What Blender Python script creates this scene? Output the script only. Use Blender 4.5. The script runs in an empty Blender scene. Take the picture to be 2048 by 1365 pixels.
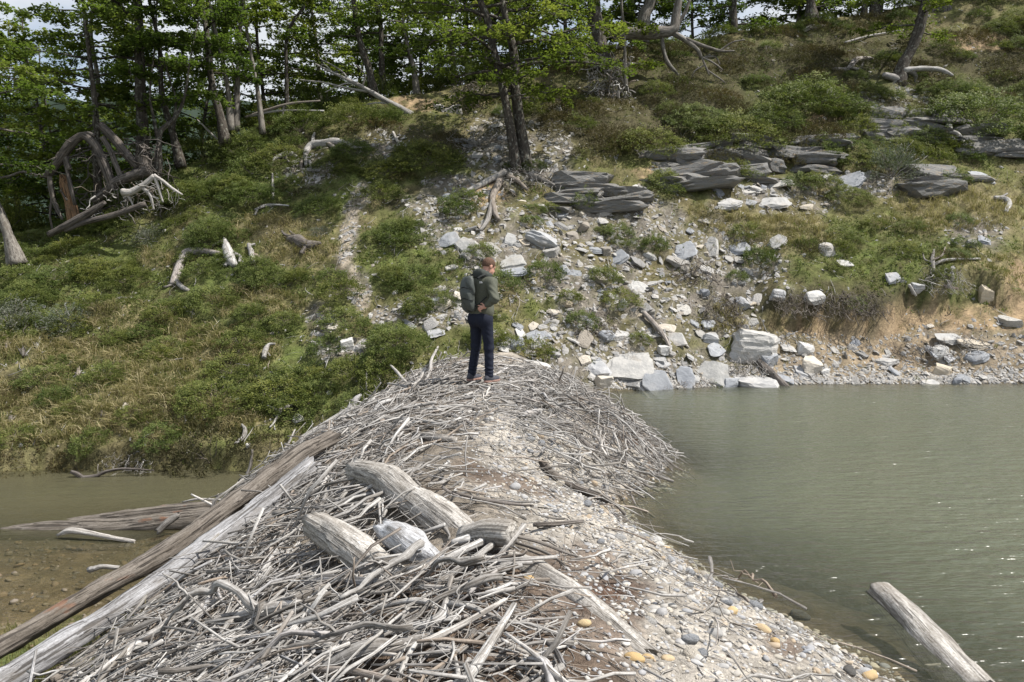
import bpy, bmesh, math, random
import numpy as np
from mathutils import Vector, Matrix

RS = np.random.RandomState(11)
random.seed(11)
scene = bpy.context.scene
COL = scene.collection

# ------------------------------------------------------------------ camera
CAM_Z = 2.6
FPX = 1550.0                       # focal length in pixels of the 2048 px wide photograph
PITCH = math.atan((682.5 - 520.0) / FPX)
cam_d = bpy.data.cameras.new('camera')
cam_d.sensor_width = 36.0
cam_d.lens = 36.0 * FPX / 2048.0
cam_d.clip_start = 0.05
cam_d.clip_end = 6000.0
cam = bpy.data.objects.new('camera', cam_d)
COL.objects.link(cam)
cam.location = (0, 0, CAM_Z)
cam.rotation_euler = (math.radians(90) - PITCH, 0, 0)
scene.camera = cam

# ------------------------------------------------------------------ sky and sun
SUN_EL, SUN_AZ = 57.0, 98.0        # azimuth measured clockwise from the viewing direction (+Y)
world = bpy.data.worlds.new('World')
scene.world = world
world.use_nodes = True
wn = world.node_tree
wn.nodes.clear()
w_out = wn.nodes.new('ShaderNodeOutputWorld')
w_bg = wn.nodes.new('ShaderNodeBackground')
w_bg.inputs['Strength'].default_value = 0.1
w_sky = wn.nodes.new('ShaderNodeTexSky')
w_sky.sky_type = 'NISHITA'
w_sky.sun_disc = False
w_sky.sun_elevation = math.radians(SUN_EL)
w_sky.sun_rotation = math.radians(SUN_AZ)
w_tc = wn.nodes.new('ShaderNodeTexCoord')
w_map = wn.nodes.new('ShaderNodeMapping')
w_map.inputs['Scale'].default_value = (1.0, 1.0, 2.2)
w_noise = wn.nodes.new('ShaderNodeTexNoise')
w_noise.inputs['Scale'].default_value = 1.9
w_noise.inputs['Detail'].default_value = 7.0
w_noise.inputs['Roughness'].default_value = 0.55
w_ramp = wn.nodes.new('ShaderNodeValToRGB')
w_ramp.color_ramp.elements[0].position = 0.40
w_ramp.color_ramp.elements[1].position = 0.56
w_mix = wn.nodes.new('ShaderNodeMixRGB')
w_mix.inputs['Color2'].default_value = (5.6, 5.9, 6.3, 1)
wn.links.new(w_tc.outputs['Generated'], w_map.inputs['Vector'])
wn.links.new(w_map.outputs[0], w_noise.inputs['Vector'])
wn.links.new(w_noise.outputs['Fac'], w_ramp.inputs[0])
wn.links.new(w_ramp.outputs[0], w_mix.inputs['Fac'])
wn.links.new(w_sky.outputs[0], w_mix.inputs['Color1'])
wn.links.new(w_mix.outputs[0], w_bg.inputs['Color'])
wn.links.new(w_bg.outputs[0], w_out.inputs['Surface'])

sun_d = bpy.data.lights.new('sun', 'SUN')
sun_d.energy = 5.0
sun_d.angle = math.radians(0.8)
sun_d.color = (1.0, 0.955, 0.89)
sun = bpy.data.objects.new('sun', sun_d)
COL.objects.link(sun)
_e, _a = math.radians(SUN_EL), math.radians(SUN_AZ)
sun_dir = Vector((math.cos(_e) * math.sin(_a), math.cos(_e) * math.cos(_a), math.sin(_e)))
sun.rotation_euler = sun_dir.to_track_quat('Z', 'Y').to_euler()
sun.location = (20, 0, 30)

vs = scene.view_settings
vs.view_transform = 'Standard'
vs.look = 'None'
vs.exposure = 0.5
vs.gamma = 1.0
vs.use_curve_mapping = False
try:
    scene.cycles.max_bounces = 4
    scene.cycles.transparent_max_bounces = 8
except Exception:
    pass

# ------------------------------------------------------------------ numeric noise
def _h(i, j, k, s):
    n = (i.astype(np.int64) * 374761393 + j.astype(np.int64) * 668265263 + k.astype(np.int64) * 2147483647 + s * 974634777) & 0xffffffff
    n = ((n ^ (n >> 13)) * 1274126177) & 0xffffffff
    n = ((n ^ (n >> 16)) * 2246822519) & 0xffffffff
    n = n ^ (n >> 15)
    return (n & 0xffffff) / float(0xffffff) * 2 - 1

def vnoise(x, y, z=0.0, s=0):
    x, y, z = np.broadcast_arrays(np.asarray(x, float), np.asarray(y, float), np.asarray(z, float))
    i, j, k = np.floor(x), np.floor(y), np.floor(z)
    u, v, w = x - i, y - j, z - k
    u, v, w = u * u * (3 - 2 * u), v * v * (3 - 2 * v), w * w * (3 - 2 * w)
    def L(a, b, t): return a + (b - a) * t
    c = [[[_h(i + a, j + b, k + d, s) for d in (0, 1)] for b in (0, 1)] for a in (0, 1)]
    return L(L(L(c[0][0][0], c[0][0][1], w), L(c[0][1][0], c[0][1][1], w), v),
             L(L(c[1][0][0], c[1][0][1], w), L(c[1][1][0], c[1][1][1], w), v), u)

def fbm(x, y, z=0.0, o=3, s=0):
    x, y, z = np.asarray(x, float), np.asarray(y, float), np.asarray(z, float)
    t, a, f = 0.0, 0.5, 1.0
    for q in range(o):
        t = t + a * vnoise(x * f, y * f, z * f, s + q * 17)
        a *= 0.5; f *= 2.03
    return t

def sstep(a, b, x):
    t = np.clip((x - a) / (b - a), 0, 1)
    return t * t * (3 - 2 * t)

# ------------------------------------------------------------------ pixel of the photograph <-> place
CP, SP = math.cos(PITCH), math.sin(PITCH)
def ray(px, py):
    s = (np.asarray(px, float) - 1024.0) / FPX
    t = (682.5 - np.asarray(py, float)) / FPX
    return s, CP + t * SP, -SP + t * CP

def at(px, py, D):
    """the point seen at a pixel, D metres in front of the photographer"""
    rx, ry, rz = ray(px, py)
    k = D / ry
    return np.stack([rx * k, ry * k + 0 * rx, CAM_Z + rz * k], -1)

def project(x, y, z):
    dz = z - CAM_Z
    f = y * CP - dz * SP
    u = y * SP + dz * CP
    f = np.where(np.abs(f) < 0.05, 0.05, f)
    return 1024 + FPX * x / f, 682.5 - FPX * u / f

# ------------------------------------------------------------------ lie of the land
def table(keys, vals, soft=45):
    g = np.arange(-900, 3000.0)
    v = np.interp(g, keys, vals)
    k = np.exp(-0.5 * (np.arange(-3 * soft, 3 * soft + 1) / soft) ** 2); k /= k.sum()
    vp = np.pad(v, 3 * soft, mode='edge')
    return g, np.convolve(vp, k, 'valid')

T_FOOT = table([-500, 0, 480, 650, 780, 900, 1050, 1180, 1300, 1560, 2048, 2600],
               [12.6, 13.1, 13.1, 13.4, 14.2, 14.9, 15.1, 15.1, 15.3, 16.0, 16.1, 15.5], 30)
T_ZF = table([-500, 0, 480, 600, 720, 850, 1000, 1150, 1250, 2600], [-1.1, -1.1, -1.1, -.9, -.3, .35, .55, .15, -.1, -.1], 30)
CREST = [(-500, 19.5, 600), (0, 21, 482), (150, 21.5, 455), (300, 22.5, 395), (400, 23, 340), (500, 24, 283), (600, 25, 247), (700, 25.5, 220),
         (800, 26, 203), (900, 26.5, 190), (1000, 27, 165), (1100, 27.5, 136), (1200, 28, 114), (1300, 28.5, 95), (1400, 29, 78), (1550, 30, 56),
         (1700, 31, 36), (1800, 31.5, 16), (1900, 32, -12), (2048, 33, -50), (2600, 36, -170)]
T_C = table([c[0] for c in CREST], [c[1] for c in CREST])
T_ZC = table([c[0] for c in CREST], [float(at(c[0], c[2], c[1])[2]) for c in CREST])

def hill_parts(x, y):
    yy = np.maximum(y, 2.0)
    px = 1024 + FPX * x / yy
    F = np.interp(px, *T_FOOT); C = np.interp(px, *T_C); zf = np.interp(px, *T_ZF); zc = np.interp(px, *T_ZC)
    return px, F, C, zf, zc

def hill(x, y, fine=True):
    x = np.asarray(x, float); y = np.asarray(y, float)
    px, F, C, zf, zc = hill_parts(x, y)
    s = y - F
    m = (zc - zf) / (C - F)
    e = np.maximum(y - C, 0)
    fall = np.interp(px, [0, 600, 1100], [.42, .30, .22])
    z = zf + m * np.minimum(s, C - F) + m * 0.35 * (1 - np.exp(-e / 0.35)) - fall * np.maximum(e - .3, 0) * (1 - np.exp(-e / 2.0))
    inside = sstep(0, .8, s) * (1 - 0.5 * sstep(-1, 1, y - C))
    # cut bank over the gravel beach on the far lake shore, and over the stream
    mr = sstep(1500, 1570, px) * (1 - sstep(1990, 2060, px))
    k0 = 1.5 + .25 * vnoise(x * 1.3, 3.1, 0, 5) + np.interp(px, [1500, 1700, 1950], [0.1, 0, .5])
    z = z + mr * .55 * (sstep(k0, k0 + .1, s) - sstep(k0 + .2, k0 + 3.5, s)) - mr * .12 * sstep(.1, k0, s) * (1 - sstep(k0, k0 + .1, s))
    ml = 1 - sstep(500, 620, px)
    z = z + ml * .42 * (sstep(0.0, .10, s + .2 * vnoise(x * 2.1, .7, 0, 8)) - sstep(.3, 3.4, s))
    z = z + inside * (.34 * fbm(x * .42, y * .42, 0, 2, 3) + .16 * fbm(x * 1.3, y * 1.3, 0, 2, 4))
    if fine:
        z = z + inside * (.10 * fbm(x * 4.2, y * 4.2, 0, 2, 6))
    return z

_wl = [(1180, 790), (1205, 803), (1240, 830), (1290, 880), (1342, 915), (1332, 938), (1272, 975), (1228, 1008), (1242, 1050), (1312, 1087),
       (1400, 1150), (1500, 1200), (1600, 1245), (1720, 1320), (1790, 1365)]
_wp = []
for _px, _py in _wl:
    rx, ry, rz = ray(_px, _py)
    k = -CAM_Z / rz
    _wp.append((ry * k, rx * k))
_wp += [(3.2, 2.55), (0, 2.7), (-4, 2.7)]
_wp.sort()
_wy, _wx = np.array(_wp).T

def crest_x(y):
    return np.interp(y, [-4, 3.4, 5.0, 6.5, 8, 11.6, 15], [.1, -.05, -.35, -.62, -.75, -.5, -.35])
def crest_z(y):
    return np.interp(y, [-4, 2, 5, 8, 10.4, 12.5, 15], [.85, .74, .76, .80, .76, .68, .72])

def log_line(y):
    return np.interp(y, [3.5, 5.5, 8.2, 9.5], [-4.9, -3.75, -2.2, -1.6])

def dam(x, y, fine=True):
    x = np.asarray(x, float); y = np.asarray(y, float)
    xc, zc = crest_x(y), crest_z(y)
    xw = np.interp(y, _wy, _wx)
    ur = np.maximum(x - xc, 0) / (xw - xc)
    steep = np.interp(y, [5, 7.2, 8.2, 12, 14], [1.3, 1.7, 2.6, 2.6, 1.7])
    zr = np.where(ur < 1, zc * (1 - np.minimum(ur, 1) ** steep), -np.minimum((ur - 1) * (xw - xc) * np.interp(y, [3, 7, 9, 12], [.30, .35, .7, .6]), 1.9))
    wl = np.interp(y, [0, 5, 8, 10.5, 13, 15], [4.0, 3.8, 3.35, 3.5, 3.3, 3.0])
    v = np.clip((xc - x) / wl, 0, 1)
    bed = np.interp(y, [4, 5.6, 6.8, 7.4, 8.6, 10, 11.5, 13], [-.85, -.9, -.9, -1.0, -1.09, -1.13, -1.40, -1.35])
    bed = bed + .05 * fbm(x * 1.1, y * 1.1, 0, 2, 21)
    zl = zc + (bed - zc) * (v ** np.interp(y, [5, 6.6, 8.2, 9.2, 10.5], [1.15, 1.2, 1.5, 2.0, 2.3]))
    zl = zl - .30 * sstep(0, .55, log_line(y) - x) * sstep(3.5, 5, y) * (1 - sstep(8.0, 9.0, y)) * sstep(-1.1, -.5, zl)
    z = np.where(x > xc, zr, zl)
    z = z + .09 * fbm(x * 1.1, y * 1.1, 0, 2, 31)
    if fine:
        z = z + .05 * fbm(x * 5, y * 5, 0, 2, 33)
    return z

def H(x, y, fine=False):
    return np.maximum(hill(x, y, fine), dam(x, y, fine))

def ground_at(px, py, fine=False):
    px = np.atleast_1d(np.asarray(px, float)); py = np.atleast_1d(np.asarray(py, float))
    rx, ry, rz = ray(px, py)
    def gap(yv):
        k = yv / ry[:, None]
        return CAM_Z + rz[:, None] * k - H(rx[:, None] * k, yv, fine)
    ar = np.arange(len(px))
    ys = np.concatenate([np.arange(2.6, 17, .2), np.arange(17, 50, .3)])
    yv = np.repeat(ys[None], len(px), 0)
    for it in range(2):
        d = gap(yv) <= 0
        ok = d.any(1)
        i = np.maximum(d.argmax(1), 1)
        y0, y1 = yv[ar, i - 1], yv[ar, i]
        yv = y0[:, None] + (y1 - y0)[:, None] * np.linspace(0, 1, 9)[None]
    hit = np.where(ok, (y0 + y1) / 2, np.nan)
    k = hit / ry
    return np.stack([rx * k, hit, CAM_Z + rz * k], -1)

def on_ground(px, py, lift=0.0):
    """ground point under a pixel, drawn a little toward the photographer so that it stands `lift` metres proud"""
    g = ground_at(px, py)
    if lift:
        c = np.array([0, 0, CAM_Z])
        d = g - c
        dist = np.linalg.norm(d, axis=-1, keepdims=True)
        g = c + d * (1 - lift / dist)
    return g

def slope_frame(x, y):
    e = .35
    nx = (H(x - e, y) - H(x + e, y)) / (2 * e)
    ny = (H(x, y - e) - H(x, y + e)) / (2 * e)
    n = np.stack([nx, ny, np.ones_like(nx)], -1)
    return n / np.linalg.norm(n, axis=-1, keepdims=True)

# ------------------------------------------------------------------ mesh helpers
def mk(name, V, Fs, attrs=None, smooth=True):
    V = np.asarray(V, np.float32)
    if not isinstance(Fs, (list, tuple)):
        Fs = [Fs]
    Fs = [np.asarray(f, np.int32) for f in Fs if len(f)]
    loops = np.concatenate([f.ravel() for f in Fs])
    tot = np.concatenate([np.full(len(f), f.shape[1], np.int32) for f in Fs])
    start = np.concatenate([[0], np.cumsum(tot)[:-1]]).astype(np.int32)
    me = bpy.data.meshes.new(name)
    me.vertices.add(len(V)); me.vertices.foreach_set('co', V.ravel())
    me.loops.add(len(loops)); me.loops.foreach_set('vertex_index', loops)
    me.polygons.add(len(tot)); me.polygons.foreach_set('loop_start', start)
    me.update(calc_edges=True)
    me.polygons.foreach_set('use_smooth', np.full(len(tot), bool(smooth)))
    for k, (ty, arr) in (attrs or {}).items():
        a = me.attributes.new(k, ty, 'POINT')
        arr = np.asarray(arr, np.float32)
        a.data.foreach_set({'FLOAT': 'value', 'FLOAT_VECTOR': 'vector', 'FLOAT_COLOR': 'color'}[ty], arr.ravel())
    return me

def obj(name, me, mat=None, parent=None, loc=None, rot=None, scale=None, **props):
    o = bpy.data.objects.new(name, me)
    COL.objects.link(o)
    if mat is not None and me is not None and not me.materials:
        me.materials.append(mat)
    if parent is not None:
        o.parent = parent
    if loc is not None: o.location = loc
    if rot is not None: o.rotation_euler = rot
    if scale is not None: o.scale = scale
    for k, v in props.items():
        o[k] = v
    return o

def thing(name, label, cat, loc=(0, 0, 0), group=None):
    o = obj(name, None, loc=loc, label=label, category=cat)
    if group: o['group'] = group
    return o

def nrm(a):
    return a / np.maximum(np.linalg.norm(a, axis=-1, keepdims=True), 1e-9)

def spline(P, n):
    """Catmull-Rom through control rows P, n samples"""
    P = np.asarray(P, float)
    if len(P) == 2:
        return P[0] + (P[1] - P[0]) * np.linspace(0, 1, n)[:, None]
    Q = np.vstack([2 * P[0] - P[1], P, 2 * P[-1] - P[-2]])
    t = np.linspace(0, len(P) - 1 - 1e-6, n)
    i = t.astype(int); f = (t - i)[:, None]
    a, b, c, d = Q[i], Q[i + 1], Q[i + 2], Q[i + 3]
    return .5 * ((2 * b) + (-a + c) * f + (2 * a - 5 * b + 4 * c - d) * f ** 2 + (-a + 3 * b - 3 * c + d) * f ** 3)

def tubes(P, Rr, k=6, tint=None, bumpy=0.0, seed=0, ridge=0.0, jag=0.0):
    """n tubes of s rings: P (n,s,3), Rr (n,s)"""
    P = np.asarray(P, float); Rr = np.asarray(Rr, float)
    n, s, _ = P.shape
    T = nrm(np.gradient(P, axis=1))
    d = nrm(P[:, -1] - P[:, 0])
    rr = np.random.RandomState(seed)
    if n == 1:
        q = P[0] - P[0].mean(0)
        ref = np.linalg.svd(q, full_matrices=True)[2][2][None]
    else:
        ref = nrm(np.cross(d, rr.normal(size=(n, 3))))
    U = ref[:, None, :] - (ref[:, None, :] * T).sum(-1, keepdims=True) * T
    U = nrm(U); W = np.cross(T, U)
    th = np.arange(k) / k * 2 * np.pi
    seg = np.concatenate([np.zeros((n, 1)), np.cumsum(np.linalg.norm(np.diff(P, axis=1), axis=-1), 1)], 1)
    rad = Rr[:, :, None] * np.ones(k)
    off = rr.uniform(0, 100, (n, 1, 1))
    if bumpy:
        f = 1.0 / np.maximum(Rr.mean(), .01) * .5
        rad = rad * (1 + bumpy * fbm(np.cos(th) * 1.4 + off, np.sin(th) * 1.4 + off * .3, seg[:, :, None] * f, 3, seed))
    if ridge:
        rad = rad * (1 + ridge * fbm(np.cos(th) * 4.5 + off, np.sin(th) * 4.5, seg[:, :, None] * 1.2 + off, 2, seed + 5))
    ring = P[:, :, None, :] + rad[..., None] * (np.cos(th)[:, None] * U[:, :, None, :] + np.sin(th)[:, None] * W[:, :, None, :])
    if jag:
        j = rr.uniform(0, jag, (n, k))
        ring[:, 0] -= T[:, 0, None, :] * j[..., None]
        ring[:, -1] += T[:, -1, None, :] * rr.uniform(0, jag, (n, k))[..., None]
    V = ring.reshape(n * s * k, 3)
    base = (np.arange(n) * s * k)[:, None, None]
    a = (np.arange(s - 1) * k)[None, :, None]
    c = np.arange(k)[None, None, :]
    c2 = (c + 1) % k
    Q = np.stack([base + a + c, base + a + c2, base + a + k + c2, base + a + k + c], -1).reshape(-1, 4)
    caps = np.concatenate([P[:, 0], P[:, -1]])
    nv = len(V)
    i0 = np.arange(n)[:, None]
    cc = np.arange(k)[None]
    b2 = (np.arange(n) * s * k)[:, None]
    t0 = np.stack([nv + i0 + 0 * cc, b2 + (cc + 1) % k, b2 + cc], -1).reshape(-1, 3)
    e2 = b2 + (s - 1) * k
    t1 = np.stack([nv + n + i0 + 0 * cc, e2 + cc, e2 + (cc + 1) % k], -1).reshape(-1, 3)
    V = np.concatenate([V, caps])
    rest = np.stack([rad * np.cos(th), rad * np.sin(th), seg[:, :, None] + 0 * th], -1).reshape(-1, 3)
    rest = np.concatenate([rest, np.stack([0 * seg[:, 0], 0 * seg[:, 0], seg[:, 0] - .003], -1), np.stack([0 * seg[:, 0], 0 * seg[:, 0], seg[:, -1] + .003], -1)])
    tint = rr.uniform(0, 1, n) if tint is None else np.asarray(tint, float)
    tv = np.concatenate([np.repeat(tint, s * k), tint, tint])
    end = np.concatenate([np.zeros(n * s * k), np.ones(2 * n)])
    return V, [Q, t0, t1], {'rest': ('FLOAT_VECTOR', rest), 'tint': ('FLOAT', tv), 'cut': ('FLOAT', end)}

def join(parts):
    Vs, Fd, At, o = [], {}, {}, 0
    for V, Fs, A in parts:
        Vs.append(V)
        for f in Fs:
            Fd.setdefault(f.shape[1], []).append(f + o)
        for k, (ty, a) in A.items():
            At.setdefault(k, (ty, []))[1].append(a)
        o += len(V)
    return np.concatenate(Vs), [np.concatenate(v) for v in Fd.values()], {k: (ty, np.concatenate(a)) for k, (ty, a) in At.items()}

def path_px(pts, D0, D1):
    """pixel way-points of a long thing whose ends are D0 and D1 metres away: perspective-true depths in between"""
    p = np.asarray(pts, float)
    L = np.concatenate([[0], np.cumsum(np.linalg.norm(np.diff(p[:, :2], axis=0), axis=1))]); L /= L[-1]
    D = 1 / (1 / D0 + (1 / D1 - 1 / D0) * L)
    return at(p[:, 0], p[:, 1], D), D

def one_tube(P, R, k=10, n=24, bumpy=.25, ridge=0.0, jag=0.0, seed=0):
    P = np.asarray(P, float); R = np.asarray(R, float)
    Q = spline(np.column_stack([P, R]), n)
    return tubes(Q[None, :, :3], np.maximum(Q[None, :, 3], .002), k, None, bumpy, seed, ridge, jag)

# ------------------------------------------------------------------ materials
class NT:
    def __init__(s, name):
        s.m = bpy.data.materials.new(name); s.m.use_nodes = True
        s.t = s.m.node_tree; s.t.nodes.clear()
        s.out = s.t.nodes.new('ShaderNodeOutputMaterial')
    def n(s, ty, **kw):
        q = s.t.nodes.new('ShaderNode' + ty)
        for k, v in kw.items():
            if k.startswith('_'): setattr(q, k[1:], v)
            else:
                key = k.replace('__', ' ')
                i = int(key[1:]) if key[0] == 'i' and key[1:].isdigit() else key
                if hasattr(v, 'links') or isinstance(v, bpy.types.NodeSocket): s.t.links.new(v, q.inputs[i])
                else: q.inputs[i].default_value = v
        return q
    def link(s, a, b): s.t.links.new(a, b)
    def attr(s, name): return s.n('Attribute', _attribute_name=name)
    def math(s, op, a, b=0.0, clamp=False):
        q = s.n('Math', _operation=op, _use_clamp=clamp)
        for i, v in enumerate((a, b)):
            if isinstance(v, bpy.types.NodeSocket): s.link(v, q.inputs[i])
            else: q.inputs[i].default_value = v
        return q.outputs[0]
    def ramp(s, fac, stops, interp='LINEAR'):
        q = s.n('ValToRGB'); cr = q.color_ramp; cr.interpolation = interp
        while len(cr.elements) < len(stops): cr.elements.new(.5)
        for e, (p, c) in zip(cr.elements, stops):
            e.position = p; e.color = (c[0], c[1], c[2], 1) if len(c) == 3 else c
        s.link(fac, q.inputs[0]); return q.outputs[0]
    def mix(s, f, a, b, mode='MIX'):
        q = s.n('MixRGB', _blend_type=mode)
        for i, v in enumerate((f, a, b)):
            if isinstance(v, bpy.types.NodeSocket): s.link(v, q.inputs[i])
            elif i == 0: q.inputs[0].default_value = v
            else: q.inputs[i].default_value = (v[0], v[1], v[2], 1)
        return q.outputs[0]
    def noise(s, vec, scale, detail=4, rough=.55):
        q = s.n('TexNoise', Scale=scale, Detail=detail, Roughness=rough)
        if vec is not None: s.link(vec, q.inputs['Vector'])
        return q.outputs['Fac']
    def scaled(s, vec, sc, off=None):
        q = s.n('VectorMath', _operation='MULTIPLY'); s.link(vec, q.inputs[0]); q.inputs[1].default_value = sc
        if off is None: return q.outputs[0]
        a = s.n('VectorMath', _operation='ADD'); s.link(q.outputs[0], a.inputs[0]); s.link(off, a.inputs[1]); return a.outputs[0]
    def rnd(s):
        """0..1, different for every object and every tinted piece"""
        a = s.attr('tint').outputs['Fac']; o = s.n('ObjectInfo').outputs['Random']
        return s.math('FRACT', s.math('ADD', a, o))
    def bump(s, h, strength=.5, dist=.02):
        return s.n('Bump', Height=h, Strength=strength, Distance=dist).outputs[0]
    def done(s, color, rough=.85, normal=None, spec=.3, shader=None):
        if shader is None:
            b = s.n('BsdfPrincipled')
            if isinstance(color, bpy.types.NodeSocket): s.link(color, b.inputs['Base Color'])
            else: b.inputs['Base Color'].default_value = (*color, 1)
            if isinstance(rough, bpy.types.NodeSocket): s.link(rough, b.inputs['Roughness'])
            else: b.inputs['Roughness'].default_value = rough
            b.inputs['Specular IOR Level'].default_value = spec
            if normal is not None: s.link(normal, b.inputs['Normal'])
            shader = b.outputs[0]
        s.link(shader, s.out.inputs['Surface'])
        return s.m

def wood(name, pal, crack=.6, grain=(38, 38, 2.0), bumpd=.012, rust=0.0, cutcol=None, lichen=0.0, spots=.35, speck=.35):
    s = NT(name)
    rest = s.attr('rest').outputs['Vector']
    r = s.rnd()
    off = s.math('MULTIPLY', r, 37.0)
    v = s.scaled(rest, grain, off)
    g = s.noise(v, 1.0, 3, .6)
    c = s.ramp(r, pal)
    dark = s.mix(1.0, c, (.42, .40, .38), 'MULTIPLY')
    col = s.mix(s.ramp(g, [(.30, (0, 0, 0)), (.62, (1, 1, 1))]), dark, c)
    gf = s.noise(s.scaled(rest, (150, 150, 7.0), off), 1.0, 2, .6)
    col = s.mix(1.0, col, s.ramp(gf, [(.32, (.66, .65, .63)), (.5, (1, 1, 1)), (.66, (1.22, 1.22, 1.22))]), 'MULTIPLY')
    gm = s.noise(s.scaled(rest, (70, 70, 60), off), 1.0, 2, .7)
    col = s.mix(speck, col, s.mix(1.0, col, s.ramp(gm, [(.36, (.45, .42, .38)), (.5, (1, 1, 1)), (.64, (1.3, 1.3, 1.3))]), 'MULTIPLY'))
    v2 = s.scaled(rest, (grain[0] * 1.3, grain[1] * 1.3, grain[2] * .45), off)
    g2 = s.noise(v2, 1.0, 2, .5)
    ck = s.ramp(g2, [(.395, (1, 1, 1)), (.43, (0, 0, 0))])
    col = s.mix(s.math('MULTIPLY', ck, crack), col, (.035, .03, .026))
    v3 = s.scaled(rest, (9, 9, 3.0), off)
    g3 = s.noise(v3, 1.0, 3, .6)
    col = s.mix(s.math('MULTIPLY', s.ramp(g3, [(.5, (0, 0, 0)), (.72, (1, 1, 1))]), spots), col, (.16, .135, .105))
    if rust:
        g4 = s.noise(s.scaled(rest, (5, 5, 2.2), off), 1.0, 3, .6)
        col = s.mix(s.math('MULTIPLY', s.ramp(g4, [(.64, (0, 0, 0)), (.70, (1, 1, 1))]), rust), col, (.24, .085, .03))
    if lichen:
        g5 = s.noise(s.scaled(rest, (14, 14, 10), off), 1.0, 3, .6)
        col = s.mix(s.math('MULTIPLY', s.ramp(g5, [(.56, (0, 0, 0)), (.62, (1, 1, 1))]), lichen), col, (.34, .34, .29))
    if cutcol:
        col = s.mix(s.attr('cut').outputs['Fac'], col, cutcol)
    h = s.math('ADD', s.math('SUBTRACT', g, s.math('MULTIPLY', ck, crack)), s.math('MULTIPLY', gf, .35))
    return s.done(col, .88, s.bump(h, .7, bumpd), .2)

GREY_PAL = [(0, (.30, .288, .275)), (.18, (.44, .43, .415)), (.34, (.18, .168, .155)), (.5, (.38, .37, .355)), (.66, (.52, .51, .495)), (.78, (.25, .24, .23)), (.9, (.29, .24, .195)), (1, (.42, .42, .43))]
M_STICK = wood('bleached_wood', [(p, tuple(min(.62, q * 1.12) for q in c)) for p, c in GREY_PAL], .5, (55, 55, 3.0), .004, spots=.45)
M_PALE = wood('pale_wood', [(0, (.50, .475, .445)), (.5, (.56, .535, .505)), (1, (.45, .44, .44))], .45, (55, 55, 3.0), .004, spots=.3)
M_LOG = wood('weathered_log_wood', [(0, (.19, .17, .148)), (.5, (.215, .19, .165)), (1, (.18, .16, .14))], .8, (34, 34, 2.6), .02, .4)
M_LOGB = wood('blue_grey_log_wood', [(0, (.33, .335, .35)), (.5, (.36, .36, .37)), (1, (.33, .33, .34))], .7, (30, 30, 2.2), .018, spots=.5)
M_PALELOG = wood('worn_pale_log_wood', [(0, (.43, .41, .385)), (.5, (.47, .45, .42)), (1, (.44, .42, .39))], .55, (24, 24, 2.6), .012, spots=.5, speck=.55)
M_WHITELOG = wood('bone_white_log_wood', [(0, (.50, .51, .53)), (1, (.52, .53, .55))], .3, (22, 22, 2.2), .008, spots=.35, speck=.4)
M_DARKWOOD = wood('dark_dead_wood', [(0, (.15, .135, .125)), (.5, (.20, .18, .165)), (1, (.13, .115, .105))], .8, (30, 30, 1.6), .02)
M_ORANGE = wood('rotten_orange_wood', [(0, (.40, .24, .14)), (1, (.42, .27, .17))], .8, (30, 30, 2.0), .02, spots=.6)
M_BARK = wood('beech_bark', [(0, (.075, .066, .057)), (.5, (.10, .088, .075)), (1, (.065, .056, .048))], .8, (22, 22, 5.0), .025, lichen=.45)
M_BARKP = wood('pale_bark', [(0, (.20, .185, .165)), (.5, (.26, .24, .215)), (1, (.17, .155, .14))], .6, (22, 22, 5.0), .02, lichen=.3)
M_ROOT = wood('fine_roots', [(0, (.11, .095, .08)), (.5, (.16, .14, .12)), (1, (.24, .22, .195))], .4, (40, 40, 3), .004)

def rock(name, pal, scale=1.0, strata=.5, stain=.4, bumpd=.04, bed=11):
    s = NT(name)
    tc = s.n('TexCoord').outputs['Object']
    r = s.rnd(); off = s.math('MULTIPLY', r, 53.0)
    v = s.scaled(tc, (2.2 * scale, 2.2 * scale, bed * scale), off)
    g = s.noise(v, 1.0, 4, .62)
    v2 = s.scaled(tc, (5 * scale,) * 3, off)
    g2 = s.noise(v2, 1.0, 4, .65)
    c = s.ramp(r, pal)
    col = s.mix(s.math('MULTIPLY', s.ramp(g, [(.35, (1, 1, 1)), (.58, (0, 0, 0))]), strata), c, s.mix(1.0, c, (.55, .57, .60), 'MULTIPLY'))
    col = s.mix(s.math('MULTIPLY', s.ramp(g2, [(.55, (0, 0, 0)), (.66, (1, 1, 1))]), .45), col, s.mix(1.0, c, (1.35, 1.33, 1.28), 'MULTIPLY'))
    g3 = s.noise(s.scaled(tc, (1.6 * scale,) * 3, off), 1.0, 2, .6)
    col = s.mix(s.math('MULTIPLY', s.ramp(g3, [(.56, (0, 0, 0)), (.7, (1, 1, 1))]), stain), col, (.26, .19, .11))
    h = s.math('ADD', g, s.math('MULTIPLY', g2, .6))
    return s.done(col, .82, s.bump(h, .8, bumpd), .3)

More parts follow.
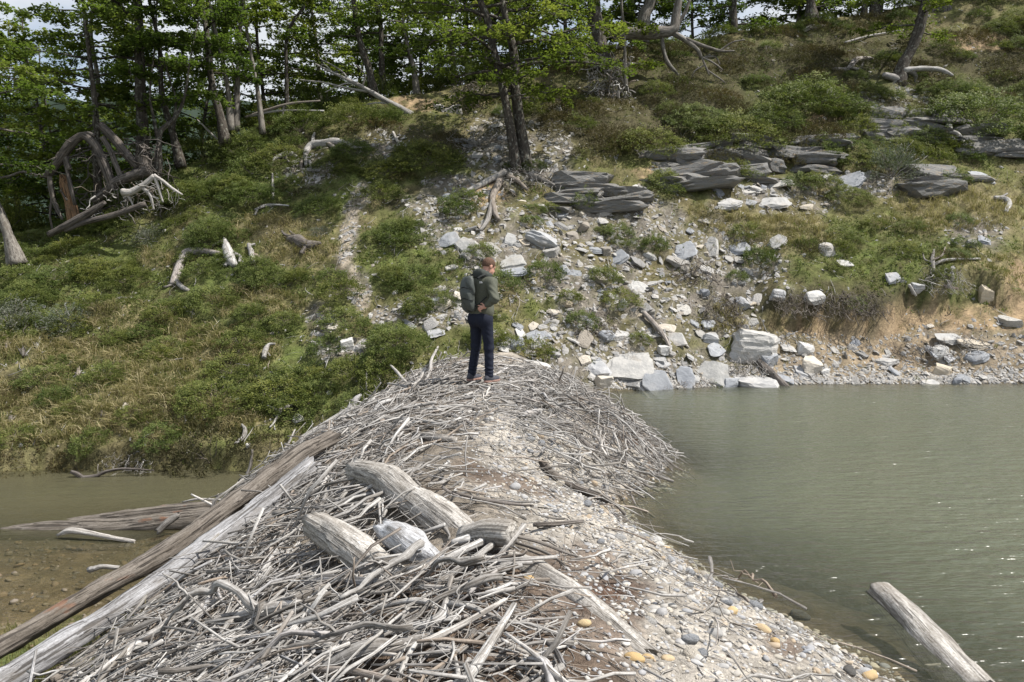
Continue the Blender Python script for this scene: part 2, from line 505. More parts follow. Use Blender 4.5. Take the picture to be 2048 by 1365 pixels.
M_SLATE = rock('slate', [(0, (.36, .355, .345)), (.2, (.44, .43, .41)), (.4, (.27, .285, .31)), (.6, (.52, .505, .48)), (.8, (.33, .325, .31)), (1, (.46, .44, .40))], 1.6, .5, .22)
M_SHARD = rock('slate_shard', [(0, (.29, .28, .265)), (.2, (.38, .365, .345)), (.4, (.21, .208, .205)), (.6, (.44, .425, .40)), (.8, (.29, .275, .25)), (1, (.33, .29, .24))], 3.0, .3, .15)
M_BED = rock('stream_stone', [(0, (.12, .10, .075)), (.3, (.18, .15, .105)), (.55, (.10, .09, .075)), (.8, (.22, .155, .085)), (1, (.17, .155, .135))], 4.0, .3, .2, .004)
M_PALESTONE = rock('pale_stone', [(0, (.38, .37, .35)), (.5, (.45, .435, .41)), (1, (.35, .355, .365))], 1.4, .6, .3)
M_BLUESTONE = rock('blue_grey_slate', [(0, (.27, .282, .305)), (.5, (.33, .34, .355)), (1, (.25, .26, .275))], 1.2, .6, .15)
M_CREAM = rock('cream_stone', [(0, (.48, .43, .35)), (.5, (.52, .48, .42)), (1, (.44, .37, .27))], 1.2, .3, .3)
M_LEDGE = rock('dark_ledge_rock', [(0, (.155, .152, .147)), (.5, (.205, .20, .19)), (1, (.145, .142, .135))], 3.2, .5, .6, .05, 1.6)
M_WHITE = rock('white_quartz', [(0, (.50, .49, .47)), (1, (.54, .53, .51))], 1.5, .2, .1)
M_PEBBLE = rock('river_pebble', [(0, (.42, .41, .39)), (.14, (.30, .30, .31)), (.28, (.52, .50, .46)), (.42, (.36, .345, .32)), (.56, (.42, .38, .31)), (.7, (.27, .28, .30)), (.85, (.48, .46, .43)), (.93, (.38, .30, .21)), (1, (.40, .39, .37))], 4.0, .3, .12, .004)
M_OCHRE = rock('ochre_pebble', [(0, (.52, .42, .26)), (.5, (.46, .32, .15)), (1, (.50, .41, .29))], 4.0, .2, .2, .004)

def leafmat(name, pal, trans=.35, rough=.6):
    s = NT(name)
    t = s.attr('tint').outputs['Fac']; o = s.n('ObjectInfo').outputs['Random']
    c = s.ramp(t, pal)
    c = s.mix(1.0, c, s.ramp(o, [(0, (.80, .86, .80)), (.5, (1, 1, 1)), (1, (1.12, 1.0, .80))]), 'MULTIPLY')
    d = s.n('BsdfPrincipled', Roughness=rough); s.link(c, d.inputs['Base Color']); d.inputs['Specular IOR Level'].default_value = .25
    tr = s.n('BsdfTranslucent'); s.link(s.mix(1.0, c, (1.08, 1.2, .75), 'MULTIPLY'), tr.inputs['Color'])
    mx = s.n('MixShader', Fac=trans); s.link(d.outputs[0], mx.inputs[1]); s.link(tr.outputs[0], mx.inputs[2])
    return s.done(None, shader=mx.outputs[0])

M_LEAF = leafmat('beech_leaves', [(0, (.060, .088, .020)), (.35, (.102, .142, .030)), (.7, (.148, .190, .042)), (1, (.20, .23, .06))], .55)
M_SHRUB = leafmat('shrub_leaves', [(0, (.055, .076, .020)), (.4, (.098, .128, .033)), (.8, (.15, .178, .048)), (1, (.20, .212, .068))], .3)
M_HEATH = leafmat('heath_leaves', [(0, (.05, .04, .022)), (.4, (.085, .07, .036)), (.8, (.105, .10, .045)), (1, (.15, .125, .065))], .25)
M_GREYLEAF = leafmat('grey_green_leaves', [(0, (.09, .105, .07)), (.5, (.14, .155, .11)), (1, (.20, .205, .16))], .2)
M_GRASS = leafmat('dry_grass', [(0, (.098, .122, .038)), (.3, (.158, .165, .060)), (.6, (.235, .21, .105)), (.85, (.33, .285, .165)), (1, (.43, .385, .25))], .3)
M_FAR = leafmat('far_forest', [(0, (.018, .030, .020)), (.5, (.026, .042, .028)), (1, (.038, .052, .034))], .1, .9)

def ground_mat(name, gscale):
    s = NT(name)
    c = s.attr('base').outputs['Color']
    pos = s.n('NewGeometry').outputs['Position']
    a = s.noise(pos, gscale, 4, .65); b = s.noise(pos, gscale * 5, 3, .7); d = s.noise(pos, gscale * 22, 2, .6)
    k = s.math('ADD', s.math('MULTIPLY', a, .35), s.math('ADD', s.math('MULTIPLY', b, .4), s.math('MULTIPLY', d, .25)))
    col = s.mix(1.0, c, s.ramp(k, [(.36, (.45, .43, .40)), (.5, (.95, .95, .95)), (.62, (1.55, 1.52, 1.46))]), 'MULTIPLY')
    return s.done(col, .95, s.bump(k, .8, .05), .1)

M_HILL = ground_mat('hillside_soil', 3.0)
M_DAM = ground_mat('dam_soil', 6.0)

def water_mat(name, murk, k, wave, tintc):
    s = NT(name)
    pos = s.n('NewGeometry').outputs['Position']
    dep = s.attr('depth').outputs['Fac']
    op = s.math('SUBTRACT', 1.0, s.math('POWER', 2.718, s.math('MULTIPLY', dep, -k)), True)
    v = s.scaled(pos, wave)
    w1 = s.noise(v, 1.0, 3, .55)
    w2 = s.noise(s.scaled(pos, (wave[0] * 2.7, wave[1] * 2.3, 1)), 1.0, 2, .5)
    w3 = s.noise(s.scaled(pos, (.5, .9, 1)), 1.0, 2, .5)
    hgt = s.math('ADD', w1, s.math('MULTIPLY', w2, .35))
    hgt = s.math('MULTIPLY', hgt, s.math('ADD', .45, w3))
    bn = s.bump(hgt, 1.0, WAVE_D)
    mur = s.mix(s.noise(s.scaled(pos, (.35, .8, 1)), 1.0, 3, .5), murk, tintc)
    df = s.n('BsdfDiffuse'); s.link(mur, df.inputs['Color']); s.link(bn, df.inputs['Normal'])
    tr = s.n('BsdfTransparent', Color=(.93, .93, .86, 1))
    body = s.n('MixShader'); s.link(op, body.inputs[0]); s.link(tr.outputs[0], body.inputs[1]); s.link(df.outputs[0], body.inputs[2])
    gl = s.n('BsdfGlossy', Roughness=.22); s.link(bn, gl.inputs['Normal'])
    fr = s.n('Fresnel', IOR=1.33); s.link(bn, fr.inputs['Normal'])
    top = s.n('MixShader'); s.link(fr.outputs[0], top.inputs[0]); s.link(body.outputs[0], top.inputs[1]); s.link(gl.outputs[0], top.inputs[2])
    return s.done(None, shader=top.outputs[0])

WAVE_D = .075
M_LAKE = water_mat('lake_water', (.116, .123, .084), 1.9, (2.2, 6.5, 1), (.102, .115, .078))
WAVE_D = .022
M_STREAM = water_mat('stream_water', (.098, .094, .056), 4.5, (2.0, 5.0, 1), (.090, .082, .048))

def plain(name, color, rough=.8, noise_s=0, amt=.3, spec=.3, bumpd=0):
    s = NT(name)
    col = color; nm = None
    if noise_s:
        tc = s.n('TexCoord').outputs['Object']
        g = s.noise(tc, noise_s, 5, .6)
        col = s.mix(1.0, color, s.ramp(g, [(.3, (1 - amt,) * 3), (.7, (1 + amt,) * 3)]), 'MULTIPLY')
        if bumpd: nm = s.bump(g, .6, bumpd)
    return s.done(col, rough, nm, spec)

# ------------------------------------------------------------------ what covers the ground where (ellipses drawn on the photograph)
Z_GRAVEL = [(1180, 520, 250, 110), (1000, 470, 140, 70), (1330, 600, 220, 90), (1150, 690, 220, 60), (1300, 745, 260, 50), (930, 400, 110, 50), (1250, 440, 130, 40),
            (1440, 520, 110, 90), (722, 400, 18, 30), (698, 450, 19, 46), (692, 520, 20, 44), (722, 585, 19, 38), (780, 635, 46, 20), (680, 695, 60, 22), (985, 290, 60, 70),
            (1090, 300, 70, 60), (1780, 205, 80, 32), (1700, 370, 140, 26), (1560, 395, 130, 34), (1800, 735, 330, 46), (620, 340, 50, 30), (1960, 690, 140, 50), (900, 620, 90, 40),
            (1950, 470, 60, 30), (640, 640, 40, 30), (760, 290, 60, 24)]
Z_STRAW = [(110, 715, 170, 36), (50, 785, 110, 34), (200, 850, 220, 50), (330, 520, 45, 22), (400, 700, 150, 45), (380, 835, 130, 45), (100, 925, 140, 30), (1440, 430, 90, 28),
           (1900, 420, 160, 60), (1985, 540, 80, 50), (1450, 640, 60, 26), (600, 500, 70, 34), (520, 610, 100, 34), (1560, 470, 120, 40), (300, 780, 140, 50), (250, 640, 90, 30), (540, 460, 80, 30)]
Z_GREEN = [(280, 600, 380, 150), (520, 770, 220, 100), (560, 350, 260, 110), (1800, 530, 260, 80), (820, 520, 110, 70), (1600, 170, 260, 90), (850, 330, 110, 40), (150, 480, 200, 60), (1950, 220, 160, 80)]
Z_OCHRE = [(965, 388, 42, 22), (1648, 240, 46, 16), (1755, 225, 44, 13), (1700, 655, 170, 26), (1900, 640, 150, 28), (2038, 590, 26, 60), (1760, 705, 130, 34), (1300, 348, 34, 12), (830, 208, 60, 14), (1960, 85, 60, 18)]
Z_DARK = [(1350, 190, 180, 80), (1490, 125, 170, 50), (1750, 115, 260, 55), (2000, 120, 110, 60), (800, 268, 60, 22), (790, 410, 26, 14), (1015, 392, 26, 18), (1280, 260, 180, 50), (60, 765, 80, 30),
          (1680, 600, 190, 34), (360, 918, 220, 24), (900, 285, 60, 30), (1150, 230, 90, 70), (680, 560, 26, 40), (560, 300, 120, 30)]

Z_TRAIL = [(728, 385, 13, 26), (706, 430, 13, 30), (691, 470, 12, 28), (689, 515, 13, 28), (705, 557, 13, 28), (726, 602, 14, 24), (760, 630, 26, 12)]
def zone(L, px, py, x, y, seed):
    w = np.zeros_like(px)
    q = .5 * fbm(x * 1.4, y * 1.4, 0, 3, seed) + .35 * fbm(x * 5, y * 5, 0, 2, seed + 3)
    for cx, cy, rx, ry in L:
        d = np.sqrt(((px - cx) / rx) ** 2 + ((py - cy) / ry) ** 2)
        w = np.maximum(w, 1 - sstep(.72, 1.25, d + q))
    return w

def hill_zones(x, y, z):
    px, py = project(x, y, z)
    return {k: zone(L, px, py, x, y, s) for k, L, s in (('trail', Z_TRAIL, 46), ('gravel', Z_GRAVEL, 41), ('straw', Z_STRAW, 42), ('green', Z_GREEN, 43), ('ochre', Z_OCHRE, 44), ('dark', Z_DARK, 45))}, px, py

def lerp(a, c, w):
    return a + (np.asarray(c) - a) * w[:, None]

# hillside
pxs = np.concatenate([np.linspace(-620, -20, 30)[:-1], np.linspace(-20, 2070, 350), np.linspace(2070, 2700, 30)[1:]])
tt = np.concatenate([np.linspace(-.28, 0, 14)[:-1], np.linspace(0, 1.06, 215), np.linspace(1.06, 3.2, 34)[1:]])
A = (pxs - 1024) / FPX
Fc = np.interp(pxs, *T_FOOT); Cc = np.interp(pxs, *T_C)
Y = Fc[None] + (Cc - Fc)[None] * tt[:, None]
X = A[None] * Y
Zh = hill(X, Y)
nr, nc = X.shape
Vh = np.stack([X, Y, Zh], -1).reshape(-1, 3)
ii = (np.arange(nr - 1)[:, None] * nc + np.arange(nc - 1)[None]).ravel()
Fh = np.stack([ii, ii + 1, ii + nc + 1, ii + nc], -1)
zo, hpx, hpy = hill_zones(Vh[:, 0], Vh[:, 1], Vh[:, 2])
n1 = fbm(Vh[:, 0] * 2.2, Vh[:, 1] * 2.2, 0, 3, 61); n2 = fbm(Vh[:, 0] * 7, Vh[:, 1] * 7, 0, 2, 62)
col = np.tile(np.array([.135, .118, .062]), (len(Vh), 1))
col = lerp(col, (.105, .115, .040), np.clip(.4 + n1 * 1.2, 0, 1))
col = lerp(col, (.085, .105, .032), zo['green'] * np.clip(.65 + n2, 0, 1))
col = lerp(col, (.185, .16, .088), zo['straw'] * np.clip(.7 + n2 * 1.2, 0, 1))
col = lerp(col, (.165, .148, .124), zo['gravel'] * np.clip(.6 + n1 * 1.4 + n2 * .8, 0, 1))
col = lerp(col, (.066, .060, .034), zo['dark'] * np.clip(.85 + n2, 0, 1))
col = lerp(col, (.27, .20, .125), zo['ochre'] * np.clip(.8 + n2 * 1.3 + n1 * .6, 0, 1))
col = lerp(col, (.33, .285, .225), zo['trail'] * .9)
beach = sstep(1480, 1560, hpx) * sstep(655, 685, hpy)
col = lerp(col, (.255, .205, .145), beach * .75)
wet = sstep(.02, .12, -(Vh[:, 2] - .16)) * (hpx > 1100)
col = lerp(col, (.11, .095, .07), wet * .7)
col = np.clip(col * (1 + .5 * n2[:, None]), .01, .8)
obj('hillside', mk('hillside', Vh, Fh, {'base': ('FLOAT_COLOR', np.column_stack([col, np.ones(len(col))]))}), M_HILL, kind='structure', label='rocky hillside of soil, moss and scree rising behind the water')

# dam earth, stream bed and lake bed in one sheet
gx = np.concatenate([np.linspace(-26, -6, 40)[:-1], np.arange(-6, 4.0, .068), np.linspace(4.0, 9, 60)[1:], np.linspace(9, 40, 30)[1:]])
gy = np.concatenate([np.linspace(-8, 2.4, 30)[:-1], np.arange(2.4, 9, .062), np.arange(9, 16.6, .09)])
X, Y = np.meshgrid(gx, gy)
Zd = dam(X, Y)
Vd = np.stack([X, Y, Zd], -1).reshape(-1, 3)
nr, nc = X.shape
ii = (np.arange(nr - 1)[:, None] * nc + np.arange(nc - 1)[None]).ravel()
Fd = np.stack([ii, ii + 1, ii + nc + 1, ii + nc], -1)
dx, dy, dz = Vd.T
n1 = fbm(dx * 2, dy * 2, 0, 3, 71); n2 = fbm(dx * 8, dy * 8, 0, 2, 72); n3 = fbm(dx * .9, dy * .9, 0, 2, 73)
xc = crest_x(dy); xw = np.interp(dy, _wy, _wx)
ur = (dx - xc) / (xw - xc)
col = np.tile(np.array([.20, .175, .145]), (len(Vd), 1))
path = sstep(.02, .3, ur + .25 * n1) * (dy < 9.5)
path = np.maximum(path, sstep(-.1, .1, ur) * (dy > 9.4) * .5)
col = lerp(col, (.33, .305, .27), path)
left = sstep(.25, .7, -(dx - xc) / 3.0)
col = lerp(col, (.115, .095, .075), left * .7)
brown = sstep(.20, .36, n3 + .12 * n2)
col = lerp(col, (.085, .055, .038), brown * .75)
dpx, dpy = project(dx, dy, dz)
for cx, cy, rx, ry in [(1235, 1180, 100, 40), (1290, 880, 90, 26), (1330, 930, 90, 22), (1180, 1210, 60, 20)]:
    d = np.sqrt(((dpx - cx) / rx) ** 2 + ((dpy - cy) / ry) ** 2) + .8 * n1
    col = lerp(col, (.075, .045, .032), (1 - sstep(.6, 1.1, d)) * .85)
streambed = sstep(3.1, 3.5, xc - dx)
col = lerp(col, (.14, .11, .07), streambed)
col = lerp(col, (.10, .12, .045), streambed * (1 - sstep(7.0, 7.6, dy + .6 * n1)))
col = lerp(col, (.10, .085, .05), (dz < -.02) * (dx > 0) * np.clip(-dz * 4, 0, 1))
wet = sstep(-.02, .02, .07 - dz) * (dx > 0)
col = lerp(col, (.105, .085, .06), wet * .8)
col = np.clip(col * (1 + .5 * n2[:, None] + .35 * n1[:, None]), .01, .8)
obj('ground', mk('ground', Vd, Fd, {'base': ('FLOAT_COLOR', np.column_stack([col, np.ones(len(col))]))}), M_DAM, kind='structure', label='grey earth and gravel of the dam running on as stream bed and lake bed')

# open water
def water_sheet(name, gx, gy, level, mat, label):
    X, Y = np.meshgrid(gx, gy)
    dep = np.maximum(level - H(X, Y), 0)
    V = np.stack([X, Y, np.full_like(X, level)], -1).reshape(-1, 3)
    nr, nc = X.shape
    ii = (np.arange(nr - 1)[:, None] * nc + np.arange(nc - 1)[None]).ravel()
    o = obj(name, mk(name, V, np.stack([ii, ii + 1, ii + nc + 1, ii + nc], -1), {'depth': ('FLOAT', dep.ravel())}), mat, kind='structure', label=label)
    return o
water_sheet('lake', np.concatenate([np.arange(0.2, 4, .09), np.arange(4, 13, .35), np.linspace(13, 42, 20)]), np.concatenate([np.linspace(-8, 2.5, 30)[:-1], np.arange(2.5, 17.4, .11)]), 0.0, M_LAKE,
            'murky grey green lake with wind ripples held back by the dam')
water_sheet('stream', np.concatenate([np.linspace(-26, -10, 20)[:-1], np.arange(-10, -1.6, .1)]), np.arange(5.5, 14.4, .1), -1.0, M_STREAM,
            'shallow clear stream with a brown bed below the dam')

# valley floor beyond the ridge and the wooded mountain across it
g = np.linspace(-1, 1, 41)
X, Y = np.meshgrid(np.sign(g) * np.abs(g) ** 2 * 3000, 30 + np.linspace(0, 1, 40) ** 2 * 3200)
r = np.hypot(X, Y)
Zv = -3 - 6 * sstep(30, 90, r) + 2 * fbm(X * .02, Y * .02, 0, 2, 81)
Zv = np.where(Y < 75, np.minimum(Zv, -4), Zv)
V = np.stack([X, Y, Zv], -1).reshape(-1, 3)
ii = (np.arange(39)[:, None] * 41 + np.arange(40)[None]).ravel()
obj('valley', mk('valley', V, np.stack([ii, ii + 1, ii + 42, ii + 41], -1), {'tint': ('FLOAT', np.clip(.5 + fbm(V[:, 0] * .05, V[:, 1] * .05, 0, 3, 82), 0, 1))}), M_FAR, kind='structure', label='dark wooded valley floor beyond the ridge')

def ridge(name, prof, d0, depth, seed, label, amp):
    px = np.linspace(prof[0][0], prof[-1][0], 260)
    top = np.interp(px, [p[0] for p in prof], [p[1] for p in prof])
    a = (px - 1024) / FPX
    t = np.linspace(0, 1, 70)
    zt = np.array([at(p, q, d0 + depth)[2] for p, q in zip(px, top)])
    D = d0 + depth * t[:, None] + 0 * a[None]
    Xr, Yr = a[None] * D, D
    Zr = -9 + (zt[None] + 9) * t[:, None] ** 1.15
    Zr = Zr + amp * fbm(Xr * 20 / d0, Yr * 20 / d0, 0, 5, seed) * (.25 + t[:, None])
    Zr = Zr + amp * .35 * np.abs(vnoise(Xr * 150 / d0, Yr * 150 / d0, 0, seed + 2))
    # back slope
    back = np.stack([Xr[-1] * 1.3, Yr[-1] * 1.3, np.full_like(px, -12)], -1)
    V = np.concatenate([np.stack([Xr, Yr, Zr], -1).reshape(-1, 3), back])
    n = len(px)
    ii = (np.arange(70)[:, None] * n + np.arange(n - 1)[None]).ravel()
    tint = np.clip(.5 + .9 * fbm(V[:, 0] * 60 / d0, V[:, 1] * 60 / d0, V[:, 2] * 60 / d0, 3, seed + 9), 0, 1)
    return obj(name, mk(name, V, np.stack([ii, ii + 1, ii + n + 1, ii + n], -1), {'tint': ('FLOAT', tint)}), M_FAR, kind='structure', label=label)
ridge('wooded_hill', [(-900, 330), (-300, 300), (0, 330), (120, 380), (260, 430), (420, 470), (700, 520)], 70, 60, 91, 'dark green forest slope far down on the left beyond the ridge', 3.0)
ridge('mountain', [(-1500, 190), (-500, 180), (0, 200), (160, 215), (300, 185), (420, 205), (560, 195), (700, 205), (850, 196), (1000, 215), (1400, 240), (2600, 250)], 500, 500, 95, 'blue grey mountain behind the trees', 14.0)

# ------------------------------------------------------------------ what a thing lies beside, for telling like things apart
LM_HILL = [(1510, 680, 'large pale shore boulder'), (1258, 720, 'mossy shore slab'), (695, 686, 'bright white boulder'), (1042, 340, 'main beech trunk'), (1440, 320, 'long dark rock ledge'), (1140, 385, 'rock face under the beech'),
  (1785, 310, 'big grey bush'), (360, 530, 'curved bleached log'), (460, 505, 'gnarled bleached root'), (600, 485, 'splintered stump'), (640, 290, 'root tangle on the ridge'), (230, 350, 'huge uprooted tree'), (870, 235, 'fallen tree'),
  (1215, 190, 'tall root plate'), (1800, 150, 'twisted lichen tree'), (1660, 190, 'ghost-like white stump'), (1790, 250, 'upper right ledge'), (1960, 285, 'layered ledge at the edge'), (1660, 610, 'hanging root mat'),
  (1968, 586, 'tall upright stone'), (1366, 496, 'sharp blue-grey slab'), (965, 600, 'person'), (700, 450, 'worn trail'), (531, 700, 'short peeled root'), (490, 870, 'hooked white root'), (130, 630, 'teal-grey bush'),
  (60, 700, 'dead stumps in the straw'), (60, 835, 'low stumps by the stream'), (1240, 606, 'white stone post'), (1698, 356, 'thin tilted slab'), (1622, 726, 'cream square block'), (1890, 50, 'black bare stump'), (1380, 100, 'dead tree over the heath'),
  (1622, 40, 'flared skyline trunk'), (450, 250, 'leaning dark trunk'), (2010, 410, 'curled white root'), (1880, 530, 'dead white bush'), (740, 170, 'dark curved trunk'), (185, 890, 'bush on the stream bank'), (1540, 398, 'stacked slates'),
  (1085, 474, 'square grey-green block'), (898, 470, 'pale slab above the person'), (1885, 738, 'cream block by the water'), (545, 375, 'standing dead stem'), (795, 285, 'short leaning stick'), (2000, 130, 'upper right corner'), (1286, 60, 'big leaning trunk'), (1024, 20, 'crown of the main beech')]
LM_DAM = [(890, 1240, 'antler stick'), (690, 1095, 'cut pale log'), (830, 1100, 'white log stub'), (880, 1040, 'thick worn log'), (1200, 1225, 'buried end of the worn log'), (300, 1170, 'leaning logs'), (600, 930, 'upper ends of the leaning logs'),
  (965, 760, 'feet of the person'), (1150, 960, 'small bay'), (1100, 805, 'driftwood plank'), (760, 838, 'big bent limb'), (870, 876, 'stout brown log end'), (520, 1225, 'split white chunk'), (980, 1300, 'straight grey pole'), (420, 1195, 'blue-grey stick end'),
  (480, 1120, 'bent thick branch'), (1085, 1340, 'curved white root'), (700, 1320, 'board-like piece'), (1260, 900, 'mound by the lake'), (1060, 828, 'bone-like stick'), (560, 1080, 'thin rods'), (1270, 1322, 'big ochre cobble'), (1300, 1246, 'white cobble'),
  (1525, 1262, 'yellow cobble'), (1600, 1235, 'black wet stone'), (1235, 1180, 'brown litter patch'), (1110, 1048, 'reddish brown stick'), (1430, 1228, 'pale double cobble'), (1335, 1102, 'orange cobble'), (1405, 1310, 'blue-grey flat cobble'), (1700, 1345, 'dark wet cobble')]
def beside(p, LM):
    px, py = [float(q) for q in project(np.float64(p[0]), np.float64(p[1]), np.float64(p[2]))]
    x, y, n = min(LM, key=lambda m: (m[0] - px) ** 2 + (m[1] - py) ** 2)
    dx, dy = px - x, py - y
    w = 'close' if math.hypot(dx, dy) < 45 else ('a bit' if math.hypot(dx, dy) < 110 else 'well')
    d = ('right of' if dx > 0 else 'left of') if abs(dx) > abs(dy) else ('below' if dy > 0 else 'above')
    return w + ' ' + d + ' the ' + n

# ------------------------------------------------------------------ logs and driftwood on the dam
def wobj(name, parts, mat, parent=None, smooth=True, **props):
    """mesh built in place; origin moved to the foot of its box"""
    V, Fs, A = join(parts) if isinstance(parts, list) else parts
    c = np.array([V[:, 0].mean(), V[:, 1].mean(), V[:, 2].min()])
    if parent is not None:
        c = np.array(parent['origin']) if 'origin' in parent else np.array(parent.location)
    o = obj(name, mk(name, V - c, Fs, A, smooth), mat, parent, **props)
    if parent is None:
        o.location = c
    return o

def log(name, label, pts, D0, D1, mat, seed, cat='log', k=22, n=48, bumpy=.22, ridge=.10, jag=.05, stubs=(), group=None):
    """pts: (px, py, width px); lies D0..D1 metres away"""
    P, D = path_px(pts, D0, D1)
    R = np.array([p[2] for p in pts]) * D / FPX / 2
    R = R * {105: .76, 106: .76}.get(seed, 1)
    if seed == 105: P[:, 2] -= np.linspace(.02, .03, len(P))
    V0 = one_tube(P, R, k, n, bumpy, ridge, jag, seed)
    o = wobj(name, V0, mat, label=label, category=cat)
    sm = np.ones(len(o.data.polygons), bool); sm[len(V0[1][0]):] = False; o.data.polygons.foreach_set('use_smooth', sm)
    if group: o['group'] = group
    for i, (sp, sd0, sd1) in enumerate(stubs):
        Q, D2 = path_px(sp, sd0, sd1)
        r2 = np.array([p[2] for p in sp]) * D2 / FPX / 2
        V, Fs, A = one_tube(Q, r2, 10, 14, .2, .1, .02, seed + i + 1)
        obj('branch_stub', mk('branch_stub', V - np.array(o.location), Fs, A), mat, o)
    return o

log('fallen_log', 'long brown-grey log with rust stains, upper one of the two leaning on the dam',
    [(-70, 1338, 46), (0, 1294, 43), (68, 1256, 41), (137, 1214, 41), (205, 1176, 41), (342, 1098, 42), (445, 1024, 42), (547, 950, 40), (600, 910, 37), (660, 878, 30)], 5.7, 8.5, M_LOG, 101, k=28, n=90, bumpy=.34, ridge=.18, jag=.12)
log('fallen_log', 'long smooth blue-grey log with cracks, lower one of the two leaning on the dam',
    [(-60, 1412, 70), (0, 1370, 63), (68, 1325, 56), (137, 1281, 53), (205, 1240, 46), (342, 1149, 48), (390, 1114, 53), (445, 1074, 46), (547, 996, 44), (616, 938, 41)], 5.0, 7.65, M_LOGB, 102, k=28, n=90, bumpy=.34, ridge=.14, jag=.10,
    stubs=[([(205, 1230, 14), (210, 1290, 9), (245, 1335, 5)], 5.9, 5.5)])
log('fallen_log', 'blue-grey branch log half hidden under the lower leaning log', [(120, 1375, 60), (200, 1310, 52), (280, 1255, 44), (350, 1215, 34)], 5.3, 6.4, M_LOGB, 103)
log('fallen_log', 'short pale round log at the bottom edge, under the leaning logs', [(110, 1372, 40), (180, 1330, 44), (230, 1295, 36)], 5.0, 5.6, M_LOG, 104)
log('worn_log', 'thick sand-worn pale log lying along the dam crest, half buried in sticks',
    [(716, 938, 62), (770, 955, 84), (830, 1000, 92), (890, 1045, 112), (960, 1100, 104), (1040, 1130, 80), (1120, 1168, 78), (1200, 1225, 82), (1290, 1300, 70)], 6.55, 3.88, M_PALELOG, 105, k=30, n=80, bumpy=.26, ridge=.10, jag=.10,
    stubs=[([(930, 1075, 50), (975, 1066, 58), (1022, 1068, 54)], 4.95, 4.75)])
log('worn_log', 'cut pale log with a rounded sawn end beside the thick worn log', [(634, 1050, 74), (665, 1068, 88), (710, 1100, 92), (760, 1138, 88), (815, 1170, 62)], 5.5, 4.75, M_PALELOG, 106, k=28, n=60, bumpy=.3, ridge=.07, jag=.05)
log('worn_log', 'bone-white smooth log stub between the cut log and thick worn log', [(772, 1062, 40), (800, 1078, 62), (840, 1106, 60), (890, 1132, 30)], 5.25, 4.75, M_WHITELOG, 107, k=24, n=40, bumpy=.4, ridge=.08, jag=.08)
log('floating_log', 'pale grey log floating in the lake at the lower right', [(1762, 1188, 52), (1800, 1225, 66), (1860, 1290, 82), (1960, 1400, 98)], 5.85, 4.55, M_PALELOG, 108, k=26, n=50, bumpy=.14, ridge=.08, jag=.03,
    stubs=[([(1905, 1325, 10), (1880, 1330, 7), (1850, 1331, 5)], 4.8, 4.8)])
log('stream_log', 'long cracked grey log lying in the stream, its left end cut square', [(8, 1066, 26), (100, 1060, 36), (220, 1056, 38), (330, 1046, 40), (440, 1032, 38)], 10.15, 10.2, M_LOG, 109, n=60, ridge=.2)
log('stream_log', 'slim grey log behind the cracked log in the stream', [(88, 1052, 12), (180, 1040, 20), (300, 1026, 24), (430, 1012, 22)], 10.5, 10.6, M_LOG, 110, n=50)
log('stream_branch', 'white peeled branch lying in front of the cracked stream log', [(118, 1070, 6), (140, 1062, 14), (175, 1066, 11), (225, 1076, 9), (266, 1083, 8)], 9.75, 9.6, M_PALE, 111, cat='branch', k=10)
log('stream_branch', 'short pale stub leaning on the cracked stream log', [(318, 1062, 14), (335, 1045, 15), (355, 1032, 12)], 9.7, 9.8, M_STICK, 112, cat='branch', k=10)
log('stream_branch', 'forked pale twig standing out of the water above the leaning log', [(368, 1004, 4), (395, 999, 5), (440, 1000, 4)], 9.8, 9.6, M_PALE, 113, cat='branch', k=8,
    stubs=[([(384, 990, 4), (410, 1003, 5), (428, 1012, 5)], 9.7, 9.6), ([(428, 1010, 4), (436, 990, 3)], 9.6, 9.6)])
log('stream_branch', 'dark branch with an orange broken end in the far side of the stream', [(164, 956, 9), (190, 953, 8), (215, 943, 6), (250, 938, 5), (306, 941, 3)], 12.6, 12.7, M_DARKWOOD, 114, cat='branch', k=8,
    stubs=[([(143, 944, 7), (155, 949, 10), (166, 956, 9)], 12.6, 12.6)])
log('stream_branch', 'pale stub standing in the shallows beside the upper leaning log', [(182, 1140, 12), (205, 1134, 10), (232, 1136, 9)], 8.2, 8.2, M_STICK, 115, cat='branch', k=10)
log('plank_driftwood', 'flat pale driftwood plank by the water beside the person', [(1072, 806, 8), (1105, 803, 18), (1150, 798, 12)], 13.0, 13.0, M_PALE, 116, cat='driftwood', k=12, bumpy=.3)

def px_stick(label, pts, mat=None, lift=.12, seed=0, forks=(), k=9, cat='stick', name='driftwood_stick'):
    p = np.array(pts, float)
    G = on_ground(p[:, 0], p[:, 1], lift)
    if np.isnan(G).any(): return None
    D = G[:, 1]
    # keep a long stick straight in depth
    L = np.concatenate([[0], np.cumsum(np.linalg.norm(np.diff(p[:, :2], axis=0), axis=1))]); L /= L[-1]
    inv = 1 / D[0] + (1 / D[-1] - 1 / D[0]) * L
    Dn = np.minimum(1 / inv, D + .02)
    P = at(p[:, 0], p[:, 1], Dn)
    R = p[:, 2] * Dn / FPX / 2
    o = wobj(name, one_tube(P, R, k, 18, .22, .12, .015, seed), mat or M_STICK, label=label, category=cat, group='driftwood sticks on the dam')
    for i, f in enumerate(forks):
        f = np.array(f, float)
        Df = np.interp(np.linspace(0, 1, len(f)), [0, 1], [np.interp(f[0, 0], *zip(*sorted(zip(p[:, 0], Dn)))), Dn.mean() - .03])
        Q = at(f[:, 0], f[:, 1], Df)
        V, Fs, A = one_tube(Q, f[:, 2] * Df / FPX / 2, 7, 10, .2, .1, .01, seed + 50 + i)
        obj('side_branch', mk('side_branch', V - np.array(o.location), Fs, A), mat or M_STICK, o)
    return o

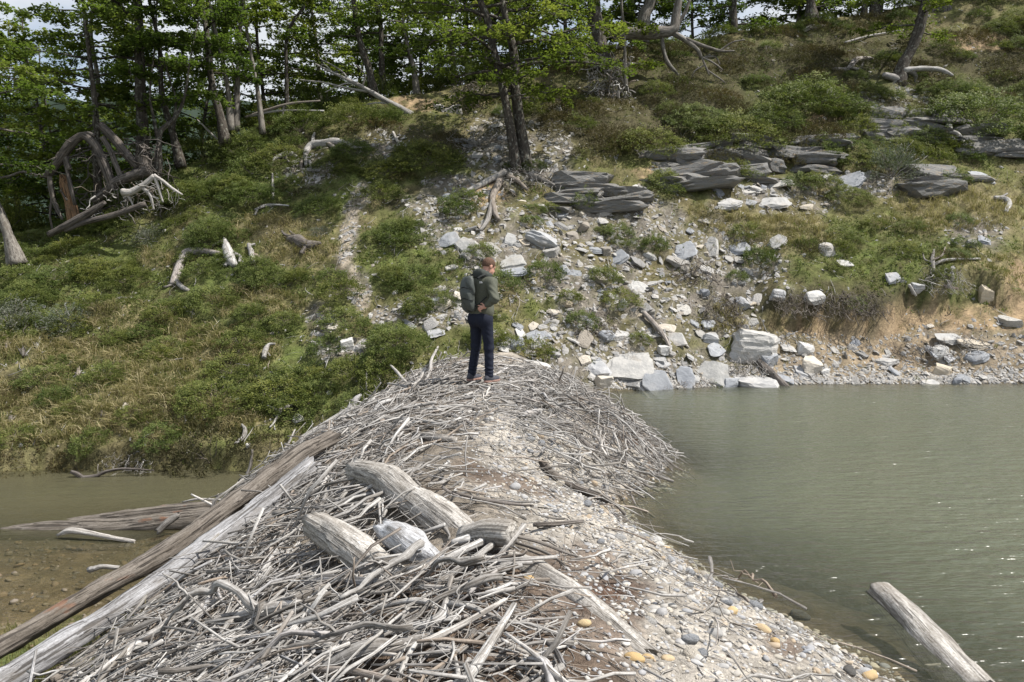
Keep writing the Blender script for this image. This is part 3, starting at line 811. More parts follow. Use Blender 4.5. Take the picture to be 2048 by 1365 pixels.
HAND = [
 ('pale forked stick shaped like an antler near the bottom centre', [(752, 1270, 18), (830, 1255, 22), (880, 1235, 22), (893, 1200, 12)], M_STICK, [[(880, 1240, 18), (915, 1238, 14), (912, 1228, 5)]]),
 ('long straight grey pole pointing at the bottom edge, right of the antler stick', [(1028, 1212, 13), (985, 1280, 20), (930, 1365, 24)], M_STICK, []),
 ('pale stick running under the antler stick towards the right', [(640, 1320, 10), (800, 1300, 16), (900, 1262, 15), (1010, 1200, 9)], M_PALE, []),
 ('thick pale stick leaning on the thick worn log', [(968, 1082, 16), (920, 1105, 16), (865, 1135, 18)], M_STICK, []),
 ('slim grey stick parallel to the thick pale one against the worn log', [(985, 1090, 14), (930, 1130, 14), (872, 1170, 16)], M_STICK, []),
 ('pale stick lying across the heap below the cut log', [(620, 1158, 16), (720, 1168, 15), (800, 1172, 14), (945, 1180, 12)], M_PALE, []),
 ('curved white branch sweeping left of the antler stick', [(735, 1225, 8), (800, 1205, 12), (850, 1203, 14), (870, 1215, 8)], M_PALE, []),
 ('white stick with a knobbly end low in the near heap', [(580, 1285, 12), (640, 1288, 16), (700, 1300, 14), (790, 1310, 7)], M_PALE, []),
 ('smooth pale branch slanting above the knobbly white stick', [(410, 1268, 14), (480, 1254, 16), (560, 1240, 14), (612, 1218, 10)], M_PALE, []),
 ('thick split white chunk lying in the near heap', [(440, 1245, 26), (520, 1225, 30), (590, 1212, 28), (625, 1220, 12)], M_PALE, []),
 ('blue-grey round stick end among the left heap', [(395, 1235, 22), (420, 1195, 24), (440, 1160, 22)], M_LOGB, []),
 ('bent thick grey branch standing out beside the lower leaning log', [(415, 1085, 14), (440, 1105, 20), (470, 1125, 24), (488, 1152, 26)], M_STICK, []),
 ('long thin rod slanting up the heap to the right of the leaning logs', [(490, 1150, 9), (540, 1100, 9), (600, 1030, 8), (652, 965, 6)], M_STICK, []),
 ('second thin rod beside the first, right of the leaning logs', [(510, 1165, 10), (560, 1095, 10), (585, 1070, 9), (610, 1055, 7)], M_STICK, []),
 ('upright grey splinter at the bottom edge left of centre', [(530, 1345, 20), (545, 1290, 18), (555, 1255, 12)], M_STICK, []),
 ('blue-grey splinter at the bottom left of the heap', [(458, 1310, 12), (480, 1345, 18), (500, 1380, 18)], M_LOGB, []),
 ('curved white root at the bottom edge right of centre', [(1060, 1320, 16), (1085, 1325, 22), (1100, 1350, 24), (1105, 1380, 22)], M_PALE, []),
 ('white stick forking near the bottom right of the heap', [(1005, 1280, 7), (1050, 1305, 10), (1090, 1310, 11), (1120, 1315, 7)], M_PALE, []),
 ('blue-grey hooked stick end on the gravel at bottom right', [(1085, 1280, 7), (1110, 1300, 11), (1125, 1330, 14)], M_LOGB, []),
 ('dark slanting branch at the left of the heap', [(300, 1205, 7), (380, 1195, 8), (470, 1168, 9), (488, 1160, 7)], M_DARKWOOD, []),
 ('blue-grey stub in the sticks below the cut log', [(620, 1165, 22), (660, 1160, 24), (700, 1162, 20), (790, 1172, 24)], M_LOGB, []),
 ('reddish broken slab of wood at the centre of the heap', [(540, 1230, 30), (610, 1195, 36), (660, 1175, 26)], M_PALELOG, []),
 ('big grey bent limb in front of the person on the dam', [(728, 822, 12), (760, 838, 16), (800, 840, 12), (860, 845, 9), (930, 862, 6)], M_STICK, []),
 ('long white stick across the dam in front of the person', [(850, 800, 7), (880, 822, 8), (925, 838, 9), (945, 848, 6)], M_PALE, []),
 ('pale bone-like stick right of centre on the dam', [(1040, 830, 10), (1065, 826, 14), (1085, 820, 7)], M_PALE, []),
 ('stout brown log end lying in the mid dam', [(830, 868, 12), (870, 876, 17), (910, 880, 13)], M_PALELOG, []),
 ('white slim stick right behind the person pointing up right', [(985, 752, 5), (1000, 745, 6), (1016, 736, 4)], M_PALE, []),
 ('thick fallen branch at the shore of the small bay', [(1085, 925, 16), (1110, 955, 20), (1150, 975, 17), (1215, 1000, 15)], M_DARKWOOD, [[(1100, 945, 10), (1090, 960, 12), (1110, 980, 8)]]),
 ('long thin dark branch on the gravel beside the worn log', [(905, 985, 6), (970, 1000, 8), (1040, 1010, 6), (1065, 1012, 4)], M_DARKWOOD, []),
 ('reddish brown stick lying on the gravel', [(1070, 1050, 9), (1110, 1048, 10), (1165, 1043, 8)], M_DARKWOOD, []),
 ('pale twig bundle stick reaching from the worn log over the gravel', [(1020, 1070, 7), (1080, 1085, 8), (1130, 1105, 6), (1160, 1115, 4)], M_STICK, []),
 ('second stick reaching from the worn log over the gravel', [(1030, 1085, 7), (1090, 1105, 7), (1130, 1130, 4)], M_STICK, []),
 ('pale branch leaning up beside the person, left side', [(846, 770, 5), (860, 745, 7), (863, 720, 6), (876, 694, 4)], M_PALE, []),
 ('bare forked twig standing at the left edge of the dam', [(733, 780, 3), (733, 750, 4), (736, 728, 2)], M_PALE, []),
 ('pale branch stretching to the shrubs at the left edge of the dam', [(780, 730, 4), (795, 745, 6), (812, 765, 6), (828, 772, 4)], M_PALE, []),
 ('long thin pale stick rising from the sticks by the upper log', [(545, 935, 4), (575, 890, 5), (590, 860, 3)], M_PALE, []),
 ('upright stick beside the top of the upper log', [(486, 965, 8), (500, 935, 7), (505, 900, 4)], M_STICK, []),
 ('dark broad old log end between the upper log and the sticks', [(560, 920, 26), (610, 895, 36), (650, 880, 34)], M_DARKWOOD, []),
 ('thin pole lying along the left edge of the dam', [(600, 880, 12), (650, 850, 14), (705, 815, 10)], M_STICK, []),
 ('pale gnarled root end on the left edge of the dam', [(690, 840, 7), (700, 815, 11), (712, 800, 13), (722, 790, 6)], M_STICK, []),
 ('white curved stick on the middle dam', [(640, 885, 6), (670, 905, 7), (700, 900, 6)], M_PALE, []),
 ('twisted branch at the water edge of the mound', [(1150, 870, 8), (1180, 895, 9), (1215, 915, 8), (1250, 925, 6)], M_DARKWOOD, []),
 ('short stout chunk with a pale end below the white log stub', [(905, 1085, 12), (935, 1078, 18), (960, 1070, 14)], M_STICK, []),
 ('grey pole crossing the bottom of the heap', [(560, 1350, 14), (680, 1340, 16), (800, 1365, 14)], M_STICK, []),
 ('weathered board-like piece at the bottom centre', [(640, 1345, 26), (720, 1300, 34), (800, 1290, 28), (850, 1275, 16)], M_STICK, []),
]
for i, (lab, pts, m, fk) in enumerate(HAND):
    px_stick(lab, pts, m, .19, 300 + i, fk)

# loose sticks: prototypes lying along +X
def stick_proto(i, L, r, crook, forks):
    rr = np.random.RandomState(500 + i)
    s = 11
    t = np.linspace(-.5, .5, s)
    P = np.zeros((s, 3)); P[:, 0] = t * L
    w = np.cumsum(rr.normal(size=(s, 2)), 0); w -= np.linspace(0, 1, s)[:, None] * (w[-1] - w[0]) + w[0]
    P[:, 1:] = w * crook * L * .022
    P[:, 1] += crook * L * .12 * (1 - (2 * t) ** 2) * rr.uniform(-1, 1)
    R = r * (1 - .55 * (t + .5)) * (1 + .15 * rr.normal(size=s))
    Qs = spline(np.column_stack([P, R]), 20)
    parts = [tubes(Qs[None, :, :3], np.maximum(Qs[None, :, 3], .003), 8, None, .2, 600 + i, .1, .012)]
    for f in range(forks):
        j = rr.randint(3, 8)
        d = np.array([rr.uniform(.3, 1), rr.uniform(-1, 1), rr.uniform(-.6, .8)]); d /= np.linalg.norm(d)
        l2 = L * rr.uniform(.18, .35)
        q = np.linspace(0, 1, 6)[:, None]
        Q = P[j] + d * l2 * q + rr.normal(size=(6, 3)) * .012 * q
        parts.append(tubes(Q[None], (R[j] * .65 * (1 - .6 * q[:, 0]))[None], 6, None, .15, 700 + i * 5 + f, .1, .008))
    V, Fs, A = join(parts)
    A['tint'] = ('FLOAT', np.zeros(len(V)))
    return mk('driftwood_stick', V, Fs, A), L, forks, crook

PROTO = []
for i in range(36):
    r = RS.uniform(.005, .013) if i % 3 else RS.uniform(.012, .024)
    PROTO.append(stick_proto(i, RS.uniform(.45, 1.25), r, RS.choice([.4, 1.0, 1.8]), RS.choice([0, 0, 1, 2])))
for p in PROTO: p[0].materials.append(M_STICK)
PALEPROTO = []
for p in PROTO[:12]:
    m2 = p[0].copy(); m2.materials.clear(); m2.materials.append(M_PALE); PALEPROTO.append((m2,) + p[1:])

def stick_density(x, y):
    xc = crest_x(y); xw = np.interp(y, _wy, _wx); ur = (x - xc) / (xw - xc); ul = (xc - x) / 3.5
    d = np.where(x < xc, 1 - sstep(.82, 1.05, ul), 0)
    d = d * (1 - .9 * sstep(6, 6.6, y) * (1 - sstep(8.4, 9, y)) * (1 - sstep(.04, .16, ul)))
    sh = np.interp(y, [3, 5, 6.2, 8.4], [.08, .06, -.06, -.06])
    near = (1 - sstep(sh - .05, sh + .12, ur)) * .96 + .04
    far = np.where(ur < 1.05, 1.0, 0)
    path = np.interp(y, [6.6, 7.6, 8.6, 9.4], [0, .1, .6, 1])
    d = np.where(x >= xc, near * (1 - path) + far * path, d)
    d = np.where(ur > 1.05, 0, d)
    d = d * (1 - .85 * np.exp(-(((x + .25) / .5) ** 2 + ((y - 8.2) / 1.1) ** 2)))      # bare gravel saddle
    d = d * np.where(ul > 1.0, 0, 1)
    d = d * np.where((y > 3.5) & (y < 8.3) & (x < log_line(y) + .45), 0.03, 1)
    for ax, ay, bx, by, w in ((-1.38, 5.5, -.64, 4.75, .17), (-.85, 5.25, -.41, 4.75, .14), (-1.3, 6.55, .67, 3.88, .17)):
        t = np.clip(((x - ax) * (bx - ax) + (y - ay) * (by - ay)) / ((bx - ax) ** 2 + (by - ay) ** 2), 0, 1)
        d = d * np.where(np.hypot(x - ax - t * (bx - ax), y - ay - t * (by - ay)) < w, .10, 1)
    return d

def stick_dir(n, x, y, rr):
    base = np.where(x < crest_x(y) - .3, math.radians(215), math.radians(200))
    a = base + rr.normal(size=n) * np.where(rr.uniform(size=n) < .55, .6, 2.0)
    far = y > 9
    a = np.where(far & (x > crest_x(y) + .7), math.radians(-38) + rr.normal(size=n) * 1.0, a)
    return a

def place_sticks(n, lo, hi, seed, ymin=2.3, ymax=14.8, near=1.0):
    rr = np.random.RandomState(seed)
    out = []
    got = 0
    while got < n:
        m = n * 4
        y = ymin + (ymax - ymin) * rr.uniform(size=m) ** near; x = rr.uniform(-4.2, 2.2, m)
        ok = (rr.uniform(size=m) < stick_density(x, y)) & (H(x, y) < dam(x, y, False) + .02)
        x, y = x[ok], y[ok]
        L = rr.uniform(lo, hi, len(x)) * (1 - .35 * sstep(8, 13, y))
        a = stick_dir(len(x), x, y, rr)
        dx, dy = np.cos(a) * L / 2, np.sin(a) * L / 2
        z1, z2, zm = dam(x - dx, y - dy, False), dam(x + dx, y + dy, False), dam(x, y, False)
        lift = rr.uniform(.0, .10, len(x)) + .22 * np.maximum(0, fbm(x * 1.6, y * 1.6, 0, 2, 57)) * rr.uniform(.2, 1, len(x))
        flat = sstep(8.3, 9.3, y) * np.exp(-((x - crest_x(y) - .25) / .85) ** 4)
        lift = lift * (1 - .72 * flat)
        tip = rr.normal(size=len(x)) * np.where(rr.uniform(size=len(x)) < .12, .13, .04) * (1 - .7 * flat)
        P1 = np.stack([x - dx, y - dy, np.maximum(z1, zm - .12 * L) + lift - tip], -1)
        P2 = np.stack([x + dx, y + dy, np.maximum(z2, zm - .12 * L) + lift + tip], -1)
        out.append(np.stack([P1, P2], 1)); got += len(x)
    return np.concatenate(out)[:n]

E = place_sticks(255, .5, 1.2, 900, near=1.25)
for i, (a, b) in enumerate(E):
    rr = random.random()
    me, L, fk, cr = (random.choice(PALEPROTO) if rr < .22 else random.choice(PROTO))
    pale = rr < .22
    d = Vector(b - a); ln = d.length
    sc = min(max(ln / L, .6), 1.35)
    q = d.to_track_quat('X', 'Z')
    M = Matrix.Translation(Vector((a + b) / 2) + Vector((0, 0, .035))) @ q.to_matrix().to_4x4() @ Matrix.Rotation(random.uniform(0, 6.28), 4, 'X') @ Matrix.Scale(sc, 4)
    ym = (a[1] + b[1]) / 2
    where = beside((a + b) / 2, LM_DAM)
    lab = ('pale ' if pale else 'grey ') + ('forked' if fk else ('crooked' if cr > 1.2 else 'straight')) + ' stick ' + where
    o = obj('driftwood_stick', me, label=lab, category='stick', group='driftwood sticks on the dam')
    o.matrix_basis = M

def stick_mass(E, s, k, r0, r1, crook, seed):
    rr = np.random.RandomState(seed); n = len(E)
    t = np.linspace(0, 1, s)[None, :, None]
    P = E[:, :1] + (E[:, 1:] - E[:, :1]) * t
    L = np.linalg.norm(E[:, 1] - E[:, 0], axis=-1)[:, None, None]
    w = rr.normal(size=(n, s, 3)) * np.array([1, 1, .5]); w[:, 0] = 0; w[:, -1] *= .3; w *= .55
    P = P + w * crook * L * .035 + np.sin(t * np.pi) * rr.normal(size=(n, 1, 3)) * np.array([1, 1, .35]) * L * .06 * crook
    R = rr.uniform(0, 1, (n, 1)) ** 2.2 * (r1 - r0) + r0
    R = R * (1 - .55 * t[..., 0]) * (1 + .12 * rr.normal(size=(n, s)))
    return tubes(P, np.maximum(R, .0015), k, None, 0, seed)

E1 = place_sticks(7200, .22, .85, 901, near=1.15)
V, Fs, A = stick_mass(E1, 5, 5, .0035, .018, 1.4, 902)
obj('driftwood', mk('driftwood', V, Fs, A), M_STICK, kind='stuff', label='dense tangle of small bleached sticks making up the dam', category='driftwood')
E2 = place_sticks(6200, .05, .26, 903, near=1.3)
E2[:, :, 2] -= .03
V, Fs, A = stick_mass(E2, 4, 3, .002, .007, 1.5, 904)
# bark chips and twigs lying on the gravel
rr = np.random.RandomState(905)
n = 2600
y = 2.6 + 6.2 * rr.uniform(size=n) ** 1.2; ur = rr.uniform(.0, .98, n); x = crest_x(y) + ur * (np.interp(y, _wy, _wx) - crest_x(y))
a = rr.normal(size=n) * .6 + math.radians(-25); L = rr.uniform(.04, .28, n) * rr.uniform(.3, 1, n)
q = np.stack([np.cos(a) * L / 2, np.sin(a) * L / 2], -1)
E3 = np.stack([np.column_stack([x - q[:, 0], y - q[:, 1], dam(x - q[:, 0], y - q[:, 1]) + .006]), np.column_stack([x + q[:, 0], y + q[:, 1], dam(x + q[:, 0], y + q[:, 1]) + .008])], 1)
obj('twigs', mk('twigs', *join([(V, Fs, A), stick_mass(E3, 4, 3, .0015, .007, 1.4, 906)])), M_STICK, kind='stuff', label='litter of broken twigs and bark chips over the dam', category='twigs')

# ------------------------------------------------------------------ pebbles
def ico(sub):
    bm = bmesh.new(); bmesh.ops.create_icosphere(bm, subdivisions=sub, radius=1.0)
    V = np.array([v.co for v in bm.verts]); F = np.array([[v.index for v in f.verts] for f in bm.faces]); bm.free()
    return V, F
ICO1, ICO2, ICO3, ICO4 = ico(1), ico(2), ico(3), ico(4)

def rand_rot(n, rr):
    q = rr.normal(size=(n, 4)); q /= np.linalg.norm(q, axis=1, keepdims=True)
    w, x, y, z = q.T
    return np.stack([1 - 2 * (y * y + z * z), 2 * (x * y - z * w), 2 * (x * z + y * w), 2 * (x * y + z * w), 1 - 2 * (x * x + z * z), 2 * (y * z - x * w),
                     2 * (x * z - y * w), 2 * (y * z + x * w), 1 - 2 * (x * x + y * y)], -1).reshape(n, 3, 3)

def yaw_tilt(n, rr, normal, tilt=.25):
    up = nrm(normal + rr.normal(size=(n, 3)) * tilt)
    a = rr.uniform(0, 2 * np.pi, n); f = np.stack([np.cos(a), np.sin(a), 0 * a], -1)
    X = nrm(np.cross(f, up)); Yv = np.cross(up, X)
    return np.stack([X, Yv, up], -1)

def pebble_mass(P, size, normal, base, seed, flat=.55, angular=0.0, tilt=.3):
    rr = np.random.RandomState(seed); n = len(P)
    bV, bF = base
    Rm = yaw_tilt(n, rr, normal, tilt)
    sc = np.stack([rr.uniform(.8, 1.25, n), rr.uniform(.55, 1.0, n), rr.uniform(.5, 1.0, n) * flat], -1) * size[:, None]
    loc = np.repeat(bV[None], n, 0)
    j = rr.normal(size=(n, len(bV), 1)) * (.10 + angular)
    loc = loc * (1 + j)
    V = np.einsum('nij,nvj->nvi', Rm, loc * sc[:, None]) + P[:, None]
    F = (bF[None] + (np.arange(n) * len(bV))[:, None, None]).reshape(-1, 3)
    return V.reshape(-1, 3), [F], {'tint': ('FLOAT', np.repeat(rr.uniform(0, 1, n), len(bV)))}

def gravel_points(n, seed, ymin=2.5, ymax=9.2, umin=.12, umax=1.12):
    rr = np.random.RandomState(seed)
    y = ymin + (ymax - ymin) * rr.uniform(size=n) ** 1.25
    u = umin + (umax - umin) * rr.uniform(size=n) ** .8
    x = crest_x(y) + u * (np.interp(y, _wy, _wx) - crest_x(y))
    return np.column_stack([x, y, dam(x, y)]), rr
P, rr = gravel_points(8200, 910)
s1 = pebble_mass(P, rr.uniform(.006, .022, len(P)), np.tile([0, 0, 1.], (len(P), 1)), ICO1, 911)
P, rr = gravel_points(1200, 912, umin=.25)
s2 = pebble_mass(P, rr.uniform(.016, .036, len(P)), np.tile([0, 0, 1.], (len(P), 1)), ICO2, 913)
P, rr = gravel_points(1500, 922, ymin=8.6, ymax=14.5, umin=.0, umax=1.1)
s3 = pebble_mass(P, rr.uniform(.015, .05, len(P)), np.tile([0, 0, 1.], (len(P), 1)), ICO1, 923)
obj('gravel', mk('gravel', *join([s1, s2, s3])), M_PEBBLE, kind='stuff', label='grey and cream river gravel on the lake side of the dam', category='gravel')
rr = np.random.RandomState(915)
x = rr.uniform(-12, -2.6, 2600); y = rr.uniform(6.8, 11.2, 2600); z = dam(x, y); ok = (z < -.80)
P = np.column_stack([x, y, z])[ok]
s1 = pebble_mass(P, rr.uniform(.02, .075, len(P)) * rr.uniform(.4, 1, len(P)), np.tile([0, 0, 1.], (len(P), 1)), ICO1, 916)
obj('streambed_stones', mk('streambed_stones', *s1), M_BED, kind='stuff', label='brown and ochre stones on the shallow stream bed', category='stones')

# single cobbles on the gravel
cob = []
for i in range(10):
    rr = np.random.RandomState(920 + i)
    v, f = ICO3
    w = v * (1 + .28 * fbm(v[:, :1] * 1.1 + i * 7, v[:, 1:2] * 1.1, v[:, 2:] * 1.1, 3, i)) * np.array([1.15, .85, .62])
    cob.append((w, f))
COBM = {}
def cobble(i, mat):
    if (i, mat.name) not in COBM:
        COBM[(i, mat.name)] = mk('cobble', cob[i][0], cob[i][1]); COBM[(i, mat.name)].materials.append(mat)
    return COBM[(i, mat.name)]
COB = [(1270, 1322, 42, M_OCHRE, 'big yellow-ochre cobble at the bottom of the gravel'), (1335, 1322, 34, M_OCHRE, 'flat tan cobble right of the big ochre one'), (1297, 1318, 26, M_OCHRE, 'small tan stone touching the big ochre cobble'),
       (1300, 1246, 30, M_PALESTONE, 'white cobble on the gravel beside the worn log end'), (1370, 1270, 30, M_PALESTONE, 'pale flat cobble at mid gravel'), (1168, 1250, 28, M_OCHRE, 'mustard yellow stone wedged beside the worn log'),
       (1058, 1160, 26, M_OCHRE, 'ochre stone half buried left of the worn log'), (1465, 1225, 28, M_OCHRE, 'tan cobble near the waterline'), (1525, 1262, 34, M_OCHRE, 'yellow cobble on the gravel above the waterline'),
       (1550, 1285, 22, M_OCHRE, 'small amber cobble under the yellow one'), (1430, 1228, 30, M_PALESTONE, 'pale double cobble left of the tan one'), (1510, 1215, 34, M_BLUESTONE, 'blue-grey cobble near the waterline'),
       (1600, 1235, 40, M_LEDGE, 'black wet stone at the water edge'), (1405, 1310, 30, M_BLUESTONE, 'blue-grey flat cobble low on the gravel'), (1740, 1355, 36, M_OCHRE, 'wet amber stone at the lower right water edge'), (1335, 1102, 22, M_OCHRE, 'orange cobble on the waterline'),
       (1180, 1158, 18, M_BLUESTONE, 'small white-blue stone beside the brown litter patch'), (862, 1260, 36, M_OCHRE, 'rusty orange stone beneath the antler stick'), (958, 738, 20, M_CREAM, 'tan rounded stone between the feet of the person'),
       (1205, 828, 24, M_CREAM, 'yellow stone at the tip of the mound by the water'), (1110, 1025, 16, M_BLUESTONE, 'small blue-grey cobble on the upper gravel'), (1650, 1330, 30, M_PALESTONE, 'pale wet cobble near the floating log'),
       (1700, 1345, 30, M_LEDGE, 'dark cobble in the wet shingle near the bottom')]
for i, (px, py, w, m, lab) in enumerate(COB):
    g = on_ground(px, py)[0]
    r = w * g[1] / FPX / 2.2
    obj('cobble', cobble(i % 10, m), loc=(g[0], g[1], g[2] + r * .25), rot=(random.uniform(-.2, .2), random.uniform(-.2, .2), random.uniform(0, 6)), scale=(r, r, r), label=lab, category='stone', group='cobbles on the gravel')
P, rr = gravel_points(170, 930, umin=.3, umax=1.05, ymax=8.4)
for i, p in enumerate(P):
    r = rr.uniform(.022, .05)
    obj('cobble', cobble(rr.randint(10), [M_PALESTONE, M_PEBBLE, M_PEBBLE, M_CREAM, M_BLUESTONE][rr.randint(5)]), loc=(p[0], p[1], p[2] + r * .2), rot=(rr.uniform(-.3, .3), rr.uniform(-.3, .3), rr.uniform(0, 6)),
        scale=(r, r, r), label='small rounded cobble on the gravel ' + beside(p, LM_DAM), category='stone', group='cobbles on the gravel')

# ------------------------------------------------------------------ stones of the hillside
def clip_rock(seed, dims, planes=14, base=None, strata=.05, rough=.07, box=.62):
    """angular stone: ball cut by random planes, with bedding steps"""
    rr = np.random.RandomState(seed)
    v, f = base or ICO3
    v = v.copy() * 1.25
    N = nrm(rr.normal(size=(planes, 3)) * np.array([1, 1, .55]))
    N = np.vstack([N, [[0, 0, 1], [0, 0, -1], [1, .1, 0], [-1, .15, 0], [.1, 1, .1], [-.1, -1, .1]]])
    N = nrm(N + rr.normal(size=N.shape) * .12)
    d = rr.uniform(box, 1.0, len(N)); d[planes:] = rr.uniform(box, box + .2, 6)
    for n_, q in zip(N, d):
        e = np.maximum(v @ n_ - q, 0)
        v = v - e[:, None] * n_
    if strata:
        lay = np.floor(v[:, 2] * 5.5 + rr.uniform() + .5 * vnoise(v[:, 0] * 1.5, v[:, 1] * 1.5, 0, seed))
        k = 1 + strata * vnoise(lay * 3.7, lay * 1.3 + seed, 0, seed)
        v[:, :2] *= k[:, None]
    v = v * (1 + rough * fbm(v[:, :1] * 3 + seed, v[:, 1:2] * 3, v[:, 2:] * 3, 3, seed))
    return v * np.asarray(dims) , f

SLAB = []; BLOCK = []
for i in range(12):
    rr = np.random.RandomState(40 + i)
    SLAB.append(clip_rock(1000 + i, (rr.uniform(.9, 1.3), rr.uniform(.6, .95), rr.uniform(.14, .26)), 10, ICO3, .06))
    BLOCK.append(clip_rock(1100 + i, (rr.uniform(.9, 1.2), rr.uniform(.7, 1.0), rr.uniform(.5, .8)), 12, ICO3, .05))
ROCKM = {}
def rock_mesh(kind, i, mat):
    key = (kind, i, mat.name)
    if key not in ROCKM:
        v, f = (SLAB if kind == 'slab' else BLOCK)[i]
        ROCKM[key] = mk('stone', v, f, smooth=False); ROCKM[key].materials.append(mat)
    return ROCKM[key]

def frame_matrix(p, n, yaw, tilt=(0, 0)):
    n = Vector(n).normalized()
    x = Vector((1, 0, 0)); x = (x - n * x.dot(n)).normalized(); y = n.cross(x)
    M = Matrix((x, y, n)).transposed().to_4x4()
    return Matrix.Translation(Vector(p)) @ M @ Matrix.Rotation(tilt[0], 4, 'X') @ Matrix.Rotation(tilt[1], 4, 'Y') @ Matrix.Rotation(yaw, 4, 'Z')

def big_rock(label, px, py, w, h, mat, kind='block', seed=0, yaw=0.0, tilt=(0, 0), sink=.36, name='boulder', cat='rock', lean=.5):
    g = on_ground(px, py + h * .35)[0]
    if np.isnan(g).any(): return
    k = g[1] / FPX
    n = slope_frame(np.array([g[0]]), np.array([g[1]]))[0]
    if kind == 'slab':
        dims = (w * k * .56, h * k * .95, h * k * .26); up = nrm(n * lean + np.array([0, -.15, 1 - lean]))
    else:
        dims = (w * k * .60, w * k * .45, h * k * .62); up = nrm(n * .25 + np.array([0, 0, .75]))
    v, f = clip_rock(seed, dims, 12, ICO4 if w > 48 else ICO3, .07 if kind == 'block' else .10, .09, .66)
    me = mk(name, v, f, smooth=False); me.materials.append(mat)
    o = obj(name, me, label=label, category=cat)
    o.matrix_basis = frame_matrix(g + up * dims[2] * (1 - sink * 2) * .6, up, yaw, tilt)
    return o

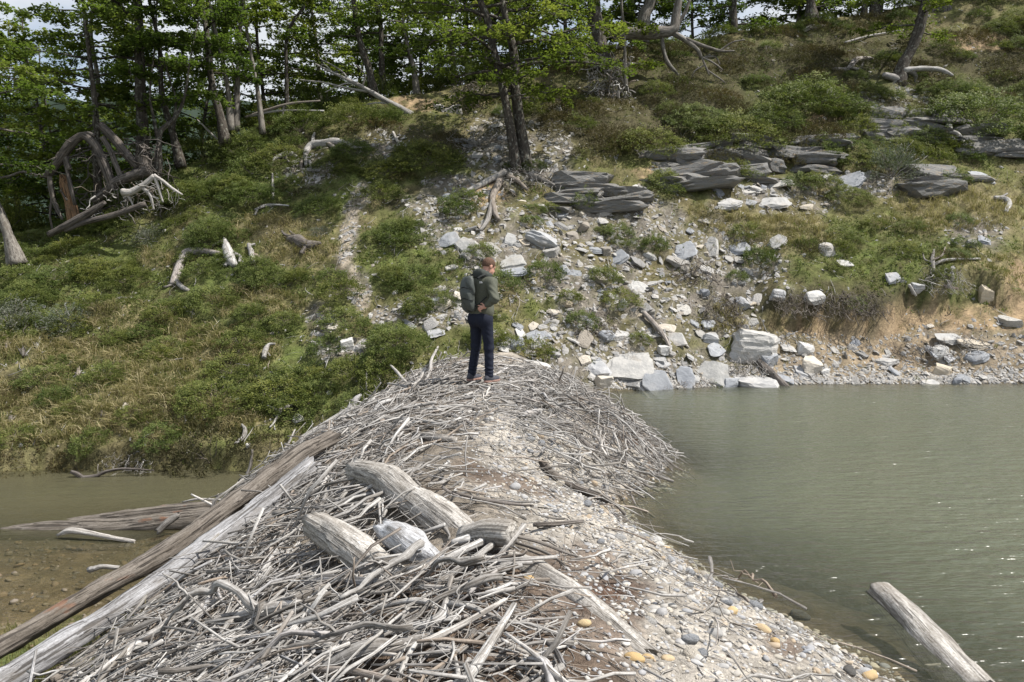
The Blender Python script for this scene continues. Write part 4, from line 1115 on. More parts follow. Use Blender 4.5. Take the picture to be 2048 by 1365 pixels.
ROCKS = [
 ('large pale blocky boulder at the foot of the undercut bank', 1510, 680, 100, 68, M_PALESTONE, 'block', 0, (0, 0)),
 ('broad pale slab with a mossy tuft on top near the shore', 1258, 722, 96, 46, M_PALESTONE, 'slab', .1, (.2, 0)),
 ('pale wedge-shaped stone left of the mossy slab', 1192, 728, 60, 34, M_PALESTONE, 'slab', .3, (.15, -.15)),
 ('blue-grey striped slab tilted up at the water edge', 1318, 764, 64, 46, M_BLUESTONE, 'slab', .5, (.5, .2)),
 ('cream angular block at the water edge below the wedge stone', 1204, 758, 36, 30, M_CREAM, 'block', .4, (.2, .1)),
 ('small pale leaning stone left of the striped slab', 1292, 771, 30, 26, M_PALESTONE, 'slab', .9, (.4, .3)),
 ('blue angular slab right of the striped slab', 1372, 744, 40, 40, M_BLUESTONE, 'slab', .2, (.5, -.2)),
 ('large flat grey slab above the waterline', 1424, 738, 74, 42, M_SLATE, 'slab', -.3, (.35, -.2)),
 ('long pale low boulder lying in the waterline', 1514, 766, 84, 30, M_PALESTONE, 'block', .1, (0, .08)),
 ('dark blue stone at the waterline beside the long pale boulder', 1462, 763, 44, 26, M_BLUESTONE, 'block', .5, (0, 0)),
 ('cream square block alone on the brown beach', 1622, 726, 44, 36, M_CREAM, 'block', .2, (.2, .1)),
 ('small white stone under the cream square block', 1649, 742, 18, 14, M_WHITE, 'block', .2, (0, 0)),
 ('white rounded stone just right of the large boulder', 1612, 694, 38, 22, M_WHITE, 'block', .1, (0, .1)),
 ('flat white stone between the large boulder and the rounded stone', 1576, 692, 30, 16, M_PALESTONE, 'slab', .0, (0, 0)),
 ('cream block near the waterline on the right beach', 1882, 738, 34, 32, M_CREAM, 'block', -.4, (.2, .3)),
 ('grey slate sticking out of the ochre bank on the right', 1893, 670, 52, 22, M_SLATE, 'slab', .1, (0, .1)),
 ('long pale slab beside the slate in the ochre bank', 1946, 680, 64, 20, M_CREAM, 'slab', -.1, (0, .1)),
 ('flat pale stone in the water edge on the right beach', 1860, 762, 42, 16, M_PALESTONE, 'slab', .2, (0, 0)),
 ('small blue stone at the right water edge', 1913, 760, 20, 16, M_BLUESTONE, 'block', .2, (0, 0)),
 ('dark boulder with roots at the right end of the beach', 1880, 700, 40, 30, M_SLATE, 'block', .5, (0, 0)),
 ('white angular rock on the slope left of the person', 872, 660, 36, 18, M_PALESTONE, 'slab', .5, (0, 0)),
 ('bright white boulder among the shrubs left of the dam', 695, 686, 30, 27, M_WHITE, 'block', .5, (0, 0)),
 ('small white tablet of stone right of the person', 1040, 660, 19, 19, M_WHITE, 'slab', .4, (.3, 0)),
 ('layered grey slab just above the head of the person', 1024, 516, 58, 28, M_SLATE, 'slab', .3, (.1, -.2)),
 ('pointed grey slab right beside the head of the person', 1028, 538, 58, 22, M_SLATE, 'slab', .1, (.1, -.15)),
 ('blue-grey slab with a sharp edge on the right scree', 1366, 496, 52, 32, M_BLUESTONE, 'slab', .3, (.2, -.3)),
 ('small blue-grey slab leaning left in the mid scree', 1236, 508, 38, 25, M_BLUESTONE, 'slab', .4, (.2, -.4)),
 ('grey-green block with a square top in the upper scree', 1085, 474, 56, 26, M_SLATE, 'block', -.3, (0, .25)),
 ('pale slab left above the person in the scree', 898, 470, 46, 28, M_BLUESTONE, 'slab', .2, (.2, -.2)),
 ('grey upright shard beside the pale slab above the person', 932, 482, 40, 34, M_SLATE, 'slab', .8, (.4, -.3)),
 ('thin slate lying flat left of the head of the person', 905, 530, 34, 16, M_SLATE, 'slab', .1, (0, -.1)),
 ('flat grey slab by the backpack of the person', 882, 596, 54, 20, M_BLUESTONE, 'slab', .0, (0, 0)),
 ('grey triangular stone in the scree under the tree roots', 1022, 475, 26, 20, M_SLATE, 'slab', .0, (.4, 0)),
 ('white upright stone post on the scree', 1244, 606, 16, 32, M_WHITE, 'block', .2, (.2, .3)),
 ('thin tilted slab below the grey bush', 1698, 356, 68, 30, M_BLUESTONE, 'slab', .1, (.1, -.35)),
 ('pale flat stone under the thin tilted slab', 1692, 376, 38, 14, M_PALESTONE, 'slab', .1, (0, 0)),
 ('stacked slate slab in front of the dark ledge', 1542, 398, 72, 26, M_SLATE, 'slab', .1, (.1, -.2)),
 ('white-topped slate left of the stacked slab', 1456, 402, 52, 22, M_PALESTONE, 'slab', .1, (.1, -.2)),
 ('long flat slate above the stacked slab', 1552, 364, 70, 18, M_SLATE, 'slab', .1, (0, -.15)),
 ('narrow slate below the dark ledge', 1500, 378, 60, 14, M_SLATE, 'slab', .2, (0, -.1)),
 ('white block above the big undercut roots', 1626, 590, 38, 24, M_WHITE, 'block', .2, (0, 0)),
 ('pale block left of the white block on the grassy slope', 1554, 585, 30, 25, M_PALESTONE, 'block', .4, (0, .2)),
 ('pale flat stone alone in the green right slope', 1786, 550, 32, 16, M_PALESTONE, 'slab', .2, (.2, 0)),
 ('grey stone with a stick over it on the right slope', 1832, 573, 26, 22, M_PALESTONE, 'block', .2, (0, 0)),
 ('tall upright stone on the far right slope', 1968, 586, 28, 38, M_CREAM, 'block', .2, (0, .15)),
 ('pale pair of stones at the top of the right grass', 1652, 496, 38, 28, M_PALESTONE, 'block', .5, (.2, 0)),
 ('small pale slab in the right grass under the pair of stones', 1688, 524, 28, 18, M_PALESTONE, 'slab', .3, (0, 0)),
 ('cream stone at the edge of the right scree', 1556, 478, 40, 26, M_SLATE, 'slab', .3, (.2, -.3)),
 ('pale blue slab in the right scree', 1480, 490, 46, 24, M_BLUESTONE, 'slab', .1, (.2, -.2)),
 ('jagged pale slab at the top right grass', 1962, 350, 44, 26, M_BLUESTONE, 'slab', .2, (.2, 0)),
 ('grey dome stone near the top above the tree', 1110, 216, 30, 18, M_SLATE, 'block', .2, (0, 0)),
 ('white shard at the left edge of the dam', 596, 832, 26, 18, M_WHITE, 'slab', .7, (.4, 0)),
 ('small white shard over the dark stream bank', 497, 890, 10, 15, M_WHITE, 'block', .7, (.4, 0)),
 ('pale square slab on the slope above the mossy slab', 1215, 668, 34, 20, M_BLUESTONE, 'block', .7, (.1, .2)),
 ('pale stone beside the fallen branch above the shore', 1350, 672, 42, 26, M_PALESTONE, 'slab', .2, (.3, -.3)),
 ('white stone under the fallen branch above the shore', 1330, 697, 28, 18, M_WHITE, 'block', .2, (0, 0)),
 ('round-edged grey stone left of the large boulder', 1420, 670, 36, 20, M_PALESTONE, 'block', .2, (0, 0)),
 ('blue slab in the dark roots left of the large boulder', 1417, 643, 30, 18, M_BLUESTONE, 'slab', .2, (.1, 0)),
 ('thin grey plate pointing left beside the shore slabs', 1487, 712, 60, 14, M_PALESTONE, 'slab', .0, (0, .1)),
 ('grey slab half buried where the dam meets the bank', 1075, 722, 60, 22, M_SLATE, 'slab', .1, (0, 0)),
 ('cream slab half buried in the shore behind the plank', 1100, 745, 60, 22, M_PALESTONE, 'slab', -.2, (0, .1)),
]
for i, (lab, px, py, w, h, m, kd, yaw, tl) in enumerate(ROCKS):
    big_rock(lab, px, py, w, h, m, kd, 2000 + i, yaw, tl)

# dark bedded rock ledges cropping out of the slope: courses of broken slabs
LSL = []
for i in range(10):
    rr = np.random.RandomState(70 + i)
    v, f = clip_rock(3100 + i, (1, 1, 1), 6, ICO3, .05, .14, .74)
    LSL.append(mk('slab', v / np.abs(v).max(0), f, smooth=False)); LSL[-1].materials.append(M_LEDGE)
def ledge(label, px0, px1, top, bot, seed, dip=0.0):
    rr = np.random.RandomState(seed)
    gm = on_ground((px0 + px1) / 2, bot)[0]
    k = gm[1] / FPX
    root = thing('rock_ledge', label, 'rock ledge', tuple(gm))
    W, Ht = (px1 - px0) * k, (bot - top) * k
    z = -.15
    row = 0
    while z < Ht * 1.02:
        h = rr.uniform(.18, .42)
        x = -W / 2 + rr.uniform(-.1, .25) + (.10 * row)
        while x < W / 2 - .05 * row:
            w = rr.uniform(.8, 2.2)
            xm = x + w / 2
            wx = gm[0] + xm; zz = z + dip * xm + rr.uniform(-.04, .04)
            # push the slab back until it sits in the slope
            yy = gm[1] + np.linspace(-1.2, 3.2, 45)
            hz = H(np.full(45, wx), yy)
            y0 = yy[np.argmax(hz > gm[2] + zz)] if (hz > gm[2] + zz).any() else gm[1] + 1
            o = obj('slab', LSL[rr.randint(10)], None, root, loc=(xm, y0 - gm[1] + .42 + rr.uniform(-.2, .14), zz + h / 2),
                    rot=(rr.normal() * .05, -math.atan(dip) + rr.normal() * .05, rr.normal() * .16 + (math.pi if rr.uniform() < .5 else 0)), scale=(w * .60, .66, h * .70))
            x += w * rr.uniform(.75, .95)
        z += h * .80; row += 1
    return root
ledge('long dark bedded rock ledge under the green bushes', 1318, 1575, 288, 366, 3001, dip=.16)
ledge('small dark rock ledge at the right end of the long ledge', 1572, 1660, 270, 340, 3002, dip=.05)
ledge('dark bedded rock face under the main tree', 1072, 1208, 358, 418, 3003, dip=.03)
ledge('pale blue-grey rock block between the two dark ledges', 1262, 1326, 318, 368, 3004)
ledge('dark rock ledge below the bare patch at upper right', 1716, 1880, 232, 278, 3005, dip=-.03)
ledge('layered dark ledge at the right edge of the slope', 1915, 2030, 268, 306, 3006, dip=-.04)
ledge('low dark ledge below the grey bush', 1808, 1910, 348, 382, 3007, dip=.05)

# strewn slates: separate stones, then the fine shards as one mass
def hill_sample(n, seed, key, thr=.25, pxr=(-20, 2070), tr=(.01, .98), keep=None):
    rr = np.random.RandomState(seed); out = []
    got = 0
    for _ in range(40):
        px = rr.uniform(pxr[0], pxr[1], n * 3); t = rr.uniform(tr[0], tr[1], n * 3)
        F = np.interp(px, *T_FOOT); C = np.interp(px, *T_C)
        y = F + (C - F) * t; x = (px - 1024) / FPX * y
        z = hill(x, y)
        zo, qx, qy = hill_zones(x, y, z)
        w = zo[key] if isinstance(key, str) else key(zo, qx, qy, x, y)
        ok = (rr.uniform(size=len(px)) < w * (w > thr)) & (z > dam(x, y, False) + .0)
        out.append(np.column_stack([x, y, z, qx, qy])[ok]); got += ok.sum()
        if got >= n: break
    return np.concatenate(out)[:n], rr

P, rr = hill_sample(230, 1201, lambda zo, qx, qy, x, y: np.maximum(zo['gravel'], .13 * (qx > 1350) * (qy > 330)) * (1 - .6 * (qx < 850)))
N = slope_frame(P[:, 0], P[:, 1])
for i, p in enumerate(P):
    r = rr.uniform(.10, .36) * rr.uniform(.5, 1)
    kd = 'slab' if rr.uniform() < .85 else 'block'
    m = [M_SLATE, M_SHARD, M_SHARD, M_BLUESTONE, M_PALESTONE, M_CREAM][rr.randint(6)]
    up = nrm(N[i] * .7 + np.array([rr.normal() * .18, -.1, .45]))
    beach = p[3] > 1500 and p[4] > 650
    lab = {'slab': 'loose flat slate ', 'block': 'loose chunky stone '}[kd] + beside(p[:3], LM_HILL)
    o = obj('stone', rock_mesh(kd, rr.randint(12), m), label=lab, category='stone', group='loose stones on the hillside')
    o.matrix_basis = frame_matrix(p[:3] + up * r * .05, up, rr.uniform(0, 6.28), (rr.normal() * .15, rr.normal() * .15)) @ Matrix.Scale(r, 4)

P, rr = hill_sample(8500, 1202, lambda zo, qx, qy, x, y: np.maximum(np.maximum(zo['gravel'] * np.clip(.7 + 2.2 * fbm(x * 1.1, y * 1.1, 0, 2, 66), .05, 1), .05), .9 * (qx > 1490) * (qy > 668)), thr=.0, pxr=(-60, 2220))
sz = rr.uniform(.015, .055, len(P)) * rr.uniform(.5, 1.7, len(P))
s1 = pebble_mass(P[:, :3], sz, slope_frame(P[:, 0], P[:, 1]), ICO1, 1203, .30, .14, .35)
P, rr = hill_sample(1100, 1204, lambda zo, qx, qy, x, y: np.maximum(zo['gravel'], .05))
s2 = pebble_mass(P[:, :3], rr.uniform(.05, .12, len(P)), slope_frame(P[:, 0], P[:, 1]), ICO1, 1205, .4, .12, .35)
# shingle along the far waterline
rr = np.random.RandomState(1206); px = rr.uniform(1180, 2240, 2900); y = np.interp(px, *T_FOOT) + .12 + np.abs(rr.normal(size=2900)) * .22; x = (px - 1024) / FPX * y
P = np.column_stack([x, y, hill(x, y)])
s3 = pebble_mass(P, rr.uniform(.015, .06, len(P)), slope_frame(x, y), ICO1, 1207, .5, .1, .3)
obj('scree', mk('scree', *join([s1, s2, s3]), smooth=False), M_SHARD, kind='stuff', label='small slate shards and shingle strewn over the hillside', category='scree')

# ------------------------------------------------------------------ dead wood on the hillside
def deadwood(name, label, runs, mat, lift=.1, seed=0, cat='dead wood', D=None, part='limb', k=10, bumpy=.25, pale=None):
    """first run is the body, the rest are limbs; runs: (px, py, width px[, metres]); depth from the ground unless D is given"""
    root = None
    for i, run in enumerate(runs):
        p = np.array([q[:3] for q in run], float)
        if D is not None:
            d = np.array([D + (q[3] if len(q) > 3 else 0.0) for q in run])
            P = at(p[:, 0], p[:, 1], d)
        else:
            P = on_ground(p[:, 0], p[:, 1], lift)
            P = P[~np.isnan(P[:, 0])]; p = p[:len(P)]
            if len(P) < 2: continue
            d = P[:, 1].copy()
            # a limb cannot jump in depth: keep it near the average of its body
            m = d.mean() if root is None else root['depth']
            d = m + np.clip(d - m, -.9, .9); P = at(p[:, 0], p[:, 1], d)
        R = p[:, 2] * d / FPX / 2 * (.72 if seed in (4012, 4013) else 1)
        V, Fs, A = one_tube(P, R, k, max(14, 6 * len(p)), bumpy, .2, .01, seed + i)
        if root is None:
            root = wobj(name, (V, Fs, A), mat, label=label, category=cat); root['depth'] = float(d.mean())
        else:
            obj(part, mk(part, V - np.array(root.location), Fs, A), pale or mat, root)
    return root

deadwood('fallen_branch', 'curved bleached log with a knee lying on the grassy left slope', [[(345, 570, 12), (352, 552, 17), (362, 530, 20), (372, 510, 22), (395, 503, 16), (440, 507, 8)], [(350, 560, 9), (365, 575, 10), (383, 584, 6)], [(352, 566, 6), (335, 573, 5), (326, 574, 3)]], M_STICK, .12, 4001)
deadwood('root_stump', 'gnarled bleached root beside the curved log on the left slope', [[(448, 478, 8), (455, 500, 18), (462, 520, 20), (470, 532, 12)], [(450, 490, 8), (440, 484, 6), (425, 492, 4)], [(465, 505, 9), (480, 515, 8), (478, 525, 5)], [(458, 520, 8), (450, 532, 7)]], M_STICK, .14, 4002)
deadwood('root_stump', 'small forked bleached root right of the gnarled root', [[(498, 490, 9), (503, 508, 11), (505, 525, 9)], [(504, 510, 7), (515, 512, 7), (524, 520, 6)], [(500, 492, 6), (510, 488, 4)]], M_STICK, .12, 4003)
deadwood('root_stump', 'broad splintered stump beside the worn trail', [[(575, 478, 8), (595, 482, 24), (612, 490, 22), (642, 486, 5)], [(585, 475, 8), (570, 470, 6), (563, 462, 3)], [(590, 472, 7), (580, 464, 5)], [(610, 495, 10), (602, 508, 8)]], M_DARKWOOD, .16, 4004)
deadwood('fallen_branch', 'grey root tangle sprawling across the ridge left of the trail', [[(612, 330, 6), (612, 305, 12), (625, 290, 16), (650, 288, 18), (675, 285, 16), (705, 290, 8)], [(625, 292, 9), (626, 278, 7), (629, 266, 4)], [(612, 305, 9), (602, 330, 7), (604, 360, 5), (604, 380, 3)], [(650, 285, 9), (672, 296, 8), (690, 302, 5)], [(618, 318, 7), (622, 335, 5), (620, 345, 3)], [(690, 287, 8), (715, 296, 6), (740, 294, 3)]], M_STICK, .15, 4005)
deadwood('root_stump', 'tangle of short roots under the bushes on the left ridge', [[(545, 320, 6), (560, 312, 9), (580, 308, 10), (595, 315, 6)], [(548, 318, 5), (543, 330, 4)], [(570, 310, 6), (575, 322, 5), (585, 326, 3)]], M_STICK, .12, 4006)
deadwood('fallen_branch', 'short bleached stick leaning on the brown soil under the fallen tree', [[(786, 265, 6), (795, 282, 6), (813, 305, 5)]], M_PALE, .12, 4007)
deadwood('fallen_branch', 'bleached forked branch lying across the ridge rocks', [[(765, 310, 5), (780, 306, 6), (800, 304, 4)], [(768, 306, 6), (773, 322, 4)]], M_STICK, .1, 4008)
deadwood('fallen_tree', 'fallen tree with a curved pale trunk and its crown of bare twigs to the left', [[(925, 226, 40), (890, 236, 34), (862, 243, 26), (835, 238, 20), (800, 218, 14), (760, 195, 10), (720, 172, 8), (670, 148, 5), (630, 128, 3)],
   [(740, 184, 5), (700, 178, 4), (650, 166, 3), (600, 160, 2)], [(700, 163, 4), (680, 140, 3), (640, 118, 2)], [(715, 170, 4), (690, 168, 3), (650, 185, 2)], [(885, 218, 14), (878, 214, 12), (868, 214, 9)], [(790, 212, 5), (760, 206, 4), (720, 212, 2)],
   [(665, 146, 3), (650, 130, 2), (636, 134, 2)], [(725, 172, 4), (730, 150, 3), (712, 130, 2)]], M_STICK, .3, 4009, D=25.2)
deadwood('fallen_branch', 'thin pale pole lying through the trees on the left ridge', [[(490, 235, 4), (530, 222, 6), (580, 208, 5), (640, 202, 3)], [(500, 233, 4), (560, 222, 4), (648, 222, 3)], [(568, 212, 4), (565, 235, 4), (560, 250, 3)]], M_STICK, .3, 4010, D=24.6)
deadwood('fallen_branch', 'pale forked stick standing among the left trees', [[(440, 300, 6), (443, 275, 7), (437, 240, 4)], [(442, 285, 4), (420, 265, 4), (395, 240, 2)]], M_PALE, .3, 4011, D=23.4)
# the great tangle of uprooted wood at the left end of the ridge
deadwood('uprooted_tree', 'huge uprooted dead tree with arching grey limbs at the left end of the ridge', [
   [(300, 340, 34), (270, 350, 30), (232, 365, 26), (210, 385, 22), (185, 402, 16)],
   [(228, 380, 28), (215, 345, 26), (200, 310, 26), (185, 285, 26), (165, 272, 22), (140, 290, 26), (118, 320, 26), (100, 345, 22), (97, 352, 16)],
   [(190, 272, 10), (175, 266, 9), (160, 270, 8)],
   [(98, 350, 14), (104, 390, 12), (115, 420, 10), (125, 440, 6)], [(104, 395, 8), (100, 430, 6), (105, 460, 5)],
   [(97, 352, 13), (70, 350, 9), (45, 344, 7), (20, 352, 6), (-20, 360, 4)],
   [(292, 346, 28), (286, 326, 26), (284, 314, 32)],
   [(200, 250, 20), (225, 275, 24), (250, 305, 24), (275, 335, 20)], [(205, 275, 14), (220, 300, 14), (232, 330, 14), (245, 360, 14)],
   [(150, 410, 10), (125, 300, 12), (140, 340, 12)]], M_DARKWOOD, .3, 4012, D=20.6, bumpy=.3)
deadwood('root_stump', 'white claw-like roots hanging from the uprooted tree', [[(245, 385, 22), (262, 385, 20), (285, 372, 16), (308, 352, 14)], [(308, 352, 12), (325, 362, 9), (345, 378, 8), (365, 390, 4)], [(310, 355, 10), (318, 380, 8), (326, 405, 5)], [(280, 372, 11), (300, 390, 10), (308, 420, 5)], [(245, 385, 9), (260, 398, 7), (266, 412, 4)], [(300, 392, 7), (318, 398, 4)]], M_PALE, .3, 4013, D=20.0)
deadwood('fallen_log', 'dark split log lying below the uprooted tree', [[(98, 470, 12), (140, 448, 16), (180, 425, 14), (210, 405, 8)], [(130, 462, 8), (170, 445, 10), (230, 430, 12), (290, 408, 10)]], M_DARKWOOD, .2, 4014, D=19.8, cat='log')
deadwood('broken_stump', 'orange rotten standing stump under the arching limb', [[(148, 440, 22), (142, 410, 20), (132, 375, 20), (124, 350, 10)]], M_ORANGE, .2, 4015, D=20.9, cat='stump', k=14)
# right-hand side
deadwood('root_stump', 'small white ghost-like stump standing above the bare patch', [[(1660, 202, 22), (1660, 190, 18), (1660, 176, 8)], [(1655, 196, 8), (1648, 204, 6)], [(1665, 196, 8), (1671, 204, 6)]], M_PALE, .15, 4016, cat='stump')
deadwood('fallen_branch', 'bent white branch beside the layered ledge on the right', [[(1886, 232, 8), (1900, 255, 9), (1895, 262, 8), (1915, 268, 8), (1928, 285, 7), (1940, 308, 5)], [(1898, 260, 6), (1890, 270, 5), (1902, 282, 4)]], M_STICK, .2, 4017)
deadwood('fallen_branch', 'dark curled root wood in the upper right heath', [[(1665, 138, 6), (1695, 138, 8), (1710, 122, 12), (1725, 118, 9), (1745, 118, 6)], [(1700, 135, 6), (1720, 138, 5), (1726, 125, 4)]], M_STICK, .15, 4018)
deadwood('fallen_branch', 'long pale branch across the upper right slope', [[(1690, 85, 3), (1740, 72, 4), (1810, 60, 2)]], M_PALE, .2, 4019)
deadwood('fallen_branch', 'stubby pale log high on the right ridge', [[(1608, 62, 6), (1625, 54, 9), (1650, 52, 4)]], M_PALE, .15, 4020)
deadwood('stump', 'black bare stump with a bleached root on the upper right ridge', [[(1892, 62, 32), (1893, 40, 26), (1890, 18, 22), (1888, 5, 10)], [(1890, 20, 10), (1870, 20, 8), (1858, 32, 4)], [(1895, 25, 8), (1915, 28, 6), (1940, 32, 3)], [(1890, 60, 12), (1880, 70, 10)], [(1896, 60, 12), (1920, 68, 8)]], M_DARKWOOD, .3, 4021, D=30.8)
deadwood('fallen_branch', 'curled white root at the right edge of the grass', [[(1988, 395, 6), (2010, 398, 10), (2018, 410, 10), (2010, 425, 8)], [(2000, 396, 5), (2014, 388, 4)]], M_STICK, .15, 4022)
deadwood('fallen_branch', 'bare stick leaning on the dark ledge', [[(1580, 298, 3), (1565, 318, 5), (1545, 335, 4), (1520, 345, 3)]], M_PALE, .2, 4023)
deadwood('fallen_branch', 'diagonal grey branch lying down the scree above the shore', [[(1288, 625, 9), (1310, 650, 11), (1325, 668, 9), (1340, 695, 5)], [(1326, 668, 5), (1338, 680, 4), (1340, 706, 3)]], M_STICK, .15, 4024)
deadwood('fallen_log', 'old grey log sliding from the bank into the lake', [[(1500, 700, 10), (1518, 722, 12), (1540, 745, 17), (1575, 776, 11)], [(1516, 720, 7), (1530, 712, 5), (1540, 700, 3)]], M_DARKWOOD, .15, 4025, cat='log')
deadwood('fallen_branch', 'white sun-bleached stake lying on the right slope', [[(1818, 570, 6), (1826, 582, 5), (1832, 592, 4)]], M_PALE, .12, 4026)
deadwood('fallen_branch', 'dead bush of bare white twigs on the right slope', [[(1868, 545, 6), (1865, 520, 8), (1868, 500, 4)], [(1866, 520, 5), (1885, 510, 4), (1890, 495, 2)], [(1865, 525, 5), (1850, 520, 4), (1845, 505, 2)], [(1866, 530, 6), (1895, 520, 6), (1960, 518, 4)]], M_STICK, .15, 4027)
deadwood('fallen_branch', 'dark root wood crossing the right slope', [[(1895, 575, 7), (1905, 555, 7), (1902, 535, 4)], [(1890, 572, 6), (1915, 578, 5)]], M_STICK, .15, 4028)
deadwood('fallen_branch', 'short white peeled root on the green left slope', [[(528, 716, 9), (531, 700, 11), (538, 690, 7), (550, 688, 4)], [(532, 702, 5), (540, 712, 3)]], M_STICK, .14, 4029)
deadwood('fallen_branch', 'hooked white root at the left foot of the dam', [[(470, 888, 5), (486, 875, 9), (490, 860, 9), (484, 850, 5)]], M_STICK, .14, 4030)
deadwood('fallen_branch', 'white spiky root above the left edge of the sticks', [[(535, 812, 4), (560, 820, 9), (590, 805, 8), (600, 800, 3)], [(562, 820, 6), (548, 845, 4), (540, 855, 3)]], M_STICK, .14, 4031)
deadwood('fallen_branch', 'grey bare root in the bushes on the left slope under the ridge', [[(510, 420, 4), (530, 412, 7), (550, 410, 5), (578, 412, 3)], [(515, 418, 5), (510, 430, 4)]], M_STICK, .14, 4032)
deadwood('fallen_branch', 'thin standing dead stem on the left slope', [[(546, 398, 5), (546, 375, 6), (545, 348, 3)]], M_STICK, .14, 4033)
for i, (px, py) in enumerate([(12, 690), (48, 705), (75, 690), (22, 838), (95, 840), (110, 828), (155, 745), (205, 825)]):
    r = random.Random(i)
    runs = [[(px, py + 8, 7), (px + r.uniform(-3, 3), py - 4, 7), (px + r.uniform(-5, 5), py - 16, 3)]]
    for q in range(4):
        runs.append([(px + r.uniform(-3, 3), py + 4, 5), (px + r.uniform(-16, 16), py - r.uniform(0, 14), 2)])
    deadwood('dead_stump', ['small splintered dead stump at the left edge of the straw grass', 'jagged dead stump second from the left in the straw grass', 'leaning dead stump third from the left in the straw grass', 'grey stump low in the straw at the left edge',
              'forked dead stump in the low straw grass', 'twin dead stakes in the low straw grass', 'small crown of dead twigs below the green shrub', 'pale stick lying in the low straw grass'][i], runs, M_DARKWOOD if i % 2 else M_STICK, .1, 4100 + 10 * i, cat='stump')

# hanging mats and plates of fine roots
def root_mat(label, px, py, w, h, n, seed, mat=M_ROOT, lift=.25, thick=.012, dirz=0.0, name='root_mat', depth=.5, D=None):
    rr = np.random.RandomState(seed)
    g = on_ground(px, py, lift)[0] if D is None else at(px, py, D)
    k = g[1] / FPX
    s = 7
    c = rr.uniform(-.5, .5, (n, 1, 3)) * np.array([w * k, depth, h * k])
    step = nrm(rr.normal(size=(n, 1, 3)) + np.array([0, 0, dirz])) * rr.uniform(.2, .55, (n, 1, 1)) * min(w, h * 1.6) * k / s
    j = np.cumsum(rr.normal(size=(n, s, 3)) * .55 * np.linalg.norm(step, axis=-1, keepdims=True) + step, 1)
    P = c + j - j.mean(1, keepdims=True)
    P[:, :, 1] += P[:, :, 2] * 1.1 if D is None else 0
    R = rr.uniform(.25, 1, (n, 1)) ** 2 * thick * np.linspace(1, .4, s)[None]
    V, Fs, A = tubes(P, R, 3, None, 0, seed)
    me = mk(name, V, Fs, A)
    return obj(name, me, mat, loc=g, label=label, category='roots')
root_mat('dark mat of fine roots hanging over the ochre bank', 1660, 612, 230, 46, 620, 5001, lift=.2)
root_mat('bundle of bare roots left of the large boulder', 1440, 620, 80, 60, 260, 5002, lift=.15)
root_mat('dead heather roots on the scree edge', 1390, 545, 90, 46, 200, 5003, lift=.12, thick=.014)
root_mat('web of thin dead branches around the uprooted tree', 235, 355, 210, 130, 90, 5020, M_DARKWOOD, thick=.035, D=20.8, depth=1.0)
root_mat('pale fine roots dangling under the uprooted tree', 270, 400, 180, 70, 80, 5021, M_STICK, thick=.022, D=20.2, depth=.8)
root_mat('tall grey root plate standing under the trees on the ridge', 1215, 190, 80, 130, 420, 5004, M_STICK, thick=.03, dirz=-.5, D=25.6, depth=.7)
root_mat('root plate of the fallen tree torn up on the ridge', 935, 215, 70, 80, 300, 5005, M_ROOT, thick=.025, D=25.2, depth=.6)
root_mat('bare roots washed out at the right end of the beach', 1950, 690, 60, 30, 120, 5006, M_STICK, lift=.12, thick=.012)
root_mat('clump of roots on the beach below the undercut', 1840, 700, 110, 36, 160, 5007, M_ROOT, lift=.1, thick=.010)
root_mat('roots and twigs caught between the shore slabs', 1500, 725, 90, 40, 200, 5008, M_STICK, lift=.1, thick=.012)
root_mat('dark dead twigs on the scree right of the person', 1190, 650, 80, 60, 180, 5009, M_ROOT, lift=.12, thick=.012)
root_mat('pale hanging roots over the dark stream bank', 262, 925, 110, 36, 160, 5010, M_STICK, lift=.15, thick=.009)
root_mat('bare roots around the base of the main tree', 1060, 360, 120, 50, 170, 5011, M_STICK, lift=.15, thick=.018)
root_mat('web of grey roots over the bare ground left of the main tree', 950, 300, 110, 90, 200, 5012, M_STICK, lift=.15, thick=.015)
root_mat('dry twigs along the waterline between shore slabs', 1370, 772, 120, 16, 120, 5013, M_ROOT, lift=.1, thick=.01)
root_mat('dead heath twigs on the right slope', 1890, 560, 80, 50, 140, 5014, M_STICK, lift=.12, thick=.010)

# little fallen twigs all over the slope
P, rr = hill_sample(2200, 1301, lambda zo, qx, qy, x, y: np.clip(.35 + zo['gravel'] * .5 - zo['straw'] * .2, 0, 1), thr=0)
a = rr.uniform(0, np.pi, len(P)); L = rr.uniform(.06, .35, len(P))
q = np.stack([np.cos(a), np.sin(a)], -1) * L[:, None] / 2
E = np.stack([np.column_stack([P[:, :2] - q, hill(P[:, 0] - q[:, 0], P[:, 1] - q[:, 1]) + .03]), np.column_stack([P[:, :2] + q, hill(P[:, 0] + q[:, 0], P[:, 1] + q[:, 1]) + rr.uniform(.02, .12, len(P))])], 1)
V, Fs, A = stick_mass(E, 4, 3, .003, .013, 1.8, 1302)
obj('hill_twigs', mk('hill_twigs', V, Fs, A), M_STICK, kind='stuff', label='dead twigs scattered over the hillside', category='twigs')

# ------------------------------------------------------------------ leaves
def leaf_quads(P, A, Nn, ln, wd, tint):
    """P base, A axis, Nn normal (n,3): one rhombic leaf each"""
    B = nrm(np.cross(Nn, A))
    ln = ln[:, None]; wd = wd[:, None]
    m = P + A * ln * .5
    V = np.stack([P, m + B * wd * .5, P + A * ln, m - B * wd * .5], 1).reshape(-1, 3)
    n = len(P)
    return V, [np.arange(4 * n).reshape(n, 4)], {'tint': ('FLOAT', np.repeat(tint, 4))}

